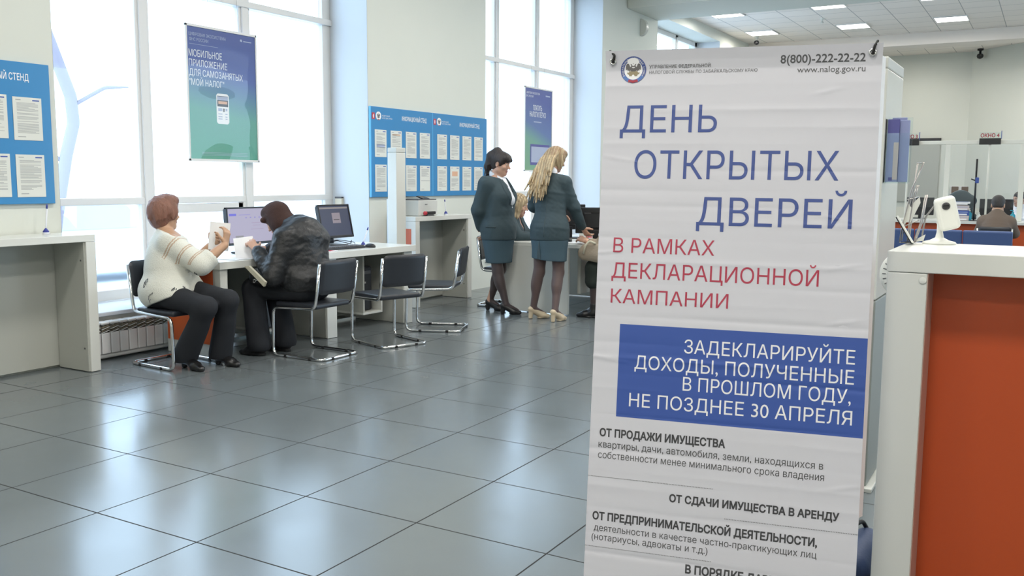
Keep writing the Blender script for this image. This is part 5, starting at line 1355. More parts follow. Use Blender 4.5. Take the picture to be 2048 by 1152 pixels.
def strands(S, roots, tips, r0, r1, seed, sway=0.012, k=0.006):
    rr = np.random.RandomState(seed)
    for a, b in zip(roots, tips):
        a, b = np.asarray(a), np.asarray(b); m1 = a + (b - a) * 0.4 + rr.normal(size=3) * sway * 0.6; m2 = a + (b - a) * 0.75 + rr.normal(size=3) * sway
        S.chain([a, m1, m2, b], [r0, r0, (r0 + r1) / 2, r1], k)

# --- woman in the white blouse, seated at the end of the computer desk
def woman_blouse():
    t = empty('person', (-5.6, 4.60, 0), 'seated woman with short auburn hair in a white lace blouse, holding up paper', 'person')
    J = jd(P=(-5.625, 4.56, 0.575), W=(-5.640, 4.58, 0.70), C=(-5.650, 4.60, 0.80), N=(-5.695, 4.625, 0.935), H=(-5.745, 4.65, 1.11),
           SR=(-5.545, 4.53, 0.905), ER=(-5.315, 4.605, 0.755), WR=(-5.262, 4.775, 0.890), SL=(-5.80, 4.74, 0.905), EL=(-5.56, 4.75, 0.745), WL=(-5.45, 4.80, 0.868),
           HR=(-5.64, 4.475, 0.545), KR=(-5.165, 4.50, 0.465), AR=(-5.385, 4.50, 0.105), TR=(-5.165, 4.46, 0), HL=(-5.68, 4.67, 0.545), KL=(-5.135, 4.68, 0.50), AL=(-5.265, 4.715, 0.10), TL=(-5.075, 4.72, 0))
    J['HR_'] = frame3((0.12, 0.985, 0.0), (0.02, 0, 1)); g = dict(td=nrm(V(0.66, 0.75, 0)), flat=0.88, rp=0.178, rw=0.168, rc=0.165, rs=0.062, arm=1.12, leg=1.08, bust=1.25, belly=True)
    S = Sculpt(0.005)
    add_torso(S, J, g); add_neck(S, J, 0, 0.054); add_head(S, J['H'], J['HR_'], 1.0)
    for q in 'LR': add_arm(S, J, q, g); add_leg(S, J, q, g); S.cap(J['A' + q], J['A' + q] - Z_ * 0.05, 0.030, 0.026, 0.02)
    add_hand(S, J['WR'] + nrm(J['WR'] - J['ER']) * 0.01, V(0.0, 0.25, 0.93), V(-0.8, -0.1, 0.1), 1, (0.45, 0.7), 0.95)
    add_hand(S, J['WL'] + nrm(J['WL'] - J['EL']) * 0.01, V(0.75, 0.1, 0.55), V(0.2, -0.8, 0.3), -1, (0.35, 0.6), 0.95)
    hm = head_mat(J); wrap_mesh(S, 'body', ['skin_tan', 'lip', 'eye_white', 'eye_dark', 'hair_auburn'], t, fm=hm, rl=0)
    # trousers
    S = Sculpt(0.007); R = np.stack([np.cross(g['td'], Z_), g['td'], Z_], 1)
    S.ell(J['P'], V(0.20, 0.195, 0.12), R, 0.05); S.cap(J['P'], J['W'], 0.175, 0.165, 0.05, (g['td'], 0.9))
    for q in 'LR':
        add_leg(S, J, q, g, 0.016, 0.04, o2=0.045)
        S.cap(J['K' + q] + (J['A' + q] - J['K' + q]) * 0.4, J['A' + q] + (J['A' + q] - J['K' + q]) * 0.10, 0.070, 0.080, 0.03)
    S.cut((0, 0, 0.048), (0, 0, -1)); S.cut(J['W'] + Z_ * 0.02, Z_)
    wrap_mesh(S, 'trousers', ['trousers_black'], t, (0.004, 22, 3))
    # blouse
    S = Sculpt(0.006); add_torso(S, J, g, 0.020)
    S.ell(J['P'] + V(0.04, -0.01, -0.02), V(0.195, 0.190, 0.16), R, 0.06); S.cap(J['HR'] + V(-0.02, 0, 0), J['HR'] + (J['KR'] - J['HR']) * 0.34, 0.122, 0.118, 0.05); S.cap(J['HL'], J['HL'] + (J['KL'] - J['HL']) * 0.30, 0.118, 0.112, 0.05); S.cap(J['N'] - Z_ * 0.09, J['N'] + Z_ * 0.005, 0.125, 0.076, 0.05); S.cap(J['N'], J['N'] + Z_ * 0.045, 0.070, 0.064, 0.03); S.cap(J['SL'] + Z_ * 0.01, J['SR'] + Z_ * 0.01, 0.088, 0.088, 0.04)
    S.cap(J['SR'], J['ER'], 0.090, 0.076, 0.04); S.cap(J['ER'], J['ER'] + (J['WR'] - J['ER']) * 0.30, 0.072, 0.078, 0.03)
    S.cap(J['SL'], J['EL'], 0.085, 0.072, 0.04); S.cap(J['EL'], J['EL'] + (J['WL'] - J['EL']) * 0.30, 0.072, 0.078, 0.03)
    S.cut(J['P'] - Z_ * 0.098, nrm(-Z_ + V(1, 0.3, 0) * 0.34)); S.cut(J['N'] + Z_ * 0.050, nrm(Z_ + g['td'] * 0.35))
    for q in 'RL':
        ax = nrm(J['W' + q] - J['E' + q]); S.cap(J['E' + q] + ax * 0.075, J['E' + q] + ax * 0.20, 0.062, 0.085, 0.004, None, '-')
    ua = J['ER'] - J['SR']; uL = ua @ ua
    def fm(c):
        tt = ((c - J['SR']) @ ua) / uL; dist = np.linalg.norm(c - (J['SR'] + np.clip(tt, 0, 1)[:, None] * ua), axis=1); o = np.zeros(len(c), int)
        for a in (0.13, 0.19, 0.47, 0.53, 0.80, 0.85): o[(np.abs(tt - a) < 0.017) & (dist < 0.13) & (c[:, 2] > 0.76)] = 1
        return o
    bl, P, Q = wrap_mesh(S, 'blouse', ['knit_white', 'knit_tan'], t, (0.0045, 18, 5), fm)
    N = vnormals(P, Q); m = MB(); vd = nrm(V(0.77, -0.63, 0.1)); u = nrm(np.cross(Z_, vd)); pts = []
    def motif(c, r, n, sz, dark=True):
        for i in range(n):
            a = 2 * PI * i / n; pts.append((c + u * r * math.cos(a) + Z_ * r * math.sin(a) + vd * 0.1, sz))
    for c, rr in ((V(-5.62, 4.41, 0.603), 0.024), (V(-5.31, 4.50, 0.645), 0.018), (V(-5.42, 4.44, 0.565), 0.014)): motif(c - vd * 0.1, rr, 9, (0.0035, 0.009)); motif(c - vd * 0.1, rr * 0.4, 5, (0.003, 0.006))
    c = V(-5.545, 4.40, 0.490) - vd * 0.1
    for i in range(13):
        a = PI * (0.0 + i / 12); pts.append((c + u * 0.055 * math.cos(a) + Z_ * 0.062 * math.sin(a) + vd * 0.1, (0.003, 0.010))); pts.append((c + u * 0.032 * math.cos(a) + Z_ * 0.040 * math.sin(a) + vd * 0.1, (0.002, 0.006)))
    stick_on(m, P, N, pts, 0, 'eyelet'); m.build('eyelet_embroidery', bl)
    # hair
    h = lambda x, y, z: J['H'] + J['HR_'] @ V(x, y, z); HR = J['HR_']
    S = Sculpt(0.005); S.ell(h(0, -0.018, 0.045), V(0.096, 0.112, 0.100), HR, 0.01); S.ell(h(0, -0.055, -0.005), V(0.090, 0.075, 0.090), HR, 0.04); S.ell(h(0, -0.05, -0.06), V(0.062, 0.05, 0.05), HR, 0.03)
    S.ell(h(0, 0.03, 0.105), V(0.078, 0.075, 0.05), HR, 0.03)
    for q in (-1, 1): S.ell(h(q * 0.078, 0.012, 0.02), V(0.022, 0.05, 0.06), HR, 0.02)
    S.ell(h(0, 0.115, -0.02), V(0.058, 0.09, 0.085), HR, 0.015, '-')
    rr = np.random.RandomState(4)
    for i in range(60):
        a = rr.uniform(-PI, PI); e = rr.uniform(-0.5, 1.2); n0 = V(math.sin(a) * math.cos(e), -math.cos(a) * math.cos(e), math.sin(e))
        if n0[1] > 0.55 and n0[2] < 0.5: continue
        p = V(0, -0.018, 0.04) + n0 * V(0.094, 0.108, 0.098); S.cap(h(*p), h(*(p + V(n0[0] * 0.012, n0[1] * 0.012, -0.05))), 0.009, 0.004, 0.012)
    P, Q = S.mesh(); mesh_obj('hair', wrinkle(P, Q, 0.0022, 90, 8, (1, 1, 0.25)), Q, ['hair_auburn'], t)
    for q in 'RL': shoe('shoe', J['A' + q], J['T' + q], 0.035 if q == 'R' else 0.03, 'leather_dark', t, False)
    p = V(-5.365, 4.825, 0.950); Rp = frame3((0.62, -0.78, 0.05), (0.05, 0.1, 1.0)); m = MB()
    m.grid(lambda i, j: p + Rp @ V((i - 0.5) * 0.148, 0.012 * math.sin(i * 3) * (1 - j), (j - 0.5) * 0.21), 10, 10, 'paper_white')
    m.grid(lambda i, j: p + Rp @ V((0.5 - i) * 0.148, 0.012 * math.sin((1 - i) * 3) * (1 - j) - 0.0012, (j - 0.5) * 0.21), 10, 10, 'paper_white')
    tag(m.build('paper_sheet', origin=p), 'white sheet of paper held up by the woman in the white blouse', 'paper')
    p2 = V(-5.215, 4.845, 0.945)
woman_blouse()

# --- person in the leather jacket and brown hood
def hooded():
    t = empty('person', (-5.1, 5.4, 0), 'person in a black leather jacket and brown knitted hood bending over papers on the desk', 'person')
    J = jd(P=(-5.03, 5.40, 0.565), W=(-5.035, 5.40, 0.70), C=(-5.08, 5.40, 0.84), N=(-5.125, 5.385, 0.985), H=(-5.285, 5.35, 1.055),
           SL=(-5.09, 5.225, 0.905), EL=(-5.11, 5.11, 0.635), WL=(-5.315, 5.155, 0.825), SR=(-5.09, 5.57, 0.905), ER=(-5.33, 5.64, 0.72), WR=(-5.46, 5.42, 0.82),
           HL=(-5.01, 5.30, 0.53), KL=(-5.42, 5.20, 0.515), AL=(-5.30, 5.14, 0.10), TL=(-5.47, 5.085, 0), HR=(-5.01, 5.50, 0.53), KR=(-5.40, 5.42, 0.515), AR=(-5.26, 5.38, 0.10), TR=(-5.43, 5.37, 0))
    J['HR_'] = frame3((-0.80, -0.12, -0.55), (-0.5, 0, 0.85)); td = nrm(V(-1, 0, 0)); g = dict(td=td, flat=0.72, rp=0.170, rw=0.155, rc=0.165, rs=0.062, arm=1.05, leg=1.0)
    S = Sculpt(0.006); add_torso(S, J, g); add_neck(S, J); add_head(S, J['H'], J['HR_'], 1.0)
    for q in 'LR': add_arm(S, J, q, g); add_leg(S, J, q, g); S.cap(J['A' + q], J['A' + q] - Z_ * 0.05, 0.030, 0.026, 0.02)
    add_hand(S, J['WL'] + nrm(J['WL'] - J['EL']) * 0.012, V(-0.75, 0.1, 0.55), V(-0.15, 0.5, -0.8), -1, (0.5, 0.8))
    add_hand(S, J['WR'] + nrm(J['WR'] - J['ER']) * 0.012, V(-0.5, -0.75, 0.1), V(-0.2, -0.2, -0.9), 1, (0.5, 0.7))
    wrap_mesh(S, 'body', ['skin', 'lip', 'eye_white', 'eye_dark', 'hair_grey'], t, fm=head_mat(J), rl=0)
    S = Sculpt(0.007); R = np.stack([np.cross(td, Z_), td, Z_], 1)
    S.ell(J['P'], V(0.19, 0.165, 0.115), R, 0.05); S.cap(J['P'], J['W'], 0.17, 0.16, 0.05, (td, 0.8))
    for q in 'LR':
        add_leg(S, J, q, g, 0.022, 0.04, o2=0.045); S.cap(J['K' + q], J['A' + q] - Z_ * 0.02, 0.078, 0.085, 0.03)
    S.cut((0, 0, 0.045), (0, 0, -1)); S.cut(J['W'], Z_); wrap_mesh(S, 'trousers', ['trousers_black'], t, (0.004, 20, 6))
    S = Sculpt(0.006); add_torso(S, J, g, 0.030, 0.08); S.ell(J['C'] + V(0.03, 0, 0.06), V(0.125, 0.215, 0.19), None, 0.06); S.ell(J['P'] + Z_ * 0.02, V(0.222, 0.195, 0.135), R, 0.06)
    for q in 'LR':
        S.cap(J['S' + q], J['E' + q], 0.088, 0.076, 0.05); S.cap(J['E' + q], J['E' + q] + (J['W' + q] - J['E' + q]) * 0.93, 0.076, 0.054, 0.03)
    S.cap(J['N'] - Z_ * 0.06, J['N'] + V(-0.035, 0, 0.055), 0.115, 0.100, 0.03); S.cut(J['P'] - Z_ * 0.05, nrm(-Z_ - td * 0.0)); S.cut(J['N'] + V(-0.03, 0, 0.085), nrm(V(-0.55, 0, 1)))
    P, Q = S.mesh(); P = wrinkle(wrinkle(relax(P, Q, 1), Q, 0.0060, 22, 9, (1, 1, 1.5)), Q, 0.0022, 70, 4, (1, 1, 1.8)); jk = mesh_obj('jacket', P, Q, ['leather_black'], t)
    m = MB(); m.tube(fillet([J['C'] + V(-0.20, -0.02, -0.16), J['C'] + V(-0.21, -0.02, 0.0), J['N'] + V(-0.11, -0.01, -0.03)], 0.05), 0.004, 'chrome', 6); m.build('zip', jk)
    h = lambda x, y, z: J['H'] + J['HR_'] @ V(x, y, z); HR = J['HR_']
    S = Sculpt(0.006); S.ell(h(0, -0.018, 0.042), V(0.092, 0.115, 0.104), HR, 0.01); S.ell(h(0, -0.03, -0.03), V(0.088, 0.085, 0.11), HR, 0.04); S.cap(h(0, -0.02, -0.06), J['N'] + V(-0.02, 0, 0.02), 0.085, 0.088, 0.05); S.ell(h(0, 0.03, 0.10), V(0.07, 0.07, 0.045), HR, 0.03)
    S.cap(h(-0.07, 0.075, 0.045), h(0.07, 0.075, 0.045), 0.022, 0.022, 0.02)
    S.ell(h(0, 0.125, -0.025), V(0.062, 0.085, 0.082), HR, 0.012, '-'); P, Q = S.mesh(); mesh_obj('hood', wrinkle(P, Q, 0.003, 40, 5), Q, ['hood_brown'], t)
    for q in 'LR': shoe('shoe', J['A' + q], J['T' + q], 0.012, 'shoe_black', t, False)
    for q in 'LR':
        m = MB(); c = J['A' + q] + V(0.035, -0.055 if q == 'L' else -0.05, 0.015); m.lathe([(0.006, 0), (0.008, 0.004), (0.006, 0.008)], c, 'chrome', 8, rotx(R90)); m.lathe([(0.004, 0), (0.005, 0.004)], c + V(-0.008, 0, -0.02), 'chrome', 8, rotx(R90)); m.build('buckle', t)
    # papers in the hands
    p = V(-5.45, 5.15, 0.835); Rp = frame3((0.55, -0.65, 0.5), (-0.35, 0.2, 0.85)); m = MB()
    m.grid(lambda i, j: p + Rp @ V((i - 0.5) * 0.15, -0.03 * (1 - j) ** 2, (j - 0.5) * 0.20), 8, 8, 'paper_white'); m.grid(lambda i, j: p + Rp @ V((0.5 - i) * 0.15, -0.03 * (1 - j) ** 2 - 0.0012, (j - 0.5) * 0.20), 8, 8, 'paper_white')
    tag(m.build('paper_sheet', origin=p), 'white paper in the hands of the person in the brown hood', 'paper')
    tb = empty('handbag', (-5.24, 5.12, 0.58), 'black handbag with a metal ring on the lap of the person in the leather jacket', 'bag')
    S = Sculpt(0.006); S.cap((-5.31, 5.12, 0.615), (-5.18, 5.10, 0.615), 0.055, 0.055, 0.02, (Y_, 0.8)); S.cap((-5.29, 5.12, 0.655), (-5.21, 5.11, 0.655), 0.04, 0.045, 0.03, (Y_, 0.7)); P, Q = S.mesh(); mesh_obj('pouch', wrinkle(P, Q, 0.003, 30, 3), Q, ['leather_dark'], tb)
    m = MB(); c = V(-5.245, 5.048, 0.60); m.tube([c + V(0.011 * math.cos(a), 0, 0.013 * math.sin(a)) for a in np.linspace(0, 2 * PI, 16, endpoint=False)], 0.003, 'chrome', 6, closed=True); m.tube([c + V(0.014, 0, 0.002), c + V(0.04, -0.002, 0.01)], 0.003, 'chrome', 6); m.build('ring', tb)
    m = MB(); m.prism([(-0.17, 0.055), (-0.12, 0.06), (0.05, -0.055), (0.03, -0.09)], V(-5.13, 5.00, 0.66), X_, Z_, V(0, 0.02, 0), 'bag_cream'); tag(m.build('document_folder', origin=(-5.15, 5.02, 0.66)), 'cream folder sticking out over the black handbag', 'folder')
hooded()

# --- suits: two standing women and one seated
def suit_top(S, J, g, o=0.02, hem=0.10):
    add_torso(S, J, g, o); td = g['td']
    S.cap(J['P'], J['P'] - Z_ * hem * 0.7, g['rp'] + o, g['rp'] + o + 0.012, 0.05, (td, g['flat'] * 1.05))
    for q in 'LR': S.cap(J['S' + q], J['E' + q], 0.052 * g.get('arm', 1) + o + 0.004, 0.046 * g.get('arm', 1) + o, 0.03); S.cap(J['E' + q], J['E' + q] + (J['W' + q] - J['E' + q]) * 0.96, 0.046 * g.get('arm', 1) + o, 0.034 * g.get('arm', 1) + o * 0.8, 0.02)
    S.cap(J['C'], J['N'] - Z_ * 0.015, g['rc'] * 0.8, 0.070, 0.05, (td, 0.8))
    S.cap(J['SL'] + Z_ * 0.014 + (J['SL'] - J['SR']) * 0.03, J['SR'] + Z_ * 0.014 + (J['SR'] - J['SL']) * 0.03, 0.046 + o, 0.046 + o, 0.02)
    S.cut(J['P'] - Z_ * hem, -Z_); S.cut(J['N'] + Z_ * 0.016, nrm(Z_ + td * 0.18)); S.cap(J['N'] - Z_ * 0.01 + td * 0.012, J['N'] + Z_ * 0.12, 0.060, 0.075, 0.006, None, '-')

def woman_dark():
    t = empty('person', (-4.94, 8.13, 0), 'standing woman with a dark ponytail in a teal suit, hands behind her back', 'person')
    d = nrm(V(0.995, 0.06, 0)); r = np.cross(d, Z_)
    b = V(-4.955, 8.17, 0)
    J = jd(P=b + V(0, 0, 0.885) + d * 0.01, W=b + d * 0.015 + V(0, 0, 1.05), C=b + d * 0.02 + V(0, 0, 1.215), N=b - d * 0.025 + V(0, 0, 1.395), H=b + d * 0.035 + V(0, 0, 1.545),
           SR=b - d * 0.045 + r * 0.165 + V(0, 0, 1.335), ER=b - d * 0.13 + r * 0.175 + V(0, 0, 1.075), WR=b - d * 0.16 + r * 0.06 + V(0, 0, 0.885), SL=b - d * 0.045 - r * 0.165 + V(0, 0, 1.335), EL=b - d * 0.13 - r * 0.175 + V(0, 0, 1.075), WL=b - d * 0.16 - r * 0.045 + V(0, 0, 0.875),
           HR=b + r * 0.085 + V(0, 0, 0.84), KR=b + r * 0.075 + d * 0.045 + V(0, 0, 0.45), AR=V(-4.80, 8.085, 0.115), TR=V(-4.645, 8.15, 0), HL=b - r * 0.085 + V(0, 0, 0.84), KL=b - r * 0.075 + d * 0.0 + V(0, 0, 0.45), AL=V(-5.085, 8.245, 0.125), TL=V(-4.90, 8.255, 0))
    J['HR_'] = frame3(V(*(d * 0.97 + V(-0.1, 0.25, 0) * 0.4)) + V(0, 0, -0.22), (0, 0, 1)); g = dict(td=d, flat=0.80, rp=0.175, rw=0.158, rc=0.158, rs=0.056, arm=1.10, leg=1.0, bust=0.72)
    S = Sculpt(0.0055); add_torso(S, J, g); add_neck(S, J, 0, 0.05); add_head(S, J['H'], J['HR_'], 0.98)
    for q in 'LR': add_arm(S, J, q, g); add_leg(S, J, q, g); S.cap(J['A' + q] - Z_ * 0.02, J['A' + q] * V(1, 1, 0) + nrm((J['T' + q] - J['A' + q]) * V(1, 1, 0)) * 0.12 + Z_ * 0.04, 0.032, 0.022, 0.02)
    add_hand(S, J['WR'], -r * 0.55 - Z_ * 0.8, -d, 1, (0.4, 0.6)); add_hand(S, J['WL'], r * 0.5 - Z_ * 0.85, -d, -1, (0.4, 0.6))
    hm = head_mat(J, 0.98)
    def fm(c): o = hm(c); o[c[:, 2] < 0.84] = 5; o[(c[:, 2] < 0.90) & (((c - b) @ d) < -0.115)] = 0; return o
    wrap_mesh(S, 'body', ['skin', 'lip', 'eye_white', 'eye_dark', 'hair_dark', 'tights'], t, fm=fm, rl=0)
    S = Sculpt(0.006); S.cap(J['P'] + Z_ * 0.06, J['P'] - Z_ * 0.10, 0.178, 0.188, 0.03, (d, 0.82)); S.cap(J['P'] - Z_ * 0.10, V(*((J['KR'] + J['KL']) / 2)) + Z_ * 0.05, 0.188, 0.150, 0.03, (d, 0.86)); S.cut((0, 0, 0.525), nrm(V(0, 0, -1) + r * 0.0)); S.cut(J['P'] + Z_ * 0.10, Z_)
    wrap_mesh(S, 'skirt', ['skirt_teal'], t, (0.0025, 14, 2))
    S = Sculpt(0.0055); suit_top(S, J, g, 0.022, 0.115)
    S.cap(J['N'] + d * 0.085, J['C'] + d * 0.20 - Z_ * 0.06, 0.066, 0.022, 0.01, None, '-')
    P, Q = S.mesh(); P = wrinkle(wrinkle(relax(P, Q, 1), Q, 0.0045, 15, 4), Q, 0.0018, 55, 6, (1, 1, 1.6)); jk = mesh_obj('jacket', P, Q, ['suit_teal'], t)
    N = vnormals(P, Q)
    m = MB(); pk = [J['P'] + d * x + r * 0.23 + Z_ * (0.02 + 0.012 * x) for x in np.linspace(-0.04, 0.09, 8)]; q = [P[np.argmin(((P - p) ** 2).sum(1))] + r * 0.003 for p in pk]; m.tube(q, 0.0055, 'dark_teal', 6); m.build('pocket_flap', jk)
    zt, zb = J['N'][2] - 0.012, J['C'][2] - 0.085
    def snap(lat, z, lift):
        e = (((P - b) @ r) - lat) ** 2 + (P[:, 2] - z) ** 2 + 9 * (((P - b) @ d) < 0.02)
        i = np.argmin(e); return P[i] + N[i] * lift
    for q in (1, -1):
        def lap(i, j):
            z = zt + (zb - zt) * j; inner = 0.064 + (0.016 - 0.064) * j ** 0.9
            w = 0.030 + 0.040 * min(1, j / 0.45) if j < 0.62 else 0.070 * (1 - (j - 0.62) / 0.38) ** 0.8
            return snap(q * (inner + w * i), z - 0.012 * i * (j > 0.5), 0.007 - 0.004 * i)
        m = MB(); m.grid(lap if q > 0 else (lambda i, j: lap(1 - i, j)), 5, 16, 'suit_teal'); m.build('lapel', jk)
        m = MB(); m.tube([snap(q * (0.064 + (0.016 - 0.064) * j ** 0.9), zt + (zb - zt) * j, 0.006) for j in np.linspace(0, 1, 12)], 0.004, 'dark_teal', 6); m.build('lapel_edge', jk)
    m = MB(); m.lathe([(0.008, 0), (0.008, 0.004), (0.004, 0.006)], P[np.argmin(((P - (J['W'] + d * 0.3 + Z_ * 0.06)) ** 2).sum(1))], 'shirt_white', 10, frame3(Z_, d)); m.build('button', jk)
    S = Sculpt(0.005); S.cap(J['C'] + d * 0.128 - Z_ * 0.04, J['N'] + d * 0.058, 0.062, 0.062, 0.03, (d, 0.75)); S.cap(J['N'] - Z_ * 0.03 + d * 0.008, J['N'] + Z_ * 0.055 - d * 0.005, 0.072, 0.062, 0.02); S.cut(J['N'] + Z_ * 0.060, nrm(Z_ + d * 0.55)); wrap_mesh(S, 'shirt', ['shirt_white'], t)
    h = lambda x, y, z: J['H'] + J['HR_'] @ (V(x, y, z) * 0.98); HR = J['HR_']
    S = Sculpt(0.005); S.ell(h(0, -0.016, 0.042), V(0.084, 0.105, 0.094), HR, 0.01); S.ell(h(0, 0.055, 0.075), V(0.066, 0.045, 0.040), HR, 0.03); S.cap(h(-0.03, 0.092, 0.055), h(0.03, 0.092, 0.055), 0.016, 0.016, 0.02); S.ell(h(0, -0.045, -0.03), V(0.062, 0.055, 0.055), HR, 0.03)
    for q in (-1, 1): S.ell(h(q * 0.072, 0.015, 0.015), V(0.012, 0.022, 0.035), HR, 0.02)
    S.ell(h(0, 0.112, -0.04), V(0.062, 0.07, 0.082), HR, 0.012, '-')
    for q in (-1, 1): S.ell(h(q * 0.085, -0.005, -0.02), V(0.022, 0.028, 0.040), HR, 0.01, '-')
    S.ell(h(0, -0.06, 0.115), V(0.045, 0.042, 0.050), HR, 0.02)
    S.chain([h(0, -0.085, 0.12), h(0, -0.125, 0.06), h(0, -0.135, -0.06), h(0.0, -0.12, -0.17)], [0.032, 0.044, 0.040, 0.014], 0.02)
    rr = np.random.RandomState(2); strands(S, [h(rr.uniform(-0.02, 0.02), -0.10, 0.10) for _ in range(14)], [h(rr.uniform(-0.05, 0.05), -0.13 + rr.uniform(-0.03, 0.03), -0.16 + rr.uniform(-0.05, 0.03)) for _ in range(14)], 0.008, 0.003, 5, 0.02)
    P, Q = S.mesh(); mesh_obj('hair', wrinkle(P, Q, 0.0012, 120, 8, (1, 1, 0.2)), Q, ['hair_dark'], t)
    for q in 'RL': shoe('shoe', J['A' + q], J['T' + q], 0.05, 'shoe_black', t)
woman_dark()

def woman_blonde():
    t = empty('person', (-4.26, 8.0, 0), 'standing woman with long blonde hair in a teal suit and cream pumps, seen from behind', 'person')
    d = nrm(V(-0.12, 0.99, 0)); r = np.cross(d, Z_); b = V(-4.275, 8.05, 0)
    J = jd(P=b + V(0, 0, 0.895), W=b + d * 0.015 + V(0, 0, 1.06) - r * 0.0, C=b + V(-0.01, 0, 1.245) + d * 0.04, N=b + d * 0.06 + V(-0.01, 0, 1.43), H=b + d * 0.13 + V(0.0, 0.02, 1.585),
           SR=b + r * 0.150 + d * 0.05 + V(-0.02, 0, 1.352), ER=b + r * 0.205 + d * 0.12 + V(0.0, 0, 1.12), WR=b + r * 0.235 + d * 0.27 + V(0.01, 0.0, 0.915), SL=b - r * 0.158 + d * 0.05 + V(0, 0, 1.355), EL=b - r * 0.21 + d * 0.10 + V(0, 0, 1.12), WL=b - r * 0.05 + d * 0.30 + V(0, 0, 1.02),
           HR=b + r * 0.088 + V(0, 0, 0.85), KR=b + r * 0.088 + V(0.01, 0.0, 0.47), AR=V(-4.135, 7.915, 0.12), TR=V(-4.10, 8.085, 0), HL=b - r * 0.088 + V(0, 0, 0.85), KL=b - r * 0.088 + V(-0.01, -0.02, 0.47), AL=V(-4.415, 7.985, 0.12), TL=V(-4.30, 8.12, 0))
    J['HR_'] = frame3(V(0.42, 0.85, -0.30), (0.1, 0, 1)); g = dict(td=d, flat=0.74, rp=0.168, rw=0.126, rc=0.146, rs=0.050, arm=0.96, leg=0.98, bust=0.8)
    S = Sculpt(0.0055); add_torso(S, J, g); add_neck(S, J, 0, 0.05); add_head(S, J['H'], J['HR_'], 0.98)
    for q in 'LR': add_arm(S, J, q, g); add_leg(S, J, q, g); S.cap(J['A' + q] - Z_ * 0.02, J['A' + q] * V(1, 1, 0) + nrm((J['T' + q] - J['A' + q]) * V(1, 1, 0)) * 0.12 + Z_ * 0.04, 0.031, 0.022, 0.02)
    add_hand(S, J['WR'], V(0.35, 0.45, -0.75), V(0.2, 0.8, 0.3), 1, (0.4, 0.6)); add_hand(S, J['WL'], r * 0.9 + d * 0.3, V(0, -0.3, -1), -1, (0.4, 0.5))
    hm = head_mat(J, 0.98)
    def fm(c): o = hm(c); o[(c[:, 2] < 0.86) & (np.abs((c - b) @ r) < 0.23) & (((c - b) @ d) < 0.18)] = 5; return o
    wrap_mesh(S, 'body', ['skin', 'lip', 'eye_white', 'eye_dark', 'hair_blonde', 'tights_sheer'], t, fm=fm, rl=0)
    S = Sculpt(0.006); S.cap(J['P'] + Z_ * 0.06, J['P'] - Z_ * 0.10, 0.172, 0.182, 0.03, (d, 0.80)); S.cap(J['P'] - Z_ * 0.10, (J['KR'] + J['KL']) / 2 + Z_ * 0.06, 0.182, 0.180, 0.03, (d, 0.74)); S.cut(b + Z_ * 0.598, nrm(-r * 0.08 - Z_)); S.cut(J['P'] + Z_ * 0.10, Z_)
    v0 = b - r * 0.085 - d * 0.145
    S.cap(v0 + Z_ * 0.55, v0 + Z_ * 0.84, 0.034, 0.006, 0.012, None, '-')
    sk, P, Q = wrap_mesh(S, 'skirt', ['skirt_teal'], t, (0.002, 14, 5))
    m = MB(); vt = [b - r * 0.055 - d * 0.3 + Z_ * 0.80, b - r * 0.10 - d * 0.3 + Z_ * 0.605, b - r * 0.035 - d * 0.3 + Z_ * 0.605]
    vt = [P[np.argmin((((P - x) @ r) ** 2 + ((P - x)[:, 2]) ** 2) + 9 * (((P - b) @ d) > -0.02))] - d * 0.004 for x in vt]
    m.add(vt, [[0, 1, 2]], 'dark_teal'); m.build('vent', sk)
    S = Sculpt(0.0055); suit_top(S, J, g, 0.020, 0.10)
    P, Q = S.mesh(); P = wrinkle(wrinkle(relax(P, Q, 1), Q, 0.0048, 15, 7), Q, 0.0020, 55, 9, (1, 1, 1.6)); jk = mesh_obj('jacket', P, Q, ['suit_teal'], t)
    m = MB(); bk = [P[np.argmin(((P - b) @ r) ** 2 + (P[:, 2] - z) ** 2 + 9 * (((P - b) @ d) > 0.0))] - d * 0.0005 for z in np.linspace(0.83, 1.33, 22)]; m.tube(bk, 0.0022, 'dark_teal', 6); m.build('back_seam', jk)
    m = MB()
    for k in range(4):
        p = J['ER'] + (J['WR'] - J['ER']) * (0.74 + 0.055 * k); a = P[np.argmin(((P - (p + V(0.08, -0.06, 0))) ** 2).sum(1))]; m.lathe([(0.006, -0.002), (0.006, 0.003), (0.003, 0.004)], a, 'dark_teal', 8, frame3(Z_, V(0.8, -0.6, 0)))
    m.build('cuff_buttons', jk)
    S = Sculpt(0.005); S.cap(J['N'] - Z_ * 0.02, J['N'] + Z_ * 0.03, 0.062, 0.056, 0.02); wrap_mesh(S, 'shirt_collar', ['shirt_white'], t)
    h = lambda x, y, z: J['H'] + J['HR_'] @ (V(x, y, z) * 0.98); HR = J['HR_']
    S = Sculpt(0.005); S.ell(h(0, -0.016, 0.042), V(0.085, 0.106, 0.094), HR, 0.01); S.ell(h(0, -0.05, -0.03), V(0.080, 0.065, 0.085), HR, 0.04); S.ell(h(0, 0.05, 0.085), V(0.06, 0.05, 0.035), HR, 0.03)
    for q in (-1, 1): S.ell(h(q * 0.075, 0.015, -0.01), V(0.016, 0.035, 0.08), HR, 0.02)
    S.ell(h(0, 0.115, -0.03), V(0.060, 0.075, 0.090), HR, 0.012, '-')
    rr = np.random.RandomState(12); n = 70; roots = []; tips = []
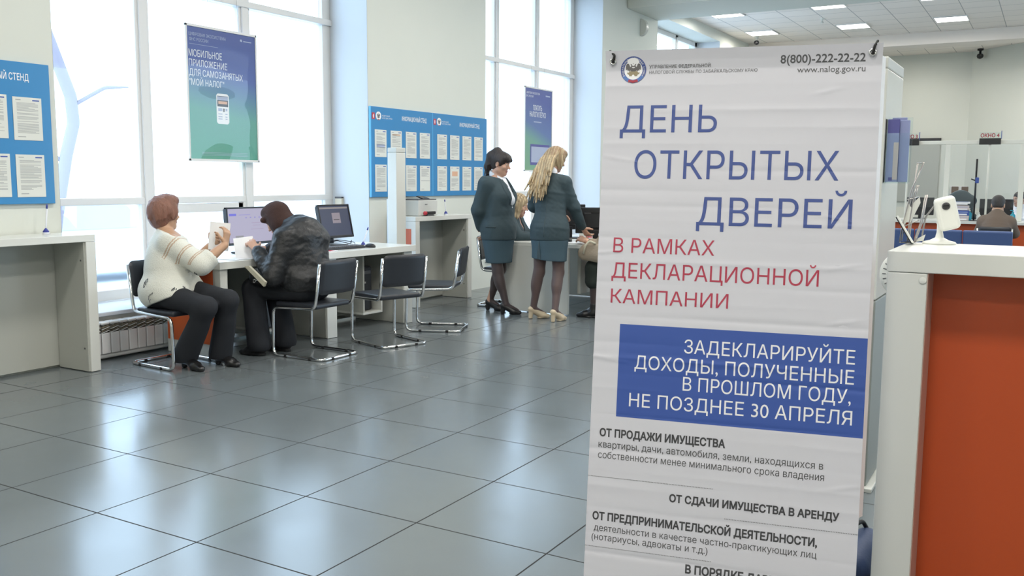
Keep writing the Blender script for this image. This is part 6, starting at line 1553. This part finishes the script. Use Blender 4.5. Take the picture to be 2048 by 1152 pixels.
    for i in range(n):
        a = -0.075 + 0.15 * i / (n - 1) + rr.uniform(-0.01, 0.01); x = i / (n - 1)
        roots.append(h(a * 0.95, -0.045 - 0.045 * math.cos(a * 15), 0.045 + rr.uniform(-0.05, 0.04)))
        lat = -0.215 + 0.275 * x + rr.uniform(-0.015, 0.015); ln = 1.20 + 0.18 * abs(x - 0.42) * 0.6 + rr.uniform(-0.05, 0.12) + (0.10 if x > 0.8 else 0)
        tips.append(b + r * lat - d * (0.155 - 0.05 * abs(x - 0.5)) + Z_ * ln)
    for i, (a, c) in enumerate(zip(roots, tips)):
        m1 = a + (c - a) * 0.30 - d * 0.040; m2 = a + (c - a) * 0.62 - d * 0.030 + r * rr.uniform(-0.008, 0.008)
        S.chain([a, m1, m2, c], [0.017, 0.017, 0.013, 0.0035], 0.010)
    def fh(c):
        w = np.sin((c - b) @ r * 210 + 3 * np.sin(c[:, 2] * 7)) + 0.6 * np.sin((c - b) @ r * 470 + c[:, 2] * 11); o = np.zeros(len(c), int); o[w > 0.75] = 1; o[w < -0.95] = 2; o[c[:, 2] > 1.63] = 2 * (w[c[:, 2] > 1.63] < 0.3); return o
    P, Q = S.mesh(); P = wrinkle(P, Q, 0.0015, 130, 8, (1, 1, 0.15)); mesh_obj('hair', P, Q, ['hair_blonde', 'hair_blonde_light', 'hair_blonde_dark'], t, fh(centroid(P, Q)))
    for q in 'RL': shoe('shoe', J['A' + q], J['T' + q], 0.055, 'shoe_cream', t)
woman_blonde()

def woman_seated():
    t = empty('person', (-5.0, 8.78, 0), 'seated blonde woman in a teal suit at the service desk between the standing women', 'person')
    d = nrm(V(0.97, 0.25, 0)); r = np.cross(d, Z_); b = V(-5.165, 8.69, 0)
    J = jd(P=b + V(0, 0, 0.565), W=b + d * 0.03 + V(0, 0, 0.72), C=b + d * 0.07 + V(0, 0, 0.84), N=b + d * 0.08 + V(0, 0, 0.975), H=b + d * 0.15 + V(0, 0, 1.105),
           SR=b + d * 0.08 + r * 0.16 + V(0, 0, 0.935), ER=b + d * 0.20 + r * 0.20 + V(0, 0, 0.775), WR=b + d * 0.43 + r * 0.10 + V(0, 0, 0.775), SL=b + d * 0.08 - r * 0.16 + V(0, 0, 0.935), EL=b + d * 0.18 - r * 0.20 + V(0, 0, 0.775), WL=b + d * 0.42 - r * 0.12 + V(0, 0, 0.775),
           HR=b + r * 0.09 + V(0, 0, 0.54), KR=b + r * 0.10 + d * 0.43 + V(0, 0, 0.53), AR=b + r * 0.10 + d * 0.33 + V(0, 0, 0.12), TR=b + r * 0.10 + d * 0.50, HL=b - r * 0.09 + V(0, 0, 0.54), KL=b - r * 0.09 + d * 0.43 + V(0, 0, 0.53), AL=b - r * 0.09 + d * 0.30 + V(0, 0, 0.12), TL=b - r * 0.09 + d * 0.47)
    J['HR_'] = frame3(V(*(d * 0.93)) + V(0.1, 0.05, -0.28), (0, 0, 1)); g = dict(td=d, flat=0.74, rp=0.165, rw=0.135, rc=0.148, rs=0.055, bust=0.95)
    S = Sculpt(0.006); add_torso(S, J, g); add_neck(S, J, 0, 0.05); add_head(S, J['H'], J['HR_'], 0.97)
    for q in 'LR': add_arm(S, J, q, g); add_leg(S, J, q, g)
    add_hand(S, J['WR'], d * 0.9 - Z_ * 0.05, -Z_, 1, (0.25, 0.4)); add_hand(S, J['WL'], d * 0.9 - Z_ * 0.05, -Z_, -1, (0.25, 0.4))
    hm = head_mat(J, 0.97)
    def fm(c): o = hm(c); o[c[:, 2] < 0.62] = 5; return o
    wrap_mesh(S, 'body', ['skin', 'lip', 'eye_white', 'eye_dark', 'hair_blonde', 'tights'], t, fm=fm, rl=0)
    S = Sculpt(0.007); R = np.stack([r, d, Z_], 1); S.ell(J['P'], V(0.178, 0.14, 0.118), R, 0.05)
    for q in 'LR': S.cap(J['H' + q], J['K' + q] - d * 0.03, 0.092, 0.072, 0.08)
    S.cut(J['W'], Z_); wrap_mesh(S, 'skirt', ['skirt_teal'], t)
    S = Sculpt(0.006); suit_top(S, J, g, 0.018, 0.06); S.ell(J['N'] + d * 0.10 - Z_ * 0.09, V(0.04, 0.05, 0.12), R, 0.01, '-'); wrap_mesh(S, 'jacket', ['suit_teal'], t, (0.003, 16, 3))
    S = Sculpt(0.006); S.cap(J['C'] + d * 0.085 - Z_ * 0.05, J['N'] + d * 0.03, 0.058, 0.050, 0.03, (d, 0.75)); S.cap(J['N'] - Z_ * 0.02, J['N'] + Z_ * 0.02, 0.062, 0.055, 0.02); S.cut(J['N'] + Z_ * 0.03, nrm(Z_ + d * 0.6)); wrap_mesh(S, 'shirt', ['shirt_white'], t)
    h = lambda x, y, z: J['H'] + J['HR_'] @ (V(x, y, z) * 0.97); HR = J['HR_']
    S = Sculpt(0.006); S.ell(h(0, -0.016, 0.042), V(0.086, 0.107, 0.095), HR, 0.01); S.ell(h(0, -0.05, -0.06), V(0.082, 0.065, 0.10), HR, 0.04)
    for q in (-1, 1): S.ell(h(q * 0.078, 0.02, -0.03), V(0.018, 0.045, 0.10), HR, 0.02); S.chain([h(q * 0.075, 0.0, 0.02), h(q * 0.088, 0.01, -0.12), h(q * 0.09, 0.03, -0.25)], [0.028, 0.036, 0.012], 0.02)
    rr = np.random.RandomState(5); strands(S, [h(rr.uniform(-0.07, 0.07), -0.07, 0.04) for _ in range(24)], [h(rr.uniform(-0.11, 0.11), -0.07 + rr.uniform(-0.03, 0.05), -0.24 + rr.uniform(-0.04, 0.04)) for _ in range(24)], 0.015, 0.004, 8, 0.012, 0.012)
    S.ell(h(0, 0.115, -0.03), V(0.058, 0.08, 0.085), HR, 0.012, '-')
    P, Q = S.mesh(); P = wrinkle(P, Q, 0.0015, 120, 3, (1, 1, 0.2)); c = centroid(P, Q); w = np.sin(c[:, 0] * 240 + 2 * np.sin(c[:, 2] * 9)) + np.sin(c[:, 1] * 260); mesh_obj('hair', P, Q, ['hair_blonde', 'hair_blonde_light', 'hair_blonde_dark'], t, np.where(w > 0.9, 1, np.where(w < -1.1, 2, 0)))
    for q in 'RL': shoe('shoe', J['A' + q], J['T' + q], 0.05, 'shoe_black', t)
woman_seated()

def visitor():
    t = empty('person', (-3.66, 8.6, 0), 'visitor in beige and dark clothes, mostly hidden behind the white banner', 'person')
    d = nrm(V(-0.99, 0.10, 0)); r = np.cross(d, Z_); b = V(-3.60, 8.55, 0)
    J = jd(P=b + V(0, 0, 0.57), W=b + d * 0.04 + V(0, 0, 0.72), C=b + d * 0.09 + V(0, 0, 0.87), N=b + d * 0.11 + V(0, 0, 1.03), H=b + d * 0.23 + V(0, -0.03, 1.17),
           SL=b + d * 0.10 - r * 0.16 + V(0, 0, 0.965), EL=b + d * 0.26 - r * 0.20 + V(0, 0, 0.70), WL=V(-4.00, 8.33, 0.775), SR=b + d * 0.10 + r * 0.16 + V(0, 0, 0.965), ER=b + d * 0.22 + r * 0.22 + V(0, 0, 0.74), WR=b + d * 0.33 + r * 0.10 + V(0, 0, 0.74),
           HL=b - r * 0.09 + V(0, 0, 0.54), KL=V(-3.93, 8.36, 0.50), AL=V(-3.93, 8.37, 0.10), TL=V(-4.11, 8.33, 0), HR=b + r * 0.09 + V(0, 0, 0.54), KR=V(-3.98, 8.66, 0.51), AR=V(-3.98, 8.62, 0.10), TR=V(-4.15, 8.62, 0))
    J['HR_'] = frame3(V(-0.95, 0.1, -0.15), (0, 0, 1)); g = dict(td=d, flat=0.8, rp=0.175, rw=0.155, rc=0.16, rs=0.06, bust=1.0, leg=1.0)
    S = Sculpt(0.006); add_torso(S, J, g); add_neck(S, J, 0, 0.05); add_head(S, J['H'], J['HR_'], 0.98)
    for q in 'LR': add_arm(S, J, q, g); add_leg(S, J, q, g)
    add_hand(S, J['WL'], V(-0.85, 0.2, 0.25), V(0, 0.5, -0.6), -1, (0.35, 0.5)); add_hand(S, J['WR'], d * 0.9, -Z_, 1, (0.3, 0.5))
    hm = head_mat(J, 0.98)
    def fm(c): o = hm(c); o[c[:, 2] < 0.64] = 5; return o
    wrap_mesh(S, 'body', ['skin', 'lip', 'eye_white', 'eye_dark', 'hair_dark', 'tights'], t, fm=fm, rl=0)
    S = Sculpt(0.007); R = np.stack([r, d, Z_], 1); S.ell(J['P'], V(0.19, 0.165, 0.12), R, 0.05)
    for q in 'LR': S.cap(J['H' + q], J['K' + q], 0.10, 0.085, 0.08); S.cap(J['K' + q], J['K' + q] - Z_ * 0.12, 0.085, 0.09, 0.04)
    S.cut(J['W'], Z_); wrap_mesh(S, 'skirt', ['skirt_dark'], t, (0.004, 18, 3))
    S = Sculpt(0.006); add_torso(S, J, g, 0.024)
    for q in 'LR': S.cap(J['S' + q], J['E' + q], 0.082, 0.075, 0.03); S.cap(J['E' + q], J['E' + q] + (J['W' + q] - J['E' + q]) * 0.62, 0.072, 0.058, 0.03)
    S.cut(J['P'] - Z_ * 0.03, -Z_); S.cut(J['N'] + Z_ * 0.01, Z_); wrap_mesh(S, 'cardigan', ['sleeve_beige'], t, (0.007, 18, 8))
    h = lambda x, y, z: J['H'] + J['HR_'] @ V(x, y, z); HR = J['HR_']
    S = Sculpt(0.006); S.ell(h(0, -0.02, 0.045), V(0.088, 0.105, 0.095), HR, 0.01); S.ell(h(0, -0.05, -0.03), V(0.08, 0.06, 0.08), HR, 0.03); S.ell(h(0, 0.115, -0.03), V(0.06, 0.08, 0.09), HR, 0.01, '-'); P, Q = S.mesh(); mesh_obj('hair', wrinkle(P, Q, 0.002, 80, 3), Q, ['hair_dark'], t)
    for q in 'RL': shoe('shoe', J['A' + q], J['T' + q], 0.012, 'shoe_black', t, False)
    tb = empty('shoulder_bag', (-3.93, 8.27, 0.6), 'cream bag with a pale strap on the knees of the visitor behind the banner', 'bag')
    S = Sculpt(0.006); S.cap((-3.99, 8.26, 0.66), (-3.83, 8.26, 0.64), 0.07, 0.075, 0.02, (Y_, 0.6)); S.cap((-3.97, 8.26, 0.71), (-3.84, 8.26, 0.71), 0.045, 0.05, 0.03, (Y_, 0.6)); P, Q = S.mesh(); mesh_obj('pouch', wrinkle(P, Q, 0.004, 25, 4), Q, ['sleeve_beige'], tb)
    m = MB(); m.tube(fillet([V(-3.975, 8.20, 0.66), V(-3.955, 8.20, 0.74), V(-3.92, 8.22, 0.79), V(-3.86, 8.24, 0.76)], 0.05), 0.011, 'bag_cream', 8); m.build('strap', tb)
visitor()

def man_brown():
    t = empty('person', (-0.66, 15.2, 0), 'man in a brown top sitting at service window 4, seen from behind', 'person')
    d = nrm(V(0.0, 1, 0)); r = np.cross(d, Z_); b = V(-0.655, 14.75, 0)
    J = jd(P=b + V(0, 0, 0.52), W=b + d * 0.03 + V(0, 0, 0.64), C=b + d * 0.10 + V(0, 0, 0.76), N=b + d * 0.18 + V(0, 0, 0.92), H=b + d * 0.25 + V(0, 0, 1.06),
           SL=b + d * 0.16 - r * 0.160 + V(0, 0, 0.82), EL=b + d * 0.34 - r * 0.225 + V(0, 0, 0.66), WL=b + d * 0.62 - r * 0.12 + V(0, 0, 0.825), SR=b + d * 0.16 + r * 0.160 + V(0, 0, 0.82), ER=b + d * 0.34 + r * 0.225 + V(0, 0, 0.66), WR=b + d * 0.62 + r * 0.12 + V(0, 0, 0.825),
           HL=b - r * 0.1 + V(0, 0, 0.5), KL=b - r * 0.13 + d * 0.46 + V(0, 0, 0.49), AL=b - r * 0.13 + d * 0.42 + V(0, 0, 0.1), TL=b - r * 0.14 + d * 0.60, HR=b + r * 0.1 + V(0, 0, 0.5), KR=b + r * 0.13 + d * 0.46 + V(0, 0, 0.49), AR=b + r * 0.13 + d * 0.42 + V(0, 0, 0.1), TR=b + r * 0.14 + d * 0.60)
    J['HR_'] = frame3(V(0.0, 0.95, -0.25), (0, 0, 1)); g = dict(td=d, flat=0.72, rp=0.17, rw=0.155, rc=0.162, rs=0.064, arm=1.05, leg=1.08)
    S = Sculpt(0.008); add_torso(S, J, g); add_neck(S, J, 0, 0.06); add_head(S, J['H'], J['HR_'], 1.12)
    for q in 'LR': add_arm(S, J, q, g); add_leg(S, J, q, g)
    add_hand(S, J['WR'], d, -Z_, 1, (0.2, 0.3)); add_hand(S, J['WL'], d, -Z_, -1, (0.2, 0.3))
    wrap_mesh(S, 'body', ['skin_tan', 'lip', 'eye_white', 'eye_dark', 'hair_grey'], t, fm=head_mat(J, 1.12), rl=0)
    S = Sculpt(0.009); R = np.stack([r, d, Z_], 1); S.ell(J['P'], V(0.195, 0.15, 0.118), R, 0.05)
    for q in 'LR': add_leg(S, J, q, g, 0.018, o2=0.04)
    S.cut((0, 0, 0.07), (0, 0, -1)); wrap_mesh(S, 'trousers', ['trousers_black'], t)
    S = Sculpt(0.008); add_torso(S, J, g, 0.022); S.cap(J['N'] - Z_ * 0.06, J['N'] + Z_ * 0.01, 0.10, 0.075, 0.04)
    for q in 'LR': S.cap(J['S' + q], J['E' + q], 0.09, 0.075, 0.04); S.cap(J['E' + q], J['E' + q] + (J['W' + q] - J['E' + q]) * 0.95, 0.075, 0.05, 0.02)
    S.cut(J['P'] - Z_ * 0.02, -Z_); wrap_mesh(S, 'sweater', ['coat_brown'], t, (0.005, 14, 8))
    h = lambda x, y, z: J['H'] + J['HR_'] @ (V(x, y, z) * 1.12); HR = J['HR_']
    S = Sculpt(0.007); S.ell(h(0, -0.014, 0.045), V(0.090, 0.112, 0.098), HR, 0.01); S.ell(h(0, -0.045, -0.01), V(0.072, 0.06, 0.05), HR, 0.02); S.ell(h(0, 0.12, -0.03), V(0.09, 0.085, 0.09), HR, 0.01, '-'); P, Q = S.mesh(); mesh_obj('hair', P, Q, ['hair_grey'], t)
    for q in 'RL': shoe('shoe', J['A' + q], J['T' + q], 0.012, 'shoe_black', t, False, vox=0.008)
    chair_copy((-0.655, 14.79, 0), R90, 'black chair the man in brown sits on, behind the blue waiting seats')
man_brown()

def clerk():
    t = empty('person', (-0.36, 17.3, 0), 'clerk in a white shirt behind the far counter, cut off by the photo edge', 'person')
    d = nrm(V(-0.55, -0.83, 0)); r = np.cross(d, Z_); b = V(-0.40, 17.42, 0)
    J = jd(P=b + V(0, 0, 0.57), W=b + d * 0.03 + V(0, 0, 0.70), C=b + d * 0.05 + V(0, 0, 0.82), N=b + d * 0.06 + V(0, 0, 0.985), H=b + d * 0.10 + V(0, 0, 1.115),
           SL=b + d * 0.05 - r * 0.16 + V(0, 0, 0.92), EL=b + d * 0.18 - r * 0.21 + V(0, 0, 0.74), WL=b + d * 0.40 - r * 0.1 + V(0, 0, 0.835), SR=b + d * 0.05 + r * 0.16 + V(0, 0, 0.92), ER=b + d * 0.18 + r * 0.21 + V(0, 0, 0.74), WR=b + d * 0.40 + r * 0.1 + V(0, 0, 0.835),
           HL=b - r * 0.09 + V(0, 0, 0.54), KL=b - r * 0.1 + d * 0.42 + V(0, 0, 0.53), AL=b - r * 0.1 + d * 0.36 + V(0, 0, 0.1), TL=b - r * 0.1 + d * 0.54, HR=b + r * 0.09 + V(0, 0, 0.54), KR=b + r * 0.1 + d * 0.42 + V(0, 0, 0.53), AR=b + r * 0.1 + d * 0.36 + V(0, 0, 0.1), TR=b + r * 0.1 + d * 0.54)
    J['HR_'] = frame3(V(-0.75, -0.65, -0.12), (0, 0, 1)); g = dict(td=d, flat=0.74, rp=0.165, rw=0.14, rc=0.15, rs=0.057, bust=0.9)
    S = Sculpt(0.007); add_torso(S, J, g); add_neck(S, J, 0, 0.05); add_head(S, J['H'], J['HR_'], 0.98)
    for q in 'LR': add_arm(S, J, q, g); add_leg(S, J, q, g)
    add_hand(S, J['WR'], d, -Z_, 1, (0.2, 0.3)); add_hand(S, J['WL'], d, -Z_, -1, (0.2, 0.3))
    wrap_mesh(S, 'body', ['skin', 'lip', 'eye_white', 'eye_dark', 'hair_dark'], t, fm=head_mat(J, 0.98), rl=0)
    S = Sculpt(0.008); add_torso(S, J, g, 0.016); S.cap(J['N'] - Z_ * 0.05, J['N'] + Z_ * 0.008, 0.09, 0.062, 0.04)
    for q in 'LR': S.cap(J['S' + q], J['E' + q], 0.072, 0.066, 0.03); S.cap(J['E' + q], J['E' + q] + (J['W' + q] - J['E' + q]) * 0.9, 0.064, 0.044, 0.02)
    S.cut(J['P'] + Z_ * 0.02, -Z_); wrap_mesh(S, 'shirt', ['shirt_white'], t, (0.004, 18, 3))
    S = Sculpt(0.009); R = np.stack([r, d, Z_], 1); S.ell(J['P'], V(0.175, 0.14, 0.115), R, 0.05)
    for q in 'LR': add_leg(S, J, q, g, 0.016, o2=0.03)
    S.cut((0, 0, 0.08), (0, 0, -1)); S.cut(J['W'] - Z_ * 0.04, Z_); wrap_mesh(S, 'trousers', ['trousers_black'], t)
    h = lambda x, y, z: J['H'] + J['HR_'] @ (V(x, y, z) * 0.98); HR = J['HR_']
    S = Sculpt(0.006); S.ell(h(0, -0.018, 0.043), V(0.082, 0.103, 0.092), HR, 0.01); S.ell(h(0, -0.10, 0.05), V(0.045, 0.04, 0.045), HR, 0.02); S.ell(h(0, 0.115, -0.03), V(0.066, 0.078, 0.095), HR, 0.01, '-'); P, Q = S.mesh(); mesh_obj('hair', P, Q, ['hair_dark'], t)
    for q in 'RL': shoe('shoe', J['A' + q], J['T' + q], 0.012, 'shoe_black', t, False, vox=0.008)
    tb = empty('office_chair', (b[0], b[1], 0), 'dark office chair the clerk in the white shirt sits on', 'chair')
    S = Sculpt(0.012); c = b - d * 0.27 + V(0, 0, 0.95); S.cap(c - r * 0.15 - Z_ * 0.15, c + r * 0.15 - Z_ * 0.15, 0.16, 0.16, 0.05, (d, 0.35)); S.cap(c - r * 0.13 + Z_ * 0.12, c + r * 0.13 + Z_ * 0.12, 0.12, 0.12, 0.05, (d, 0.4)); P, Q = S.mesh(); mesh_obj('backrest', P, Q, ['dark_teal'], tb)
    m = MB(); m.box(b + V(0, 0, 0.415), (0.48, 0.48, 0.08), 'dark_teal', 0.03, np.stack([r, d, Z_], 1), 3); m.build('seat', tb)
    m = MB(); m.tube([b + V(0, 0, 0.05), b + V(0, 0, 0.40)], 0.03, 'plastic_black', 10); m.tube([b - d * 0.05 + V(0, 0, 0.39), b - d * 0.30 + V(0, 0, 0.42), b - d * 0.31 + V(0, 0, 0.75)], 0.022, 'plastic_black', 8)
    for a in np.linspace(0, 2 * PI, 5, endpoint=False): m.tube([b + V(0, 0, 0.09), b + V(0.27 * math.cos(a), 0.27 * math.sin(a), 0.026)], 0.022, 'plastic_black', 8)
    m.build('base', tb)
clerk()
